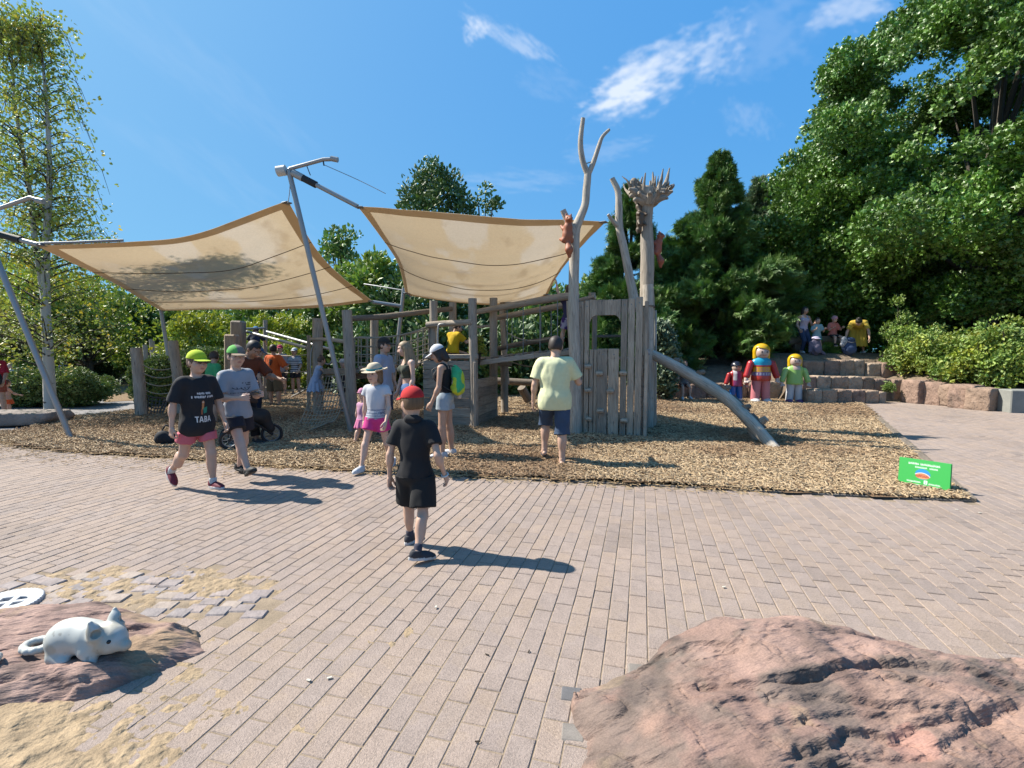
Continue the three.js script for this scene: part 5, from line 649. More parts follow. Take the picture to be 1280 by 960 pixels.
{
  const ring = [[0.235, -1.66], [0.25, -1.95], [0.46, -2.05], [0.62, -2.12], [0.9, -2.27], [1.25, -2.36], [1.6, -2.28], [1.85, -2.12], [2.3, -2.08], [2.75, -1.8], [2.9, -1.2], [2.5, -0.6], [1.6, -0.45], [0.8, -0.6], [0.35, -0.95]].map(([x, z]) => V(x, 0, z)), base = V(1.4, 0, -1.5);
  const crackAt = (x, z) => { const l = 1.80 + 0.05 * Math.sin(x * 5.1) + 0.1 * (fbm(x * 4, 2, 5, 4) - 0.5) - 0.06 * (x - 1.2); return -z - l; };
  const ledges = [[1.53, 0.16, 0.026, 31], [1.3, 0.1, 0.03, 37], [1.66, -0.3, 0.02, 41], [1.42, 0.34, 0.018, 47], [1.95, -0.18, 0.02, 53], [1.15, -0.1, 0.03, 59], [1.6, 0.05, 0.014, 61], [1.75, 0.3, 0.012, 67], [1.47, -0.12, 0.014, 71], [2.08, 0.1, 0.014, 73], [1.86, -0.4, 0.016, 79], [1.38, 0.2, 0.012, 83]];   // bedding steps: place, slope, height
  const hgt = (x, z, e) => {
    const w = (fbm(x * 5, z * 5, 2, 4) - 0.5) * 0.09, ee = e + w * 0.9; let h = 0.225 * (1 - Math.exp(-Math.max(ee, 0) * 7.5)); h *= 0.6 + 0.4 * sstep(0.3, 1.05, x + w * 2); h *= 1 - 0.25 * sstep(1.7, 2.5, x);
    const c = crackAt(x, z), ax = x * 0.95 + z * 0.32, az = -x * 0.32 + z * 0.95; h += 0.03 * sstep(-0.008, 0.012, c) * sstep(0.5, 0.75, x); h -= 0.024 * Math.exp(-((c / 0.006) ** 2)) * sstep(0.9, 1.1, x) * sstep(1.75, 1.5, x) * vnoise(x * 9, 3, 3) * 1.6;
    for (const [l, sl, st, sd] of ledges) { const q = -z - l - sl * (x - 1.2) + 0.16 * (fbm(x * 3.1, sd, 5, 5) - 0.5) + 0.03 * (fbm(x * 14, sd + 3, z * 6, 3) - 0.5), on = sstep(0.42, 0.58, fbm(x * 2.6 + sd, z * 2.6, sd, 2)); h += on * st * (sstep(-0.004, 0.01, q) - 0.5) - on * 0.35 * st * Math.exp(-((q / 0.02) ** 2)) * (q < 0 ? 1 : 0.2); }
    h += (fbm(ax * 3, az * 11, 4, 5) - 0.5) * 0.026 + (fbm(ax * 14, az * 46, 7, 3) - 0.5) * 0.008; const g1 = Math.abs(fbm(ax * 1.7 + 3, az * 4.6, 12, 4) - 0.5), g2 = Math.abs(fbm(ax * 3.4 + 8, az * 3.1, 15, 4) - 0.5); h -= 0.014 * sstep(0.014, 0, g1) + 0.01 * sstep(0.009, 0, g2); const bd = Math.hypot((x - 1.02) / 1.25, z + 1.375); h -= 0.06 * sstep(0.1, 0.055, bd + (fbm(x * 12, z * 12, 1, 2) - 0.5) * 0.04);
    return e < 0 ? -0.03 : Math.max(-0.03, h * sstep(0, 0.03, ee + 0.012));
  };
  const paint = (x, y, z) => { const a = fbm(x * 3 + 2, z * 3, 1, 5), b = fbm(x * 7, z * 7 + 3, 6, 5), g = sstep(0.5, 0.62, a) * sstep(0.38, 0.55, b), c = crackAt(x, z), pk = sstep(0.02, 0.05, c) * sstep(0.7, 0.9, x); let k = mixc([0.36, 0.235, 0.195], [0.46, 0.305, 0.245], sstep(0.35, 0.65, b)); k = mixc(k, [0.2, 0.165, 0.145], g * (1 - 0.75 * pk) * 0.7); k = mixc(k, [0.5, 0.335, 0.28], pk * 0.6); const sp = Math.hypot(x - 1.33, (z + 1.52) * 1.2) + (fbm(x * 14, z * 14, 2, 2) - 0.5) * 0.05; if (sp < 0.075) k = [0.5, 0.29, 0.235]; const lic = sstep(0.54, 0.66, fbm(x * 11 + 4, z * 11, 8, 5)) * sstep(0.42, 0.6, fbm(x * 2.2, z * 2.2 + 5, 2, 3)); k = mixc(k, [0.17, 0.15, 0.13], lic * 0.7); const sd = sstep(0.66, 0.74, fbm(x * 5 + 9, z * 5, 3, 5)); return mixc(k, [0.4, 0.31, 0.2], sd * 0.4); };
  const t = thing('boulder', 'large reddish sandstone boulder with ledges and a small water hollow', 'boulder', base); mesh('rock', heightRock(ring, 0.0075, hgt, paint, base), sandstone, t);
  const wt = mesh('water', new THREE.CircleGeometry(0.085, 28).rotateX(-Math.PI / 2), new THREE.MeshPhysicalMaterial({ color: C(0.5, 0.42, 0.25), roughness: 0.04, transmission: 0.85, thickness: 0.05, ior: 1.33, attenuationColor: C(0.45, 0.25, 0.08), attenuationDistance: 0.12 }), t); wt.position.set(1.02 - base.x, hgt(1.02, -1.375, 0.5) + 0.028, -1.375 - base.z); wt.scale.x = 1.25;
}
// ---------- the flat stone with the white mouse ----------
{
  const ring = [[-1.48, -2.33], [-1.66, -2.47], [-2.05, -2.6], [-2.35, -2.73], [-2.75, -2.68], [-3.1, -2.45], [-3.1, -2.1], [-2.7, -1.88], [-2.2, -1.9], [-1.86, -1.96], [-1.72, -2.1], [-1.62, -2.16]].map(([x, z]) => V(x, 0, z)), base = V(-2.2, 0, -2.3);
  const hgt = (x, z, e) => { const w = (fbm(x * 5, z * 5, 22, 4) - 0.5) * 0.07; let h = 0.1 * (1 - Math.exp(-Math.max(e + w * 0.7, 0) * 20)) - 0.03 * sstep(-2.45, -2.65, z) - 0.05 * sstep(-1.8, -1.55, x); const s = (x * 0.3 + z * 0.7) + (fbm(x * 3, z * 3, 19, 4) - 0.5) * 0.3, ph = s * 14, st = fl(ph) + sstep(0.7, 0.98, ph - fl(ph)); h += (st / 14 - s) * 0.34; for (const [l, sl, sp, sd] of [[2.25, 0.3, 0.022, 11], [2.1, -0.4, 0.016, 13], [2.42, 0.6, 0.018, 17], [2.0, 0.1, 0.02, 19]]) { const q = -z - l - sl * (x + 2.2) + 0.14 * (fbm(x * 3.1, sd, 5, 5) - 0.5); h += sp * (sstep(-0.004, 0.01, q) - 0.5) * sstep(0.4, 0.55, fbm(x * 2.6 + sd, z * 2.6, sd, 2)); } h += (fbm(x * 14, z * 14, 24, 4) - 0.5) * 0.014; return e < 0 ? -0.03 : Math.max(-0.03, h); };
  const paint = (x, y, z) => { const a = fbm(x * 4 + 2, z * 4, 11, 5), b = fbm(x * 9, z * 9 + 3, 16, 4), k = mixc([0.52, 0.35, 0.295], [0.43, 0.285, 0.245], sstep(0.4, 0.6, b)), s = sstep(0.5, 0.64, a); return mixc(k, [0.52, 0.37, 0.215], s * 0.7); };
  const o = solo('flat_stone', heightRock(ring, 0.0085, hgt, paint, base), sandstone, 'flat reddish stone slab with sand on it under the white mouse', 'stone', null, base);
  const ring2 = [[-2.35, -1.62], [-2.6, -1.9], [-3.2, -1.95], [-3.5, -1.5], [-3.0, -1.2], [-2.5, -1.25]].map(([x, z]) => V(x, 0, z)), base2 = V(-2.9, 0, -1.6);
  solo('flat_stone', heightRock(ring2, 0.012, (x, z, e) => (e < 0 ? -0.03 : 0.12 * (1 - Math.exp(-e * 12)) + (fbm(x * 9, z * 9, 33, 4) - 0.5) * 0.04 - 0.02), (x, y, z) => mixc([0.25, 0.16, 0.12], [0.36, 0.26, 0.16], fbm(x * 6, z * 6, 3, 4)), base2), sandstone, 'brownish stone half sunk in sand beside the slab', 'stone', null, base2);
  // mouse figures, nose along +x
  const m = [ball(V(-0.03, 0.108, 0), 0.13, 0.088, 0.078), ball(V(-0.1, 0.085, 0), 0.08, 0.08, 0.082), cone(V(0.06, 0.105, 0), V(0.14, 0.108, 0), 0.075, 0.064), ball(V(0.165, 0.105, 0), 0.06, 0.055, 0.062), cone(V(0.17, 0.1, 0), V(0.235, 0.078, 0), 0.048, 0.017), ball(V(0.24, 0.077, 0), 0.016, 0.015, 0.016), cone(V(-0.1, 0.025, 0.065), V(-0.02, 0.018, 0.075), 0.028, 0.02), cone(V(-0.1, 0.025, -0.065), V(-0.02, 0.018, -0.075), 0.028, 0.02), cone(V(0.08, 0.06, 0.05), V(0.115, 0.018, 0.062), 0.035, 0.022), cone(V(0.08, 0.06, -0.05), V(0.115, 0.018, -0.062), 0.035, 0.022), cone(V(-0.15, 0.06, 0), V(-0.19, 0.05, 0.01), 0.035, 0.022)];
  const loop = []; for (let i = 0; i <= 12; i++) { const a = (i / 12) * 6.2; loop.push(V(-0.245 + Math.cos(a) * 0.062, 0.05, 0.01 + Math.sin(a) * 0.052)); } for (let i = 0; i < 12; i++) m.push(cone(loop[i], loop[i + 1], 0.0175, 0.0175, 0.008));
  const ear = (e) => [cone(V(0.135, 0.15, e * 0.05), V(0.12, 0.222, e * 0.064), 0.038, 0.01), ball(V(0.126, 0.17, e * 0.056), 0.034, 0.042, 0.022)], eBase = P(105, 822, 2.17);
  const mouse = thing('mouse_figure', 'whole white mouse figure with curled tail standing on the flat stone', 'mouse figure', V(eBase.x, hgt(eBase.x, eBase.z, 0.3) - 0.018, eBase.z), -0.12, 'white mouse figures on the stones'), porc = std(C(0.66, 0.67, 0.62), 0.5, { bumpMap: rep(grainNoise, 5), bumpScale: 0.0015 });
  const F = bodyField(m, 0.035), F2 = bodyField([...ear(1), ...ear(-1)], 0.015), scoop = (x, y, z) => -(Math.min(Math.hypot(x - 0.15, y - 0.168, z - 0.066), Math.hypot(x - 0.15, y - 0.168, z + 0.066)) - 0.02);
  const dirt = (x, y, z) => { const k = 0.93 + 0.14 * fbm(x * 9 + 4, y * 9, z * 9, 4), d = sstep(0.56, 0.72, fbm(x * 12, y * 12 + 5, z * 12, 4)); const sp = sstep(0.74, 0.8, fbm(x * 45 + 3, y * 45, z * 45, 2)); return mixc(mixc([k, k, k], [0.72, 0.6, 0.45], d * 0.5), [0.35, 0.32, 0.28], sp * 0.5); }; porc.vertexColors = true; mouse.scale.setScalar(0.93);
  mesh('body', netMesh((x, y, z) => { const a = F(x, y, z), b = Math.max(F2(x, y, z), scoop(x, y, z)); return smin(a, b, 0.018); }, primBounds([...m, ...ear(1), ...ear(-1)], 0.02), 0.006, dirt), porc, mouse);
  for (const e of [-1, 1]) { const y = mesh('eye', new THREE.SphereGeometry(0.0125, 12, 8), std(C(0.012, 0.012, 0.015), 0.2), mouse); y.position.set(0.196, 0.122, e * 0.045); }
  copyOf(mouse, V(P(-92, 830, 2.05).x, 0.07, -2.0), Math.PI + 0.25, 'white mouse figure on the brownish stone half sunk in sand');
}
// ---------- the white drain cover ----------
{
  const b = G(3, 757), t = thing('drain_cover', 'round white drain cover with black openings and a toothed rim', 'drain cover', b.setY(0), 0.35), R = 0.18, sh = new THREE.Shape(); for (let i = 0; i <= 96; i++) { const a = (i / 96) * 6.2832, r = R * (i % 2 ? 1 : 0.955); i ? sh.lineTo(Math.cos(a) * r, Math.sin(a) * r) : sh.moveTo(r, 0); }
  const box = (x0, x1, y0, y1) => { const h = new THREE.Path(); h.moveTo(x0, y0); h.lineTo(x1, y0); h.lineTo(x1, y1); h.lineTo(x0, y1); sh.holes.push(h); }; for (const x of [-0.11, -0.03]) { box(x, x + 0.055, 0.012, 0.07); box(x, x + 0.055, -0.07, -0.012); } for (const e of [1, -1]) { const h = new THREE.Path(); h.moveTo(0.055, e * 0.011); h.lineTo(0.11, e * 0.011); h.quadraticCurveTo(0.11, e * 0.055, 0.055, e * 0.06); sh.holes.push(h); }
  const pl = mesh('plate', new THREE.ExtrudeGeometry(sh, { depth: 0.02, bevelEnabled: true, bevelSize: 0.003, bevelThickness: 0.003, bevelSegments: 1 }).rotateX(-Math.PI / 2), std(C(0.68, 0.69, 0.7), 0.5), t); pl.position.y = -0.004; const w = mesh('shaft', new THREE.CylinderGeometry(0.17, 0.17, 0.02, 24), M.black, t); w.position.y = -0.012;
}
// ---------- the green sign at the corner of the bed ----------
{
  const BLp = G(1122, 607), BR = G(1188, 619), up = P(1124.8, 570.8, -BLp.z + 0.06).sub(BLp), U = BR.clone().sub(BLp), t = thing('small_sign', 'small green notice board with white lettering at the corner of the mulch', 'sign', BLp.clone().lerp(BR, 0.5).setY(0)), W = U.length(), Hh = up.length(), cv = document.createElement('canvas'); cv.width = 640; cv.height = 340; const g = cv.getContext('2d'), r = rng(4);
  g.fillStyle = '#35b84c'; g.fillRect(0, 0, 640, 340); g.fillStyle = '#f4f8f4'; marks0(g, 118, 520, 62, 30, r); marks0(g, 178, 480, 98, 24, r); marks0(g, 110, 285, 270, 22, r); g.fillRect(325, 232, 44, 44); g.fillStyle = '#35b84c'; g.fillRect(337, 242, 20, 8); g.fillRect(337, 258, 20, 8); g.fillStyle = '#f4f8f4'; marks0(g, 385, 520, 275, 20, r); marks0(g, 125, 520, 302, 18, r); marks0(g, 240, 510, 326, 14, r);
  g.fillStyle = '#1d94d6'; g.beginPath(); g.ellipse(305, 165, 95, 62, 0, 0, 7); g.fill(); g.fillStyle = '#d9885a'; g.beginPath(); g.ellipse(305, 185, 90, 36, 0, 0, 7); g.fill(); g.fillStyle = '#b8452e'; for (let i = 0; i < 12; i++) g.fillRect(215 + i * 15, 168 + r() * 18, 11, 16 + r() * 14); g.strokeStyle = '#f3e7dc'; g.lineWidth = 8; g.beginPath(); g.moveTo(208, 172); g.quadraticCurveTo(320, 120, 400, 190); g.stroke(); g.fillStyle = '#d9b36a'; g.fillRect(260, 205, 90, 10);
  const ct = new THREE.CanvasTexture(cv); ct.colorSpace = THREE.SRGBColorSpace; const m = new THREE.Matrix4().makeBasis(U.clone().normalize(), up.clone().normalize(), U.clone().cross(up).normalize()), board = mesh('board', cbox(W, Hh, 0.022, 0.004).applyMatrix4(m), std(C(0.05, 0.42, 0.09), 0.55), t); board.position.copy(BLp).addScaledVector(U, 0.5).addScaledVector(up, 0.5).sub(t.position);
  const pr = mesh('print', new THREE.PlaneGeometry(W - 0.012, Hh - 0.012).translate(0, 0, 0.0135).applyMatrix4(m), std(C(1, 1, 1), 0.5, { map: ct }), t); pr.position.copy(board.position); for (const k of [0.2, 0.8]) { const s = mesh('stake', cbox(0.04, 0.24, 0.03, 0.004), M.plankDark, t); s.position.copy(BLp).addScaledVector(U, k).sub(t.position).addScaledVector(U.clone().cross(up).normalize(), -0.06).add(V(0, 0.05, 0)); }
}
function marks0(g, x0, x1, y, h, r) { let x = x0; while (x < x1) { const w = h * (0.4 + r() * 0.4); if (r() > 0.12) { g.fillRect(x, y - h * (0.75 + 0.25 * r()), w * 0.3, h * 0.85); g.fillRect(x, y - h * (0.2 + 0.5 * r()), w * 0.75, h * 0.22); g.fillRect(x + w * 0.5, y - h * 0.6, w * 0.28, h * 0.6); } x += w; } }
// ---------- three painted figures by the wall (plain doll-like stand-ins) ----------
function figure(label, px, py, H, c, hairStyle, turn) {
  const b = G(px, py), t = thing('painted_figure', label, 'figure', b, turn, 'painted figures by the stone wall'), s = H / 1.5, gl = (col) => std(C(...col), 0.32), v = (x, y, z) => V(x * s, y * s, z * s), cell = 0.017 * Math.max(0.8, s);
  for (const e of [-1, 1]) { mesh('leg', blob([cone(v(e * 0.13, 0.1, 0), v(e * 0.1, 0.6, 0), 0.105 * s, 0.115 * s)], cell, 0.03), gl(c.legs), t); mesh('shoe', netMesh((x, y, z) => Math.max(bodyField([ball(v(e * 0.14, 0.04, 0.05), 0.11 * s, 0.085 * s, 0.16 * s)])(x, y, z), -y), primBounds([ball(v(e * 0.14, 0.04, 0.05), 0.11 * s, 0.085 * s, 0.16 * s)], 0.03), cell), gl(c.shoes), t); const arm = mesh('arm', blob([cone(v(e * 0.26, 0.98, 0), v(e * 0.36, 0.68, 0.03), 0.085 * s, 0.08 * s)], cell, 0.03), gl(c.arms), t); mesh('hand', blob([cone(v(e * 0.37, 0.66, 0.03), v(e * 0.38, 0.58, 0.05), 0.05 * s, 0.05 * s), cone(v(e * 0.38, 0.56, 0.05), v(e * 0.36, 0.52, 0.11), 0.03 * s), cone(v(e * 0.4, 0.56, 0.05), v(e * 0.41, 0.51, 0.09), 0.028 * s), cone(v(e * 0.35, 0.57, 0.07), v(e * 0.32, 0.54, 0.11), 0.025 * s)], cell * 0.7, 0.015), gl([0.66, 0.5, 0.42]), arm); }
  const tp = [cone(v(0, 0.62, 0), v(0, 0.98, 0), 0.235 * s, 0.2 * s), cone(v(-0.13, 0.99, 0), v(0.13, 0.99, 0), 0.115 * s)], tm = gl([1, 1, 1]); tm.vertexColors = true; mesh('torso', netMesh((x, y, z) => Math.max(bodyField(tp, 0.06)(x, y, z * 1.25), 0.56 * s - y), primBounds(tp, 0.03), cell * 0.8, (x, y, z, nx, ny, nz) => c.torso(x / s, y / s, nz > -0.1)), tm, t);
  const hm = gl([1, 1, 1]); hm.vertexColors = true; mesh('head', blob([ball(v(0, 1.25, 0.01), 0.165 * s, 0.17 * s, 0.16 * s), cone(v(0, 1.06, 0), v(0, 1.2, 0), 0.09 * s)], cell * 0.7, 0.03, (x, y, z) => { const u = x / s, w = y / s, f = z > 0; if (f && Math.hypot(Math.abs(u) - 0.06, (w - 1.27) * 0.8) < 0.02) return [0.04, 0.03, 0.03]; if (f && Math.abs(w - 1.19 - 3 * u * u) < 0.008 && Math.abs(u) < 0.05) return [0.45, 0.12, 0.1]; return [0.68, 0.5, 0.41]; }), hm, t);
  const hp = [ball(v(0, 1.31, -0.02), 0.195 * s, 0.175 * s, 0.19 * s)]; if (hairStyle === 'long') hp.push(cone(v(0.13, 1.28, -0.03), v(0.14, 1.13, -0.02), 0.075 * s, 0.065 * s), cone(v(-0.13, 1.28, -0.03), v(-0.14, 1.13, -0.02), 0.075 * s, 0.065 * s), cone(v(0, 1.26, -0.09), v(0, 1.12, -0.08), 0.12 * s, 0.11 * s)); if (hairStyle === 'cap') hp.push(ball(v(0, 1.33, 0.17), 0.11 * s, 0.02 * s, 0.1 * s));
  mesh('hair', netMesh((x, y, z) => { const f = bodyField(hp, 0.03)(x, y, z), u = x / s, w = y / s; return hairStyle === 'cap' ? Math.max(f, 1.3 * s - y) : Math.max(f, Math.min(z - 0.05 * s - 0.0, (1.345 - 0.25 * u - w) * s)); }, primBounds(hp, 0.03), cell * 0.75), gl(c.hair), t);
}
figure('small painted figure in a dark cap, red jacket and blue trousers', 919.5, 501.5, 1.2, { legs: [0.01, 0.16, 0.55], shoes: [0.7, 0.7, 0.7], arms: [0.5, 0.03, 0.03], hair: [0.012, 0.014, 0.03], torso: (u, w, f) => (f && Math.abs(u) < 0.15 ? (u < -0.02 && w > 0.78 ? [0.68, 0.66, 0.68] : [0.36, 0.06, 0.2]) : [0.5, 0.03, 0.03]) }, 'cap', -0.1);
figure('tall painted figure with yellow hair, patterned red jumper and pink trousers', 950, 503.5, 1.72, { legs: [0.72, 0.25, 0.28], shoes: [0.74, 0.73, 0.72], arms: [0.5, 0.025, 0.03], hair: [0.8, 0.48, 0.01], torso: (u, w) => (w > 0.94 ? [0.02, 0.4, 0.62] : w > 0.9 ? [0.55, 0.03, 0.03] : w > 0.78 ? (fl(u * 28 + 50) % 2 && w > 0.81 && w < 0.87 ? [0.75, 0.3, 0.2] : [0.78, 0.42, 0.02]) : w > 0.68 ? (fl(u * 28 + 50) % 2 && w > 0.7 && w < 0.76 ? [0.6, 0.55, 0.62] : [0.24, 0.14, 0.3]) : [0.6, 0.05, 0.03]) }, 'long', -0.05);
figure('painted figure with short yellow hair, light green top and white trousers', 992, 503.5, 1.42, { legs: [0.7, 0.7, 0.72], shoes: [0.12, 0.04, 0.16], arms: [0.4, 0.66, 0.2], hair: [0.8, 0.5, 0.01], torso: (u, w, f) => (w > 1.0 && Math.abs(u) < 0.1 && f ? [0.68, 0.5, 0.41] : [0.38, 0.66, 0.16]) }, 'long', -0.15);
// ---------- the pram and bags ----------
{
  const b = G(312, 557), t = thing('pram', 'dark three-wheeled pram with a brown hood beside the man in rust brown', 'pram', b, 0.5), dark = std(C(0.018, 0.017, 0.018), 0.75), brown = std(C(0.05, 0.028, 0.02), 0.85);
  const wheel = (x, z, r) => { const w = mesh('wheel', new THREE.TorusGeometry(r - 0.022, 0.022, 8, 28), M.rubber, t); w.position.set(x, r, z); const rim = mesh('rim', new THREE.TorusGeometry(r - 0.05, 0.008, 6, 24), M.steelDull, w); for (let i = 0; i < 8; i++) { const a = (i / 8) * 6.283; mesh('spoke', limb([V(0, 0, 0), V(Math.cos(a) * (r - 0.05), Math.sin(a) * (r - 0.05), 0)], 0.005, { seg: 1, sides: 5 }), M.steelDull, w); } const h = mesh('hub', new THREE.CylinderGeometry(0.025, 0.025, 0.06, 10).rotateX(Math.PI / 2), M.black, w); };
  wheel(0.32, 0.0, 0.165); wheel(-0.26, 0.24, 0.15); wheel(-0.26, -0.24, 0.15);
  for (const e of [-1, 1]) { mesh('frame_tube', limb([V(0.32, 0.165, e * 0.05), V(0.1, 0.36, e * 0.16), V(-0.25, 0.62, e * 0.22), V(-0.48, 1.0, e * 0.22)], 0.016, { seg: 4, sides: 8 }), dark, t); mesh('frame_tube', limb([V(-0.26, 0.15, e * 0.24), V(-0.12, 0.5, e * 0.21)], 0.015, { seg: 2, sides: 8 }), dark, t); }
  mesh('handle', limb([V(-0.48, 1.0, 0.22), V(-0.53, 1.04, 0), V(-0.48, 1.0, -0.22)], 0.018, { seg: 4, sides: 8 }), M.rubber, t); mesh('seat', blob([cone(V(-0.22, 0.85, 0), V(-0.1, 0.5, 0), 0.15, 0.17), cone(V(-0.1, 0.48, 0), V(0.18, 0.46, 0), 0.15, 0.12), cone(V(0.2, 0.45, 0), V(0.3, 0.25, 0), 0.1, 0.07)], 0.018, 0.05), dark, t);
  mesh('hood', netMesh((x, y, z) => Math.max(Math.abs(Math.hypot((x + 0.16) / 1.05, y - 0.72, z * 1.2) - 0.34) - 0.012, 0.74 - y - (x + 0.16) * 0.2, x - 0.14), new THREE.Box3(V(-0.6, 0.6, -0.36), V(0.26, 1.12, 0.36)), 0.016), brown, t); mesh('basket', blob([ball(V(-0.06, 0.3, 0), 0.22, 0.08, 0.17)], 0.02, 0.03), dark, t);
}
const softBag = (name, label, pos, turn, prims, col, extra) => { const t = thing(name, label, 'bag', pos, turn); mesh('sack', blob(prims, 0.014, 0.04, flatCol(col, 0.15)), std(C(1, 1, 1), 0.9, { vertexColors: true }), t); if (extra) extra(t); return t; };
{
  const a = P(1019, 438, 15.9); a.y = terraceH(a.x, a.z); softBag('rucksack', 'grey-violet rucksack with a pale cap on top in the shade', a, 0.1, [ball(V(0, 0.25, 0), 0.19, 0.28, 0.13), ball(V(0, 0.18, 0.12), 0.14, 0.14, 0.06), cone(V(-0.2, 0.1, 0), V(-0.18, 0.4, 0), 0.04), cone(V(0.2, 0.1, 0), V(0.3, 0.02, 0.02), 0.06, 0.05)], [0.2, 0.17, 0.24], (t) => { mesh('cap', blob([ball(V(0, 0.54, 0), 0.12, 0.06, 0.11), ball(V(0, 0.52, 0.1), 0.1, 0.015, 0.08)], 0.012, 0.02, flatCol([0.62, 0.56, 0.72])), clothMat0, t); });
  const b = P(1061, 438, 15.9); b.y = terraceH(b.x, b.z); softBag('rucksack', 'blue denim rucksack that the woman in yellow bends over', b, -0.1, [ball(V(0, 0.26, 0), 0.22, 0.29, 0.15), ball(V(0, 0.17, 0.14), 0.17, 0.13, 0.06), ball(V(0, 0.5, 0.02), 0.16, 0.08, 0.13)], [0.05, 0.09, 0.19], (t) => { mesh('cloth', blob([ball(V(-0.2, 0.46, 0.08), 0.1, 0.14, 0.05), ball(V(-0.26, 0.34, 0.1), 0.07, 0.08, 0.04)], 0.014, 0.04, (x, y, z) => (vnoise(x * 40, y * 40, z * 40) > 0.5 ? [0.62, 0.62, 0.64] : [0.3, 0.32, 0.36])), clothMat0, t); mesh('strap', limb([V(0.16, 0.45, 0.1), V(0, 0.4, 0.17), V(-0.16, 0.45, 0.1)], 0.012, { seg: 3, sides: 6 }), M.steelDull, t); });
  softBag('bag', 'black bag lying on the mulch behind the lime-capped teenager', G(214, 556), 0.4, [ball(V(0, 0.1, 0), 0.22, 0.11, 0.14), ball(V(-0.1, 0.14, 0.04), 0.1, 0.1, 0.1)], [0.02, 0.021, 0.026], (t) => mesh('handle', limb([V(-0.14, 0.16, 0), V(-0.05, 0.32, 0.02), V(0.1, 0.17, 0)], 0.012, { seg: 4, sides: 6 }), M.black, t));
  const c = G(1, 521); softBag('shoulder_bag', 'black shoulder bag of the woman in red', V(c.x + 0.12, 0.86, c.z + 0.18), 0.2, [ball(V(0, 0, 0), 0.14, 0.17, 0.06), ball(V(0, 0.1, 0), 0.1, 0.06, 0.05)], [0.012, 0.012, 0.014], (t) => mesh('strap', limb([V(-0.1, 0.14, 0), V(-0.12, 0.42, -0.1), V(-0.06, 0.42, -0.26)], 0.012, { seg: 4, sides: 6 }), M.black, t));
}
// ---------- low stones by the path past the birch ----------
{ const a = G(22, 533), o = solo('stone_bench', rockGeo(1.9, 0.27, 0.75, 5, 0.05, 8), std(C(0.42, 0.36, 0.32), 0.95, { map: rep(stoneTex, 1), bumpMap: rep(stoneBump, 1), bumpScale: 0.02 }), 'long low stone bench by the path past the birch', 'stone bench', null, V(a.x - 0.55, 0.12, a.z - 0.42)); o.rotation.y = 0.12;
  const b = P(122, 438, 25); solo('stone_slab', rockGeo(1.9, 0.3, 0.9, 9, 0.05, 8), std(C(0.36, 0.34, 0.32), 0.95, { map: rep(stoneTex, 1) }), 'flat stone slab before the dark hedge', 'stone', null, V(b.x, 0.13, b.z)); const c = P(84, 438, 21); solo('stone_slab', rockGeo(2.6, 0.42, 0.7, 11, 0.05, 8), std(C(0.3, 0.28, 0.26), 0.95, { map: rep(stoneTex, 1) }), 'stone slab that the person in blue sits on', 'stone', null, V(c.x - 0.2, 0.2, c.z)); }
{ const a = P(1020, 438, 16.75); a.y = terraceH(a.x, a.z); const t = thing('log_bench', 'dark log bench in the shade under the resting people', 'bench', a); mesh('seat', limb([V(-1.0, 0.42, 0), V(0, 0.43, 0.02), V(1.1, 0.42, 0)], [0.15, 0.16, 0.15], { sides: 12, rough: 0.06, seed: 4 }), M.logDark, t); for (const e of [-0.7, 0.8]) { const l = mesh('leg', cbox(0.2, 0.36, 0.26, 0.02), M.logDark, t); l.position.set(e, 0.13, 0); } }

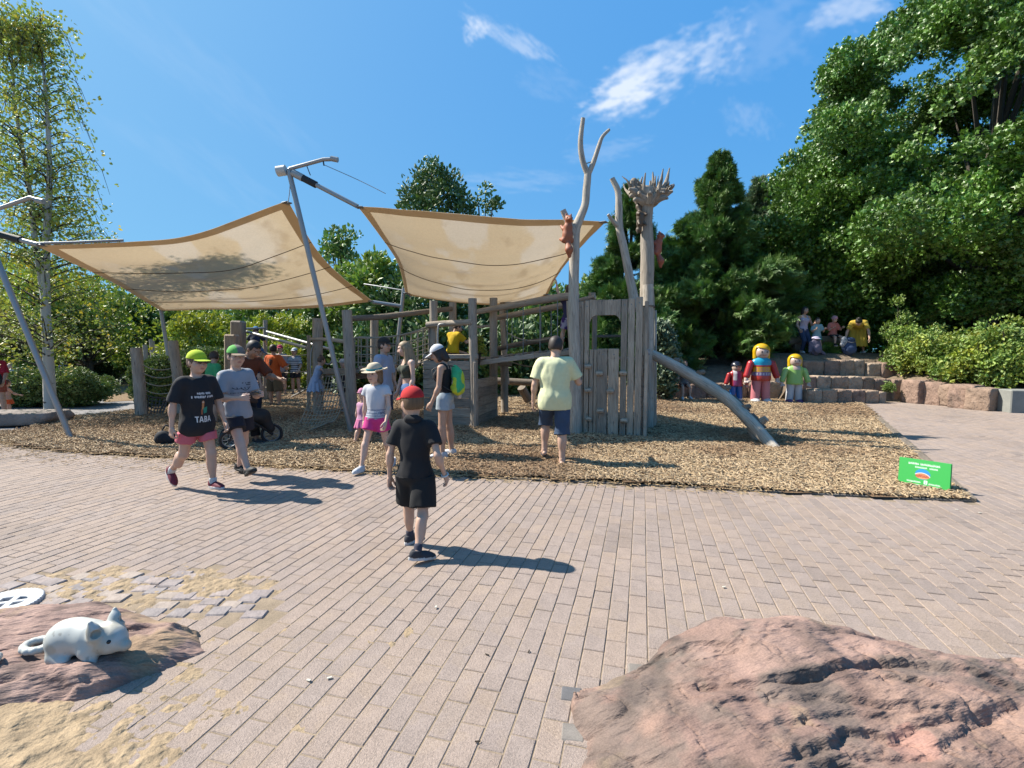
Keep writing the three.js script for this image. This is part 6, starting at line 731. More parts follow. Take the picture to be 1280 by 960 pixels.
// ---------- people ----------
const rad = (d) => (d * Math.PI) / 180;
const SK = { fair: [0.78, 0.51, 0.39], tan: [0.62, 0.375, 0.26], warm: [0.72, 0.455, 0.33], brown: [0.4, 0.225, 0.145] };
const skinMat = new THREE.MeshPhysicalMaterial({ color: C(1, 1, 1), vertexColors: true, roughness: 0.55, sheen: 0.15, sheenRoughness: 0.6 }), clothMat = std(C(1, 1, 1), 0.92, { vertexColors: true }), hairMat = std(C(1, 1, 1), 0.6, { vertexColors: true }), shoeMat = std(C(1, 1, 1), 0.7, { vertexColors: true });
const hairCol = (c) => (x, y, z) => { const k = 0.7 + 0.6 * vnoise(x * 160 + 7, y * 14, z * 160); return [c[0] * k, c[1] * k, c[2] * k]; };
function person(o) {
  const H = o.H, ageR = { adult: 6.9, teen: 6.6, child: 6.0, toddler: 4.6 }[o.age || 'adult'], hh = H / ageR, hs = hh / 0.23, s = H / 1.75, w = (o.build || 1), far = o.far ?? 1, p = { lean: 0, side: 0, twist: 0, head: [0, 0], hipL: [0, 3], hipR: [0, 3], kneeL: 2, kneeR: 2, footL: 0, footR: 0, toeL: 8, toeR: 8, armL: [0, 9], armR: [0, 9], elbL: 10, elbR: 10, inL: 0, inR: 0, curl: 0.5, ...o.pose };
  const legL = H * { adult: 0.5, teen: 0.495, child: 0.475, toddler: 0.41 }[o.age || 'adult'], thigh = legL * 0.5, shin = legL * 0.44, ankle = legL * 0.065;
  const tors = H - hh - legL, sw = 0.106 * H * (0.55 + 0.45 * w) * (o.age === 'toddler' ? 0.92 : 1), hw = 0.05 * H * (0.7 + 0.3 * w), up = 0.168 * H, fo = 0.142 * H, hand = 0.1 * H;
  const Rt = new THREE.Quaternion().setFromEuler(new THREE.Euler(rad(p.lean), rad(p.twist), rad(p.side), 'YXZ')), tq = (x, y, z) => V(x, y, z).applyQuaternion(Rt);
  const J = {}; J.pel = V(0, 0, 0); J.chest = tq(0, tors * 0.58, 0.005); J.neck = tq(0, tors * 0.89, -0.005 * s);
  const Rh = new THREE.Quaternion().setFromEuler(new THREE.Euler(rad(p.lean * 0.6 + p.head[1]), rad(p.twist + p.head[0]), 0, 'YXZ')), hq = (x, y, z) => V(x * hs, y * hs, z * hs).applyQuaternion(Rh).add(J.head);
  J.head = J.neck.clone().add(V(0, hh * 0.6 - 0.02 * hs + tors * 0.04, 0.02 * hs).applyQuaternion(Rh));
  const dir = (sd, pitch, out) => V(sd * Math.sin(rad(out)), -Math.cos(rad(out)) * Math.cos(rad(pitch)), Math.cos(rad(out)) * Math.sin(rad(pitch)));
  const limbs = {};
  for (const [k, sd] of [['L', 1], ['R', -1]]) {
    const hip = V(sd * hw, -0.01 * s, 0), kd = dir(sd, p['hip' + k][0], p['hip' + k][1]), kn = hip.clone().addScaledVector(kd, thigh), sdir = dir(sd, p['hip' + k][0] - p['knee' + k], p['hip' + k][1] * 0.4), an = kn.clone().addScaledVector(sdir, shin), sho = tq(sd * sw, tors * 0.755, 0), ad = dir(sd, p['arm' + k][0], p['arm' + k][1]), el = sho.clone().addScaledVector(ad, up), fd = dir(sd, p['arm' + k][0] + p['elb' + k], p['arm' + k][1] * 0.4 - p['in' + k]), wr = el.clone().addScaledVector(fd, fo);
    const fy = new THREE.Quaternion().setFromEuler(new THREE.Euler(rad(p['foot' + k]), rad(sd * p['toe' + k]), 0, 'YXZ')); limbs[k] = { sd, hip, kn, an, sho, el, wr, ad, fd, kd, sdir, fy };
  }
  // put it on the ground (or on what it sits on)
  const fl0 = (l) => Math.min(l.an.y - ankle, l.an.clone().add(V(0, -ankle, 0.11 * H * 0.9).applyQuaternion(l.fy)).y); const drop = o.sit !== undefined ? -o.sit - 0.0 : Math.min(fl0(limbs.L), fl0(limbs.R));
  const lift = V(0, -drop, 0); for (const q of [J.pel, J.chest, J.neck, J.head]) q.add(lift); for (const k of 'LR') for (const q of ['hip', 'kn', 'an', 'sho', 'el', 'wr']) limbs[k][q].add(lift);
  const skin = o.skin || SK.fair, base = o.at.clone(); base.y = o.y || 0;
  const t = thing('person', o.label, 'person', base, rad(o.yaw || 0), o.group), c1 = [0.011, 0.014, 0.02][far], c2 = [0.006, 0.008, 0.012][far], c3 = [0.0042, 0.006, 0.009][far];
  const bel = o.belly || 0;
  const torsoPrims = (inf) => [ball(J.pel.clone().add(tq(0, 0.035 * s, -0.008)), 0.155 * s * w + inf, 0.12 * s + inf, (0.11 * s + bel * 0.5) * w ** 0.5 + inf, 0.06 * s, Rt), ball(J.pel.clone().add(tq(0, tors * 0.33, bel * 0.35)), (0.128 * s + bel * 0.5) * w + inf, 0.16 * s + inf, (0.095 * s + bel) * w ** 0.5 + inf, 0.07 * s, Rt), ball(J.chest, 0.152 * s * w + inf, 0.17 * s + inf, (0.105 * s + bel * 0.4) * w ** 0.5 + inf, 0.07 * s, Rt), cone(limbs.L.sho.clone().lerp(limbs.R.sho, 0.12), limbs.R.sho.clone().lerp(limbs.L.sho, 0.12), 0.056 * s * (0.6 + 0.4 * w) + inf, 0.056 * s * (0.6 + 0.4 * w) + inf, 0.06 * s), ...(o.bust ? [ball(J.chest.clone().add(tq(0.07 * s, -0.01, 0.075 * s)), 0.062 * s + inf, 0.06 * s + inf, 0.06 * s + inf, 0.05), ball(J.chest.clone().add(tq(-0.07 * s, -0.01, 0.075 * s)), 0.062 * s + inf, 0.06 * s + inf, 0.06 * s + inf, 0.05)] : [])];
  const lw = (0.55 + 0.45 * w) * (o.age === 'child' ? 0.88 : o.age === 'toddler' ? 1.12 : 1) * (o.legs || 1), prims = [...torsoPrims(0), cone(J.neck.clone().add(V(0, -0.05 * s, 0)), J.head.clone().add(V(0, -0.035 * hs, -0.012 * hs).applyQuaternion(Rh)), 0.056 * s * (0.7 + 0.3 * w), 0.05 * hs, 0.04)];
  for (const k of 'LR') { const l = limbs[k]; prims.push(cone(l.hip, l.kn, 0.086 * s * lw, 0.056 * s * lw, 0.04), cone(l.kn, l.an, 0.054 * s * lw, 0.036 * s * lw, 0.03), ball(l.kn.clone().lerp(l.an, 0.3).add(V(0, 0, -0.018 * s)), 0.05 * s * lw, 0.11 * s, 0.052 * s * lw, 0.04), cone(l.an, l.an.clone().add(V(0, -ankle * 0.6, 0.02 * s).applyQuaternion(l.fy)), 0.034 * s, 0.034 * s, 0.03), cone(l.sho, l.el, 0.05 * s * lw, 0.038 * s * lw, 0.035), cone(l.el, l.wr, 0.039 * s * lw, 0.026 * s * lw, 0.02), ball(l.el.clone().lerp(l.wr, 0.25), 0.04 * s * lw, 0.05 * s, 0.04 * s * lw, 0.03)); }
  const sk = flatCol(skin, 0.05), parts = [blob(prims, c1, 0.035 * s, (x, y, z) => sk(x, y, z))];
  // head with a face
  const hb = (x, y, z, a, b, c, k = 0.02) => ball(hq(x, y, z), a * hs, b * hs, c * hs, k * hs, Rh), hp = [hb(0, 0.025, -0.01, 0.075, 0.088, 0.094), hb(0, -0.02, 0.012, 0.066, 0.085, 0.08, 0.03), hb(0, -0.075, 0.045, 0.036, 0.03, 0.034, 0.04), hb(0.034, -0.028, 0.06, 0.026, 0.026, 0.022, 0.03), hb(-0.034, -0.028, 0.06, 0.026, 0.026, 0.022, 0.03), cone(hq(0, 0.012, 0.088), hq(0, -0.022, 0.108), 0.009 * hs, 0.0135 * hs, 0.015 * hs), hb(0.011, -0.026, 0.096, 0.009, 0.007, 0.009, 0.012), hb(-0.011, -0.026, 0.096, 0.009, 0.007, 0.009, 0.012), hb(0, -0.049, 0.087, 0.022, 0.006, 0.01, 0.008), hb(0, -0.059, 0.085, 0.018, 0.006, 0.01, 0.008), hb(0, 0.034, 0.08, 0.045, 0.009, 0.012, 0.02), hb(0.077, -0.008, -0.005, 0.011, 0.03, 0.02, 0.012), hb(-0.077, -0.008, -0.005, 0.011, 0.03, 0.02, 0.012), cone(hq(0, -0.05, -0.012), J.neck, 0.05 * hs, 0.052 * s, 0.03)];
  const Ri = Rh.clone().invert(), hv = V(0, 0, 0), hcol = (o.hair && o.hair.col) || [0.1, 0.06, 0.035];
  const headF0 = bodyField(hp, 0.02 * hs), inHead = (x, y, z) => hv.set(x, y, z).sub(J.head).applyQuaternion(Ri).divideScalar(hs);
  const headF = (x, y, z) => { const d = headF0(x, y, z), q = inHead(x, y, z); return d + hs * (0.006 * Math.exp(-(((Math.abs(q.x) - 0.032) / 0.016) ** 2 + ((q.y - 0.012) / 0.011) ** 2)) * (q.z > 0 ? 1 : 0) + 0.003 * Math.exp(-((q.x / 0.02) ** 2 + ((q.y + 0.0535) / 0.0025) ** 2)) * (q.z > 0 ? 1 : 0)); };
  const headC = (x, y, z) => { const b = sk(x, y, z), q = inHead(x, y, z); if (q.z < 0.03) return b; const ax = Math.abs(q.x), eye = ((ax - 0.032) / 0.014) ** 2 + ((q.y - 0.013) / 0.0065) ** 2, iris = ((ax - 0.032) / 0.006) ** 2 + ((q.y - 0.013) / 0.0065) ** 2, brow = ((ax - 0.034) / 0.022) ** 2 + ((q.y - 0.034 + ax * 0.06) / 0.006) ** 2, lip = (q.x / 0.024) ** 2 + ((q.y + 0.0535) / 0.0105) ** 2; if (iris < 1) return [0.03, 0.025, 0.02]; if (eye < 1) return [0.62, 0.58, 0.55]; if (brow < 1) return mixc(b, hcol, 0.75); if (lip < 1) return mixc(b, [0.42, 0.13, 0.12], 0.65); const ch = Math.exp(-(((ax - 0.042) / 0.02) ** 2 + ((q.y + 0.025) / 0.02) ** 2)); return mixc(b, [b[0] * 1.03, b[1] * 0.82, b[2] * 0.8], ch * 0.5); };
  parts.push(netMesh(headF, primBounds(hp, 0.02), c2, headC));
  // hands: a palm, four fingers and a thumb
  for (const k of 'LR') {
    const l = limbs[k], f = l.fd.clone().normalize(), hz = hand / 0.175, side = V(0, 0, 1).addScaledVector(f, -f.z); if (side.lengthSq() < 0.15) side.set(0, 1, 0).addScaledVector(f, -f.y); side.normalize(); if (p['turn' + k]) side.applyAxisAngle(f, rad(p['turn' + k])); const pn = f.clone().cross(side).multiplyScalar(l.sd), at = (a, b, c) => l.wr.clone().addScaledVector(f, a * hz).addScaledVector(side, b * hz).addScaledVector(pn, c * hz), cu = p['curl' + k] ?? p.curl, hpz = [cone(at(-0.02, 0, 0), at(0.03, 0, 0.002), 0.026 * s * lw, 0.024 * hz, 0.02)];
    const bend = (a0, b0, c0, L, ang, spread, r) => { let q = [a0, b0, c0], an = ang; const seg = [0.46, 0.3, 0.24]; for (let i = 0; i < 3; i++) { const n = [q[0] + Math.cos(an) * L * seg[i], q[1] + spread * L * seg[i], q[2] + Math.sin(an) * L * seg[i]]; hpz.push(cone(at(...q), at(...n), r * hz * (1 - i * 0.1), r * hz * (0.9 - i * 0.1), 0.006 * hz)); q = n; an += ang * 1.0 + 0.05; } };
    for (const [b, L, sp] of [[0.03, 0.07, 0.12], [0.0105, 0.08, 0.03], [-0.009, 0.074, -0.05], [-0.028, 0.058, -0.16]]) { hpz.push(cone(at(0.015, b * 0.6, 0), at(0.085, b, 0), 0.015 * hz, 0.0115 * hz, 0.014 * hz)); bend(0.085, b, 0, L, cu * 0.75, sp, 0.0092); }
    hpz.push(cone(at(0.012, 0.022, 0.006), at(0.045, 0.042, 0.016), 0.015 * hz, 0.012 * hz, 0.012 * hz)); hpz.push(cone(at(0.045, 0.042, 0.016), at(0.075, 0.048, 0.026 + cu * 0.008), 0.0112 * hz, 0.01 * hz, 0.006 * hz), cone(at(0.075, 0.048, 0.026 + cu * 0.008), at(0.1, 0.045, 0.034 + cu * 0.014), 0.01 * hz, 0.0085 * hz, 0.006 * hz));
    parts.push(blob(hpz, c3 * Math.max(0.75, Math.min(1, hz)), 0.012 * hz, sk)); l.grip = at(0.08, 0.01, 0.02);
  }
  mesh('body', mergeGeometries(parts), skinMat, t);
  // clothes
  const plane = (pt, n) => (x, y, z) => (x - pt.x) * n.x + (y - pt.y) * n.y + (z - pt.z) * n.z, upT = tq(0, 1, 0);
  const fold = (a, f) => (x, y, z) => a * (fbm(x * f + 3, y * f * 0.6, z * f, 2) - 0.5);
  if (o.top) {
    const T = o.top, inf = T.loose ?? 0.018, hemP = J.pel.clone().addScaledVector(upT, (T.hem ?? -0.06) * s), hem = plane(hemP, upT), pr = torsoPrims(inf); if ((T.hem ?? -0.06) < 0.02) pr.push(cone(J.pel.clone().add(V(-hw * 0.7, -0.08 * s, 0)), J.pel.clone().add(V(hw * 0.7, -0.08 * s, 0)), 0.105 * s * w ** 0.5 + inf + bel * 0.4, undefined, 0.06)); if (T.flare) pr.push(cone(J.pel.clone().addScaledVector(upT, tors * 0.2), hemP, 0.11 * s, T.flare, 0.08));
    const F = bodyField(pr, 0.05), sl = T.sleeve || 0, sleeves = sl > 0 ? ['L', 'R'].map((k) => { const l = limbs[k], e = l.sho.clone().addScaledVector(l.ad, up * sl), c = bodyField([cone(l.sho.clone().addScaledVector(V(-l.sd, 0, 0), 0.02), e.clone().addScaledVector(l.ad, 0.04), 0.062 * s * (0.6 + 0.4 * w) + inf * 0.6, (T.cuff ?? 0.062) * s * (0.6 + 0.4 * w) + inf * 0.7)]), cut = plane(e, l.ad); return (x, y, z) => Math.max(c(x, y, z), cut(x, y, z)); }) : [];
    const nk = J.neck.clone().addScaledVector(upT, (T.neckUp ?? -0.005) * s).add(tq(0, 0, 0.02 * s)), nr = (T.neck ?? 0.068) * s, fd = fold(T.wr ?? 0.022, 13), low = T.scoop, strapless = T.tank;
    const f = (x, y, z) => { let d = Math.max(F(x, y, z), -hem(x, y, z)); if (strapless) { const q = V(x, y, z).sub(J.pel).applyQuaternion(Rt.clone().invert()), top = tors * strapless; let cutd = q.y - top; if (T.straps) { const st = Math.abs(Math.abs(q.x) - 0.075 * s) - 0.016 * s; cutd = Math.min(cutd, Math.max(st, q.y - tors * 0.95)); } d = Math.max(d, cutd); } for (const g of sleeves) d = smin(d, g(x, y, z), 0.025); const nd = Math.hypot(x - nk.x, (y - nk.y) * (low ? 0.6 : 0.9), z - nk.z) - nr; d = Math.max(d, -nd); return d + fd(x, y, z); };
    const bb = primBounds(pr, 0.06); for (const k of 'LR') bb.expandByPoint(limbs[k].sho.clone().addScalar(0.14)).expandByPoint(limbs[k].sho.clone().addScalar(-0.14)).expandByPoint(limbs[k].sho.clone().addScaledVector(limbs[k].ad, up * sl).addScalar(0.13)).expandByPoint(limbs[k].sho.clone().addScaledVector(limbs[k].ad, up * sl).addScalar(-0.13));
    const g = netMesh(f, bb, c1, T.paint ? (x, y, z) => { const q = V(x, y, z).sub(J.pel).applyQuaternion(Rt.clone().invert()); return T.paint(q.x / s, q.y / s, q.z / s); } : flatCol(T.col, 0.05)); const top = mesh(T.name || 'shirt', g, clothMat, t);
    if (T.print) { const [fn, cx, cy, pw, ph, back] = T.print, pos = g.attributes.position, nrm = g.attributes.normal, ix = g.index.array, np = [], nu = [], ni = Rt.clone().invert(), q = V(0, 0, 0), n = V(0, 0, 0); for (let i = 0; i < ix.length; i += 3) { const tri = [0, 1, 2].map((e) => ix[i + e]); let ok = true; const P3 = tri.map((v) => { q.fromBufferAttribute(pos, v).sub(J.pel).applyQuaternion(ni); n.fromBufferAttribute(nrm, v).applyQuaternion(ni); if ((back ? -n.z : n.z) < 0.15 || Math.abs(q.x - cx) > pw / 2 || Math.abs(q.y - cy) > ph / 2) ok = false; return [(back ? -(q.x - cx) : q.x - cx) / pw + 0.5, (q.y - cy) / ph + 0.5]; }); if (!ok) continue; tri.forEach((v, e) => { np.push(pos.getX(v) + nrm.getX(v) * 0.003, pos.getY(v) + nrm.getY(v) * 0.003, pos.getZ(v) + nrm.getZ(v) * 0.003); nu.push(...P3[e]); }); } const cv = document.createElement('canvas'); cv.width = 256; cv.height = 256; fn(cv.getContext('2d')); const ct = new THREE.CanvasTexture(cv); ct.colorSpace = THREE.SRGBColorSpace; mesh('shirt_print', geoOf(np, null, nu), std(C(1, 1, 1), 0.9, { map: ct, transparent: true }), top); }
  }
  if (o.bottom) {
    const B = o.bottom, inf = B.loose ?? 0.016, pr = [ball(J.pel.clone().add(tq(0, 0.03 * s, -0.008)), 0.158 * s * w + inf, 0.115 * s + inf, (0.115 * s + bel * 0.6) * w ** 0.5 + inf, 0.05, Rt)], waist = plane(J.pel.clone().addScaledVector(upT, (o.top && !o.top.tank ? Math.min(B.waist ?? 0.1, (o.top.hem ?? -0.06) + 0.04) : B.waist ?? 0.1) * s), upT), hipF = bodyField(pr), legF = ['L', 'R'].map((k) => { const l = limbs[k], len = B.len ?? 0.6, e = len <= 1 ? l.hip.clone().lerp(l.kn, len) : l.kn.clone().lerp(l.an, len - 1), c = len <= 1 ? [cone(l.hip, e.clone().addScaledVector(l.kd, 0.05), 0.092 * s * lw + inf, (B.hemR ?? 0.085) * s * lw + inf)] : [cone(l.hip, l.kn, 0.092 * s * lw + inf, 0.06 * s * lw + inf), cone(l.kn, e.clone().addScaledVector(l.sdir, 0.03), 0.06 * s * lw + inf, (B.hemR ?? 0.05) * s * lw + inf)], F = bodyField(c, 0.03), cut = plane(e, len <= 1 ? l.kd : l.sdir); return (x, y, z) => Math.max(F(x, y, z), cut(x, y, z)); }), fd = fold(B.wr ?? 0.018, 12);
    const f = (x, y, z) => { let d = hipF(x, y, z); for (const g of legF) d = smin(d, g(x, y, z), 0.03); return Math.max(d, waist(x, y, z)) + fd(x, y, z); };
    const bb = primBounds(pr, 0.05); for (const k of 'LR') { const l = limbs[k]; for (const q of [l.hip, l.kn, ...((B.len ?? 0.6) > 1 ? [l.an] : [])]) bb.expandByPoint(q.clone().addScalar(0.13 * lw)).expandByPoint(q.clone().addScalar(-0.13 * lw)); } mesh(B.name || 'shorts', netMesh(f, bb, c1, B.paint || flatCol(B.col, 0.08)), clothMat, t);
  }
  if (o.skirt) { const S = o.skirt, a = J.pel.clone().addScaledVector(upT, S.top * s), b = J.pel.clone().add(V(0, S.hem * s, 0)), F = bodyField([cone(a, b.clone().add(V(0, -0.05, 0)), S.r0 * s, S.r1 * s)]), c0 = plane(a, upT), c1p = plane(b, V(0, -1, 0)), f = (x, y, z) => Math.max(F(x, y, z), c0(x, y, z), c1p(x, y, z)) + 0.012 * Math.sin(Math.atan2(x, z) * 11) * clamp((a.y - y) * 5); mesh('skirt', netMesh(f, primBounds([cone(a, b, S.r0 * s, S.r1 * s)], 0.04), c1, flatCol(S.col)), clothMat, t); }
  // shoes and socks
  const SH = o.shoes || { col: [0.05, 0.05, 0.055], sole: [0.75, 0.74, 0.72] };
  for (const k of 'LR') {
    const l = limbs[k], fs = H * 0.15 / 0.26 * 0.97, L = (x, y, z) => V(x * fs, y * fs - ankle, z * fs).applyQuaternion(l.fy).add(l.an), inv = l.fy.clone().invert();
    if (SH.bare) { const toes = [cone(L(0, 0.035, -0.03), L(0, 0.026, 0.15), 0.032 * fs, 0.03 * fs), cone(L(0.015, 0.026, 0.12), L(0.012, 0.016, 0.19), 0.02 * fs, 0.012 * fs), cone(L(-0.02, 0.024, 0.11), L(-0.022, 0.014, 0.17), 0.02 * fs, 0.01 * fs), cone(L(0, 0.09, -0.005), L(0, 0.04, 0.02), 0.036 * fs, 0.036 * fs)]; mesh('foot', blob(toes, c3 * 1.3, 0.02, sk), skinMat, t); const so = mesh('sandal', netMesh((x, y, z) => { const q = V(x, y, z).sub(l.an).applyQuaternion(inv); q.y += ankle; q.divideScalar(fs); return Math.max(Math.hypot(q.x / 0.045, (q.z - 0.075) / 0.125) * 0.045 - 0.045, Math.abs(q.y - 0.004) - 0.011) * fs; }, primBounds([cone(L(0, 0, -0.08), L(0, 0, 0.22), 0.06 * fs)], 0.02), c3 * 1.4, flatCol(SH.col)), shoeMat, t); continue; }
    const pr = [ball(L(0, 0.05, -0.03), 0.041 * fs, 0.055 * fs, 0.05 * fs, 0.03, l.fy), ball(L(0, 0.042, 0.06), 0.042 * fs, 0.045 * fs, 0.08 * fs, 0.03, l.fy), ball(L(0.004 * l.sd, 0.03, 0.13), 0.047 * fs, 0.036 * fs, 0.072 * fs, 0.03, l.fy), cone(L(0, 0.055, -0.01), L(0, 0.1, -0.014), 0.042 * fs, 0.042 * fs, 0.02)], F = bodyField(pr, 0.03), f = (x, y, z) => { const q = V(x, y, z).sub(l.an).applyQuaternion(inv); q.y += ankle; const sole = Math.max(Math.hypot(q.x / (0.051 * fs), (q.z - 0.06 * fs) / (0.148 * fs)) * 0.05 * fs - 0.05 * fs, Math.abs(q.y - 0.016 * fs) - 0.016 * fs); return Math.min(Math.max(F(x, y, z), -(q.y - 0.004), q.y - (SH.high ?? 0.098) * fs), sole); };
    const cc = (x, y, z) => { const q = V(x, y, z).sub(l.an).applyQuaternion(inv); const h = (q.y + ankle) / fs; return h < 0.031 ? SH.sole : flatCol(SH.col, 0.1)(x, y, z); }; mesh('shoe', netMesh(f, primBounds(pr, 0.03), c2, cc), shoeMat, t);
    if (o.socks) { const e = l.an.clone().lerp(l.kn, o.socks.h ?? 0.16); mesh('sock', blob([cone(l.an.clone().add(V(0, -ankle * 0.3, 0)), e, 0.04 * s * lw + 0.004, 0.042 * s * lw + 0.004)], c2, 0.02, flatCol(o.socks.col)), clothMat, t); }
  }
  // hair, cap, hat
  const band = (pr, keep, col, mat, name, cell = c2, par = t) => { const F = bodyField(pr, 0.02 * hs); return mesh(name, netMesh((x, y, z) => Math.max(F(x, y, z), keep(inHead(x, y, z)) * hs), primBounds(pr, 0.02), cell, col), mat, par); };
  if (o.hair) {
    const h = o.hair, n = vnoise, pr = [hb(0, 0.03, -0.014, 0.084, 0.093, 0.101), hb(0, -0.02, -0.03, 0.078, 0.075, 0.078, 0.03)]; if (h.style === 'long') pr.push(cone(hq(0, -0.02, -0.05), hq(0, -0.26, -0.075), 0.078 * hs, 0.075 * hs), cone(hq(0.06, 0, -0.02), hq(0.075, -0.24, 0.0), 0.035 * hs, 0.045 * hs), cone(hq(-0.06, 0, -0.02), hq(-0.075, -0.24, 0.0), 0.035 * hs, 0.045 * hs)); if (h.style === 'pony') pr.push(cone(hq(0, 0.02, -0.1), hq(0, -0.06, -0.14), 0.028 * hs, 0.034 * hs), cone(hq(0, -0.06, -0.14), hq(0, -0.22, -0.12), 0.034 * hs, 0.016 * hs)); if (h.style === 'bun') pr.push(hb(0, 0.12, -0.06, 0.036, 0.034, 0.036)); if (h.style === 'bob') pr.push(cone(hq(0.062, 0, -0.01), hq(0.068, -0.09, 0), 0.03 * hs, 0.03 * hs), cone(hq(-0.062, 0, -0.01), hq(-0.068, -0.09, 0), 0.03 * hs, 0.03 * hs), cone(hq(0, 0, -0.06), hq(0, -0.1, -0.065), 0.065 * hs, 0.06 * hs));
    const keep = (q) => { const face = Math.min(q.z - 0.035 - 0.02 * n(q.x * 60, q.y * 20, 1), 0.06 - q.y + 0.016 * n(q.x * 90, 3, q.z * 50)), ear = h.style && h.style !== 'pony' && h.style !== 'bun' ? 9 : 0; const a = Math.max(face, ear === 9 ? -9 : Math.min(-(q.y + 0.06 - 0.03), q.z + 0.015 - 0.0)); return Math.max(face, ear ? -9 : Math.min(-q.y - 0.055 + 0.0, 0.2) + 0.0) - 0.004 * n(q.x * 140, q.y * 40, q.z * 140); };
    band(pr, keep, hairCol(h.col), hairMat, 'hair');
  }
  if (o.cap) {
    const c = o.cap, yaw = c.back ? Math.PI : 0, dome = [hb(0, 0.042, -0.012, 0.09, 0.092, 0.105)], cap = band(dome, (q) => 0.036 + (q.z + 0.1) * 0.04 - q.y, c.paint ? (x, y, z) => { const q = inHead(x, y, z); return c.paint(q.x, q.y, q.z); } : flatCol(c.col), clothMat, 'cap');
    const bc = c.under || c.brim || c.col, bq = Rh.clone().multiply(new THREE.Quaternion().setFromEuler(new THREE.Euler(0.16, 0, 0))), f = (x, y, z) => { const q = inHead(x, y, z), u = q.x / 0.075, v = (q.z - 0.075) / 0.112, e = (Math.hypot(u, v) - 1) * 0.075, mid = 0.046 - 0.55 * q.x * q.x * 6 - (q.z - 0.08) * 0.16; return Math.max(e, Math.abs(q.y - mid) - 0.0068, 0.055 - q.z) * hs; };
    mesh('brim', netMesh(f, new THREE.Box3().setFromCenterAndSize(hq(0, 0.03, 0.11), V(0.26, 0.2, 0.26).multiplyScalar(hs)), c2 * 0.8, (x, y, z, gx, gy) => (gy < 0 && c.under ? c.under : c.brim || c.col)), clothMat, cap); const bt = mesh('button', new THREE.SphereGeometry(0.008 * hs, 8, 6), std(C(...c.col), 0.9), cap); bt.position.copy(hq(0, 0.135, -0.012));
  }
  if (o.hat) { const c = o.hat, dome = [hb(0, 0.06, -0.008, 0.092, 0.09, 0.102)], hat = band(dome, (q) => Math.max(0.035 - q.y, q.y - 0.138), flatCol(c.col), clothMat, 'hat'); const f = (x, y, z) => { const q = inHead(x, y, z), r = Math.hypot(q.x, q.z + 0.008); return Math.max(r - (c.wide ?? 0.165), Math.abs(q.y - (0.046 + (c.curl ?? 0.25) * Math.max(0, r - 0.09) * (q.x * q.x > q.z * q.z ? 1 : -0.4))) - 0.006) * hs * 0.9; }; mesh('hat_brim', netMesh(f, new THREE.Box3().setFromCenterAndSize(hq(0, 0.05, 0), V(0.4, 0.26, 0.4).multiplyScalar(hs)), c2, flatCol(c.col)), clothMat, hat); if (c.band) mesh('hat_band', netMesh((x, y, z) => { const q = inHead(x, y, z); return Math.max(Math.hypot(q.x / 0.096, (q.z + 0.008) / 0.106) * 0.1 - 0.1, Math.abs(q.y - 0.064) - 0.013) * hs; }, primBounds(dome, 0.03), c2, flatCol(c.band)), clothMat, hat); }
  if (o.glasses) { const g = mesh('sunglasses', merged([1, -1].map((e) => noUv(new THREE.SphereGeometry(0.021, 10, 8).scale(1, 0.72, 0.3).translate(e * 0.031, 0, 0))).concat([noUv(moved(cbox(0.085, 0.005, 0.005, 0.001), 0, 0.006, 0)), noUv(moved(cbox(0.004, 0.005, 0.1, 0.001), 0.066, 0.006, -0.05)), noUv(moved(cbox(0.004, 0.005, 0.1, 0.001), -0.066, 0.006, -0.05))])), std(C(0.015, 0.015, 0.018), 0.15), t); g.position.copy(hq(0, 0.014, 0.104)); g.quaternion.copy(Rh); g.scale.setScalar(hs * 1.05); }
  t.userData.rig = undefined; return { t, J, limbs, hq, Rh, Rt, s, hs, tq, base };
}
const stripes = (a, b, n, from_ = -9) => (x, y) => (y < from_ ? b : fl(y * n) & 1 ? a : b);
const white = [0.72, 0.72, 0.73], blk = [0.014, 0.014, 0.017];
const marks = (g, x0, x1, y, h, r) => { let x = x0; while (x < x1) { const w = h * (0.35 + r() * 0.4); if (r() > 0.16) g.fillRect(x, y - h * (0.8 + 0.2 * r()), w * 0.75, h * (0.7 + 0.3 * r())); x += w; } };
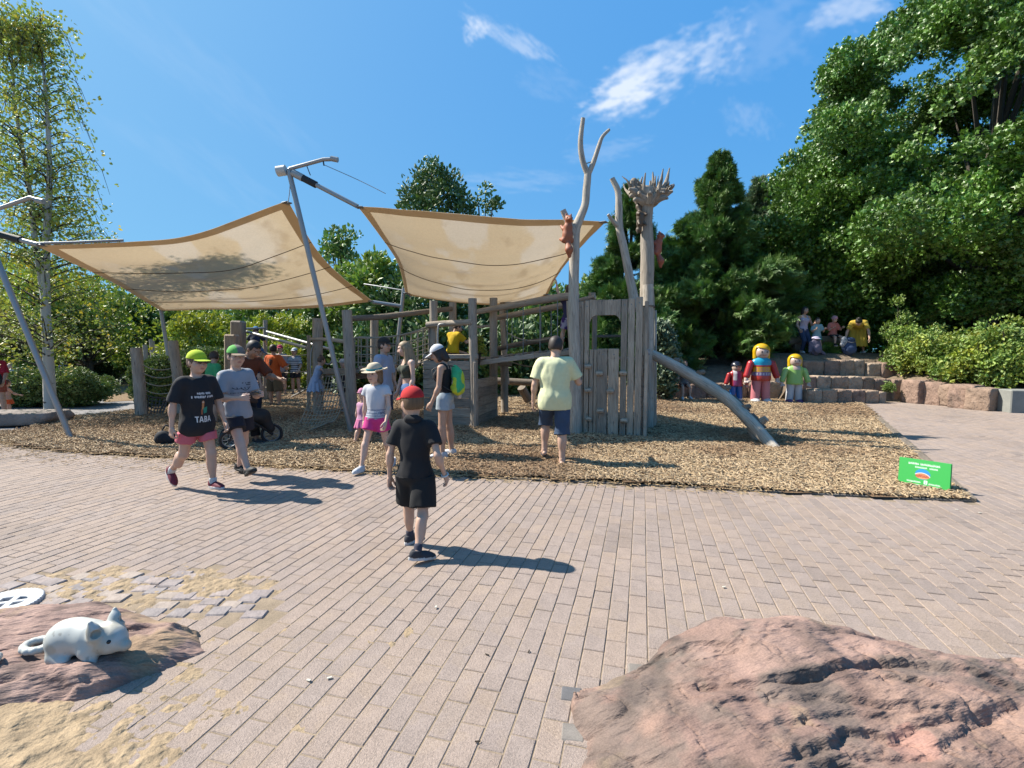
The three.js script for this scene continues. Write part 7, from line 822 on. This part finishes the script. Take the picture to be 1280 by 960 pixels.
// the boy in black walking past
{ const q = person({ label: 'child in a red cap, black polo shirt and wide black shorts walking away', at: G(520, 688), yaw: 166, H: 1.26, age: 'child', far: 0, skin: SK.warm, pose: { twist: 4, head: [52, 4], hipL: [17, 6], hipR: [-15, 6], kneeL: 10, kneeR: 14, footR: 8, toeL: -14, toeR: 46, footL: 0, armL: [-8, 13], armR: [-20, 20], elbL: 14, elbR: 46, inL: 0, inR: 0, curl: 0.7 }, top: { name: 'polo_shirt', col: blk, hem: -0.05, loose: 0.017, sleeve: 0.62, cuff: 0.06, neck: 0.06, wr: 0.02 }, bottom: { col: [0.011, 0.011, 0.012], len: 0.8, hemR: 0.118, loose: 0.026, wr: 0.026 }, shoes: { col: [0.03, 0.032, 0.045], sole: [0.78, 0.76, 0.74] }, socks: { col: [0.06, 0.06, 0.09], h: 0.2 }, hair: { col: [0.16, 0.09, 0.04] }, cap: { col: [0.62, 0.018, 0.02], brim: [0.62, 0.018, 0.02] } });
  const l = q.limbs.R, b = mesh('wristband', new THREE.TorusGeometry(0.024, 0.006, 6, 16), std(C(0.8, 0.8, 0.8), 0.6), q.t); b.position.copy(l.wr); b.quaternion.setFromUnitVectors(V(0, 0, 1), l.fd); const col = mesh('collar', blob([cone(q.J.neck.clone().add(V(0.03, 0.005, -0.03)), q.J.neck.clone().add(V(-0.03, 0.005, -0.03)), 0.033), cone(q.J.neck.clone().add(V(0.05, 0, -0.01)), q.J.neck.clone().add(V(0.045, -0.01, 0.03)), 0.02), cone(q.J.neck.clone().add(V(-0.05, 0, -0.01)), q.J.neck.clone().add(V(-0.045, -0.01, 0.03)), 0.02)], 0.007, 0.02, flatCol(blk)), clothMat, q.t); }
// two teenagers
person({ label: 'teenager in a lime cap, black printed T-shirt and pink shorts walking', at: G(250, 612), yaw: 60, H: 1.52, age: 'teen', far: 1, build: 1.0, belly: 0.03, legs: 0.95, skin: SK.warm, pose: { head: [4, 4], lean: 3, hipL: [9, 4], hipR: [-15, 4], kneeL: 10, kneeR: 36, footR: 46, toeL: 4, toeR: 2, armL: [8, 10], armR: [-8, 14], elbL: 14, elbR: 10, curl: 0.8 }, top: { col: [0.016, 0.017, 0.022], hem: -0.18, loose: 0.022, sleeve: 0.8, cuff: 0.068, wr: 0.026, print: [(g) => { const r = rng(3); g.clearRect(0, 0, 256, 256); g.fillStyle = '#e8e8ea'; marks(g, 50, 200, 38, 17, r); marks(g, 22, 236, 64, 18, r); g.fillStyle = '#c98d5e'; g.beginPath(); g.ellipse(120, 98, 13, 15, 0, 0, 7); g.fill(); g.fillRect(108, 108, 22, 42); g.fillStyle = '#d9d4cc'; g.fillRect(112, 90, 14, 8); g.fillStyle = '#2f8f7c'; g.beginPath(); g.moveTo(122, 140); g.lineTo(160, 128); g.lineTo(158, 175); g.lineTo(128, 182); g.fill(); g.fillStyle = '#b26a4a'; g.fillRect(104, 148, 14, 40); g.fillStyle = '#f2f2f2'; g.font = 'bold 62px sans-serif'; g.textAlign = 'center'; g.fillText('TABA', 128, 246, 190); }, 0.0, 0.16, 0.25, 0.36] }, bottom: { col: [0.72, 0.17, 0.22], len: 0.6, hemR: 0.092, loose: 0.018 }, shoes: { col: [0.2, 0.012, 0.035], sole: [0.75, 0.72, 0.7] }, socks: { col: [0.7, 0.7, 0.7], h: 0.14 }, hair: { col: [0.13, 0.07, 0.035] }, cap: { col: [0.62, 0.78, 0.03], brim: [0.58, 0.74, 0.03], under: [0.02, 0.02, 0.025] }, glasses: true });
{ const q = person({ label: 'teenager in a grey and green cap and grey T-shirt holding a phone', at: G(300, 596), yaw: 62, H: 1.57, age: 'teen', far: 1, skin: SK.fair, pose: { head: [-12, 6], hipL: [-10, 4], hipR: [30, 4], kneeL: 10, kneeR: 6, footR: -24, footL: 12, armL: [14, 6], armR: [10, 10], elbL: 84, elbR: 82, inL: 22, inR: 26, curl: 1.1 }, top: { col: [0.40, 0.43, 0.49], hem: -0.1, loose: 0.017, sleeve: 0.78, cuff: 0.062, wr: 0.024, print: [(g) => { const r = rng(8); g.clearRect(0, 0, 256, 256); g.fillStyle = '#27304a'; marks(g, 120, 250, 60, 20, r); marks(g, 170, 236, 92, 18, r); g.strokeStyle = '#27304a'; g.lineWidth = 9; g.beginPath(); g.moveTo(20, 130); g.bezierCurveTo(60, 200, 110, 120, 130, 170); g.bezierCurveTo(160, 210, 220, 170, 236, 120); g.stroke(); for (const x of [60, 105, 150, 195]) { g.beginPath(); g.moveTo(x, 128); g.lineTo(x + 8, 165); g.stroke(); } g.fillStyle = '#27304a'; marks(g, 10, 240, 236, 14, r); }, 0, 0.28, 0.25, 0.16] }, bottom: { col: [0.014, 0.015, 0.03], len: 0.6, hemR: 0.1, loose: 0.024 }, shoes: { col: [0.016, 0.016, 0.016], sole: [0.03, 0.028, 0.026] }, hair: { col: [0.09, 0.055, 0.03] }, cap: { col: [0.3, 0.27, 0.24], brim: [0.36, 0.26, 0.18], paint: (x) => (x < -0.02 ? [0.17, 0.55, 0.12] : [0.26, 0.22, 0.19]) } });
  const m = q.limbs.L.grip.clone().lerp(q.limbs.R.grip, 0.5), ph = solo('phone', cbox(0.075, 0.012, 0.15, 0.004), std(C(0.02, 0.02, 0.025), 0.2), 'black phone held by the teenager in grey', 'phone', null, m.clone().add(V(0, 0.02, 0)).applyAxisAngle(V(0, 1, 0), rad(62)).add(q.base), rad(62)); ph.rotation.x = -0.4; }
// the woman in the white cap and her bag
{ const q = person({ label: 'woman in a white cap, black vest and light denim shorts standing', at: G(557, 570.5), yaw: -97, H: 1.62, age: 'adult', far: 1, build: 0.9, bust: true, legs: 1.02, skin: SK.tan, pose: { head: [2, 26], lean: 2, hipL: [3, 3], hipR: [-4, 3], kneeL: 4, kneeR: 2, armL: [4, 8], armR: [-2, 8], elbL: 22, elbR: 14, curl: 0.7 }, top: { name: 'vest', col: [0.012, 0.012, 0.016], hem: 0.03, loose: 0.012, tank: 0.72, straps: true, wr: 0.012, neck: 0.05 }, bottom: { col: [0.42, 0.5, 0.56], len: 0.36, hemR: 0.1, loose: 0.016, waist: 0.11 }, shoes: { col: [0.72, 0.72, 0.74], sole: [0.78, 0.78, 0.78] }, hair: { col: [0.028, 0.017, 0.012], style: 'bob' }, cap: { col: [0.76, 0.76, 0.78], brim: [0.78, 0.78, 0.8] } });
  const c = q.J.chest.clone().add(V(0, -0.06, -0.21)), cols = (x, y, z) => (vnoise(x * 7, y * 9 + 1, z * 7) + (y - c.y) * 1.2 > 0.5 ? [0.06, 0.55, 0.22] : [0.62, 0.75, 0.05]); const bag = thing('drawstring_bag', 'green and yellow drawstring bag on the woman in the vest', 'bag', q.base, rad(-97)); mesh('sack', netMesh((x, y, z) => bodyField([cone(c.clone().add(V(0, 0.16, 0.05)), c.clone().add(V(0, 0.08, 0.02)), 0.05, 0.085), ball(c.clone().add(V(0, -0.03, 0)), 0.14, 0.15, 0.075), ball(c.clone().add(V(0, -0.14, 0.01)), 0.16, 0.08, 0.085)], 0.06)(x, y, z) + 0.03 * (fbm(x * 14, y * 14, z * 14, 2) - 0.5), new THREE.Box3().setFromCenterAndSize(c, V(0.46, 0.6, 0.32)), 0.012, cols), clothMat, bag); for (const e of [-1, 1]) mesh('cord', ropeG([c.clone().add(V(e * 0.09, 0.18, 0.03)), q.J.neck.clone().add(V(e * 0.1, -0.045, -0.02)), q.J.chest.clone().add(V(e * 0.12, 0.07, 0.13)), q.J.chest.clone().add(V(e * 0.165, -0.08, 0.05)), c.clone().add(V(e * 0.13, -0.17, 0.04))], 0.006), M.black, bag); mesh('tag', blob([ball(c.clone().add(V(-0.06, -0.24, 0.0)), 0.05, 0.045, 0.03)], 0.012, 0.02, flatCol([0.7, 0.6, 0.55])), clothMat, bag); }
// the man in pale yellow, seen from behind
person({ label: 'stout man in a pale yellow T-shirt and jean shorts, hand on the tower', at: G(693, 580), yaw: 174, H: 1.72, age: 'adult', far: 1, build: 1.2, belly: 0.035, legs: 0.98, skin: SK.warm, pose: { head: [-8, 12], lean: 2, hipR: [-4, 1], hipL: [34, 5], kneeR: 2, kneeL: 40, armL: [2, 13], armR: [20, 22], elbL: 12, elbR: 70, inR: 4, curl: 0.6 }, top: { col: [0.84, 0.86, 0.52], hem: -0.15, loose: 0.026, sleeve: 0.72, cuff: 0.07, wr: 0.022, neck: 0.066 }, bottom: { col: [0.045, 0.085, 0.16], len: 1.08, hemR: 0.085, loose: 0.026, wr: 0.026 }, shoes: { bare: true, col: [0.03, 0.025, 0.04] }, hair: { col: [0.035, 0.02, 0.014] } });
// the girl in the straw hat and the toddler
person({ label: 'girl in a straw hat, striped white top and hot pink shorts', at: G(472, 588), yaw: -14, H: 1.36, age: 'child', far: 1, skin: SK.fair, pose: { lean: -2, head: [-8, 10], hipR: [20, 6], hipL: [-14, 4], kneeR: 4, kneeL: 16, footL: 18, armL: [10, 10], armR: [-10, 10], elbL: 24, elbR: 14 }, top: { paint: (x, y, z) => (y < 0.17 && fl(y * 60) & 1 ? [0.2, 0.24, 0.34] : [0.68, 0.7, 0.76]), hem: 0.0, loose: 0.018, sleeve: 0.3, wr: 0.016, col: white }, bottom: { col: [0.75, 0.045, 0.29], len: 0.42, hemR: 0.105, loose: 0.018 }, shoes: { col: [0.7, 0.7, 0.72], sole: [0.75, 0.75, 0.75] }, hair: { col: [0.2, 0.12, 0.06], style: 'bob' }, hat: { col: [0.68, 0.58, 0.42], band: [0.03, 0.3, 0.34] } });
person({ label: 'toddler in a pink dress and pink sun cap held by the hand', at: G(454, 553), yaw: 152, H: 0.9, age: 'toddler', far: 1, skin: SK.fair, pose: { head: [-10, 4], hipL: [-14, 5], hipR: [20, 5], kneeL: 12, kneeR: 10, armR: [30, 40], armL: [-4, 12], elbR: 14, elbL: 16 }, top: { paint: (x, y, z) => (fl(x * 40) & 1 ? [0.62, 0.3, 0.46] : [0.7, 0.4, 0.55]), hem: -0.05, loose: 0.02, sleeve: 0, wr: 0.014, neck: 0.075, col: [0.7, 0.3, 0.45] }, skirt: { top: 0.06, hem: -0.22, r0: 0.19, r1: 0.3, col: [0.78, 0.22, 0.42] }, shoes: { bare: true, col: [0.5, 0.35, 0.32] }, hat: { col: [0.72, 0.3, 0.46], wide: 0.115, curl: -0.4 } });
// people just behind them
person({ label: 'man in a dark cap and light blue T-shirt beside the net bridge', at: G(481, 545), yaw: 74, H: 1.74, far: 1, skin: SK.warm, pose: { head: [0, 4], armL: [4, 8], armR: [-2, 8], elbL: 20 }, top: { col: [0.42, 0.5, 0.66], hem: -0.1, loose: 0.024, sleeve: 0.85, wr: 0.024 }, bottom: { col: [0.06, 0.07, 0.12], len: 0.95, hemR: 0.09 }, hair: { col: [0.04, 0.025, 0.018] }, cap: { col: [0.03, 0.026, 0.024], brim: [0.04, 0.035, 0.03] } });
person({ label: 'woman with long blonde hair, olive crop top and denim shorts', at: G(511, 551), yaw: -52, H: 1.68, far: 1, build: 0.86, bust: true, skin: SK.fair, pose: { head: [-30, 12], hipL: [4, 3], armL: [2, 8], armR: [2, 10], elbL: 20, elbR: 18 }, top: { name: 'crop_top', col: [0.07, 0.08, 0.055], hem: 0.2, loose: 0.01, tank: 0.68, straps: true, wr: 0.008, neck: 0.05 }, bottom: { col: [0.12, 0.22, 0.45], len: 0.36, hemR: 0.095, waist: 0.12 }, shoes: { col: [0.6, 0.58, 0.55], sole: [0.7, 0.7, 0.7] }, hair: { col: [0.36, 0.25, 0.14], style: 'long' } });
// --- on the play structures ---
person({ label: 'child in a yellow shirt sitting on the platform deck', at: P(566, 438, 10.0), y: 1.36, sit: 0.12, yaw: 152, H: 1.25, age: 'child', far: 1, skin: SK.fair, pose: { lean: 10, head: [-50, 22], hipL: [82, 12], hipR: [80, 14], kneeL: 92, kneeR: 88, armL: [40, 14], armR: [38, 24], elbL: 60, elbR: 80 }, top: { col: [0.78, 0.52, 0.01], hem: -0.06, loose: 0.026, sleeve: 0.7, wr: 0.02 }, bottom: { col: [0.02, 0.02, 0.03], len: 0.85 }, hair: { col: [0.05, 0.03, 0.02] }, cap: { col: [0.12, 0.3, 0.4] } });
person({ label: 'child in purple shorts stretching up to the log rail of the tower', at: P(711, 438, 9.6), y: 1.5, yaw: 178, H: 1.32, age: 'child', far: 1, skin: SK.warm, pose: { head: [20, -10], hipL: [14, 10], hipR: [-6, 6], kneeL: 20, kneeR: 8, armL: [150, 20], armR: [40, 20], elbL: 10, elbR: 40, curl: 1 }, top: { col: [0.06, 0.05, 0.12], hem: 0, loose: 0.02, sleeve: 0.4 }, bottom: { paint: (x, y, z) => (vnoise(x * 16, y * 16, z * 16) > 0.62 ? [0.55, 0.5, 0.62] : [0.1, 0.045, 0.22]), col: [0.1, 0.05, 0.2], len: 0.62, hemR: 0.1 }, shoes: { bare: true, col: [0.05, 0.05, 0.05] }, hair: { col: [0.06, 0.035, 0.02] } });
person({ label: 'girl in a light blue dress climbing the cargo net', at: P(393, 438, 10.3), y: 0.32, yaw: 118, H: 1.1, age: 'child', far: 1, skin: SK.tan, pose: { lean: 16, head: [10, 6], hipL: [40, 6], hipR: [10, 5], kneeL: 50, kneeR: 20, armL: [60, 12], armR: [46, 14], elbL: 40, elbR: 40, curl: 1.2 }, top: { col: [0.42, 0.52, 0.72], hem: -0.02, loose: 0.02, sleeve: 0.0, neck: 0.07 }, skirt: { top: 0.1, hem: -0.34, r0: 0.17, r1: 0.3, col: [0.45, 0.55, 0.74] }, shoes: { bare: true, col: [0.25, 0.2, 0.18] }, hair: { col: [0.1, 0.05, 0.025], style: 'bun' } });
person({ label: 'child in dark clothes and a blue cap at the top of the slide ramp', at: P(319, 438, 13.9), y: 0.98, yaw: 200, H: 1.3, age: 'child', far: 2, skin: SK.warm, pose: { lean: 24, head: [0, 20], hipL: [30, 5], hipR: [10, 5], kneeL: 40, kneeR: 20, armL: [60, 20], armR: [50, 20], elbL: 20 }, top: { col: [0.025, 0.035, 0.07], hem: -0.05, sleeve: 0.9 }, bottom: { col: [0.02, 0.022, 0.035], len: 1.7 }, hair: { col: [0.05, 0.03, 0.02] }, cap: { col: [0.06, 0.3, 0.55] } });
// --- round the pram and farther back ---
person({ label: 'dark-haired man in a rust brown shirt leaning over the pram', at: G(306, 556), yaw: 66, H: 1.76, far: 1, skin: SK.brown, pose: { lean: 18, head: [0, 30], hipL: [8, 4], hipR: [-8, 4], armL: [36, 10], armR: [30, 12], elbL: 40, elbR: 46, curl: 1 }, top: { col: [0.15, 0.038, 0.014], hem: -0.1, sleeve: 0.9, loose: 0.024 }, bottom: { col: [0.02, 0.02, 0.025], len: 1.8 }, hair: { col: [0.01, 0.008, 0.007] } });
person({ label: 'child in a green T-shirt behind the teenagers', at: G(267, 530), yaw: 150, H: 1.52, age: 'teen', far: 1, skin: SK.tan, pose: { lean: 6, head: [40, 14] }, top: { col: [0.05, 0.42, 0.17], hem: -0.08, sleeve: 0.85, loose: 0.024 }, bottom: { col: [0.03, 0.03, 0.045], len: 0.9 }, hair: { col: [0.05, 0.03, 0.02] } });
person({ label: 'man in dark blue with rolled sleeves standing beyond the pram', at: G(322, 524), yaw: 130, H: 1.62, far: 2, skin: SK.warm, pose: { head: [0, 20], armL: [20, 10], elbL: 40 }, top: { col: [0.02, 0.04, 0.11], hem: -0.1, sleeve: 0.9 }, bottom: { col: [0.02, 0.025, 0.05], len: 1.8 }, hair: { col: [0.04, 0.025, 0.02] }, cap: { col: [0.1, 0.2, 0.42] } });
person({ label: 'man in an orange printed T-shirt and khaki shorts, back turned', at: G(344, 509), yaw: 168, H: 1.68, far: 1, build: 1.14, skin: SK.tan, pose: { hipL: [4, 6], hipR: [-2, 7], armL: [0, 8], armR: [6, 30], elbL: 10, elbR: 70, inR: 40, head: [12, 0] }, top: { col: [0.72, 0.13, 0.02], hem: -0.1, sleeve: 0.9, loose: 0.028, print: [(g) => { g.clearRect(0, 0, 256, 256); g.strokeStyle = '#3b2a28'; g.lineWidth = 20; const r = rng(5); for (let i = 0; i < 11; i++) { g.beginPath(); g.moveTo(60 + r() * 140, 40 + r() * 170); g.lineTo(60 + r() * 140, 40 + r() * 170); g.stroke(); } }, 0, 0.34, 0.24, 0.26, true] }, bottom: { col: [0.17, 0.13, 0.075], len: 0.98, hemR: 0.09, loose: 0.022 }, hair: { col: [0.03, 0.018, 0.012] } });
person({ label: 'woman in a white cap and striped T-shirt beyond the man in orange', at: G(370, 494), yaw: -6, H: 1.6, far: 2, skin: SK.tan, pose: { armL: [10, 12], armR: [16, 10], elbL: 40, elbR: 60, inR: 20 }, top: { paint: (x, y) => (fl(y * 26) & 1 ? [0.1, 0.12, 0.16] : [0.66, 0.66, 0.66]), col: white, hem: -0.06, sleeve: 0.8 }, bottom: { col: [0.02, 0.022, 0.03], len: 0.55 }, hair: { col: [0.06, 0.035, 0.02] }, cap: { col: [0.74, 0.74, 0.76] } });
person({ label: 'person in a dark pink cap partly hidden by the man in orange', at: G(352, 494), yaw: 10, H: 1.7, far: 2, skin: SK.warm, pose: { armL: [8, 8] }, top: { col: [0.5, 0.4, 0.38], hem: -0.08, sleeve: 0.85 }, bottom: { col: [0.05, 0.05, 0.06], len: 0.9 }, hair: { col: [0.06, 0.03, 0.02] }, cap: { col: [0.5, 0.03, 0.09] } });
person({ label: 'child in a white sun hat behind the leaning thick post', at: P(428, 438, 11.6), y: 0.05, yaw: 60, H: 1.25, age: 'child', far: 2, skin: SK.fair, top: { col: [0.04, 0.04, 0.05], hem: -0.05, sleeve: 0.7 }, bottom: { col: [0.03, 0.03, 0.04], len: 0.8 }, hat: { col: [0.72, 0.74, 0.76], wide: 0.12, curl: -0.3 } });
// --- by the path past the birch ---
person({ label: 'woman in a red top with a black shoulder bag by the path', at: G(-2, 520), yaw: 20, H: 1.55, far: 2, skin: SK.tan, pose: { armL: [10, 10], elbL: 30 }, top: { col: [0.5, 0.015, 0.04], hem: -0.1, sleeve: 0.85 }, bottom: { col: [0.4, 0.1, 0.06], len: 0.6 }, shoes: { bare: true, col: [0.05, 0.05, 0.05] }, hair: { col: [0.04, 0.025, 0.02], style: 'bob' } });
person({ label: 'small child with bare shoulders and an orange skirt by the path', at: G(10, 517), yaw: 170, H: 0.84, age: 'toddler', far: 2, skin: SK.warm, pose: { armR: [30, 16], elbR: 40 }, top: { col: [0.62, 0.45, 0.36], hem: -0.02, sleeve: 0, tank: 0.6 }, skirt: { top: 0.06, hem: -0.24, r0: 0.18, r1: 0.28, col: [0.8, 0.13, 0.03] }, shoes: { bare: true, col: [0.2, 0.1, 0.08] }, hair: { col: [0.12, 0.07, 0.04] } });
person({ label: 'blond child peeking over the low wide hedge', at: P(12, 438, 15.4), yaw: -10, H: 1.12, age: 'child', far: 2, skin: SK.fair, top: { col: [0.6, 0.55, 0.5], hem: -0.05, sleeve: 0.6 }, bottom: { col: [0.2, 0.2, 0.25], len: 0.7 }, hair: { col: [0.36, 0.24, 0.12] } });
person({ label: 'blond shirtless child in black shorts beside the birch trunk', at: G(78, 507), yaw: 12, H: 0.84, age: 'toddler', far: 1, skin: [0.58, 0.3, 0.22], pose: { hipL: [10, 5], hipR: [-6, 5], armL: [4, 16], armR: [0, 14], elbL: 20, elbR: 20 }, bottom: { col: blk, len: 0.85, hemR: 0.1 }, shoes: { bare: true, col: [0.3, 0.25, 0.2] }, hair: { col: [0.42, 0.3, 0.17] } });
person({ label: 'person in a blue shirt sitting by the dark hedge', at: P(74, 438, 20.4), y: 0.0, sit: 0.52, yaw: 150, H: 1.5, far: 2, skin: SK.fair, pose: { lean: 12, hipL: [84, 8], hipR: [84, 8], kneeL: 88, kneeR: 88, armL: [30, 14], armR: [30, 14], elbL: 40, elbR: 40 }, top: { col: [0.16, 0.27, 0.62], hem: -0.06, sleeve: 0.9 }, bottom: { col: [0.6, 0.6, 0.62], len: 0.9 }, hair: { col: [0.1, 0.07, 0.05] } });
// --- in the shade by the terrace ---
person({ label: 'girl with bare legs and white shoes sitting behind the ramp log', at: P(856, 438, 14.75), y: 0, sit: 0.5, yaw: -8, H: 1.42, age: 'child', far: 1, skin: SK.warm, pose: { hipL: [74, 6], hipR: [70, 4], kneeL: 74, kneeR: 62, armL: [14, 40], armR: [20, 12], elbL: 96, elbR: 50 }, top: { col: [0.16, 0.17, 0.17], hem: -0.04, sleeve: 0.4 }, bottom: { col: [0.1, 0.05, 0.05], len: 0.5 }, shoes: { col: [0.72, 0.72, 0.72], sole: [0.75, 0.75, 0.75] }, hair: { col: [0.02, 0.012, 0.01], style: 'long' } });
const onTerrace = (px, d) => { const q = P(px, 438, d); return { at: q, y: terraceH(q.x, q.z) }; };
person({ label: 'woman in a pale lilac vest and jeans seated in the shade', ...onTerrace(1003, 16.4), sit: 0.76, yaw: 4, H: 1.68, far: 1, bust: true, build: 0.95, skin: SK.tan, pose: { head: [12, 10], hipL: [26, 6], hipR: [36, 4], kneeL: 14, kneeR: 52, armL: [16, 14], armR: [8, 16], elbL: 86, elbR: 40, inL: 20 }, top: { name: 'vest', col: [0.52, 0.48, 0.6], hem: 0, tank: 0.7, straps: true, neck: 0.05, loose: 0.014 }, bottom: { name: 'jeans', col: [0.035, 0.06, 0.13], len: 1.85, loose: 0.012 }, shoes: { col: [0.7, 0.7, 0.7], sole: [0.75, 0.75, 0.75] }, hair: { col: [0.015, 0.01, 0.008], style: 'bob' } });
person({ label: 'child in a light blue T-shirt and turquoise shorts beside the lilac vest', ...onTerrace(1020, 16.3), yaw: -6, H: 1.22, age: 'child', far: 1, skin: SK.warm, pose: { head: [0, 12], hipL: [8, 10], hipR: [4, 10], kneeL: 8, kneeR: 8, armL: [20, 14], armR: [20, 14], elbL: 96, elbR: 96, inL: 20, inR: 20, curl: 1.1 }, top: { col: [0.34, 0.52, 0.55], hem: -0.06, sleeve: 0.85, loose: 0.026 }, bottom: { col: [0.06, 0.38, 0.42], len: 0.5, hemR: 0.1 }, hair: { col: [0.05, 0.03, 0.02] } });
person({ label: 'child in a salmon T-shirt and pink sun cap sitting in the shade', ...onTerrace(1040, 16.4), sit: 0.62, yaw: 2, H: 1.24, age: 'child', far: 1, skin: SK.warm, pose: { head: [0, 20], hipL: [74, 8], hipR: [72, 8], kneeL: 78, kneeR: 66, armL: [22, 18], armR: [22, 18], elbL: 90, elbR: 90, inL: 22, inR: 22 }, top: { col: [0.72, 0.22, 0.17], hem: -0.04, sleeve: 0.9, loose: 0.03 }, bottom: { col: [0.03, 0.025, 0.03], len: 0.7 }, shoes: { col: [0.03, 0.03, 0.035], sole: [0.7, 0.7, 0.7] }, socks: { col: [0.02, 0.02, 0.02] }, hat: { col: [0.72, 0.36, 0.4], wide: 0.115, curl: -0.5 } });
person({ label: 'woman in a long yellow dress bending over the denim rucksack', ...onTerrace(1071, 16.3), yaw: -34, H: 1.8, far: 1, skin: SK.tan, pose: { lean: 80, head: [0, 30], hipL: [-6, 8], hipR: [4, 8], kneeL: 8, kneeR: 8, armL: [12, 16], armR: [2, 20], elbL: 14, elbR: 30 }, top: { col: [0.6, 0.42, 0.05], hem: -0.06, sleeve: 0.7, loose: 0.03 }, skirt: { top: 0.12, hem: -0.66, r0: 0.19, r1: 0.28, col: [0.6, 0.42, 0.05] }, shoes: { col: [0.65, 0.65, 0.68], sole: [0.7, 0.7, 0.7] }, hair: { col: [0.012, 0.009, 0.008], style: 'bun' } });

renderer.render(scene, camera);
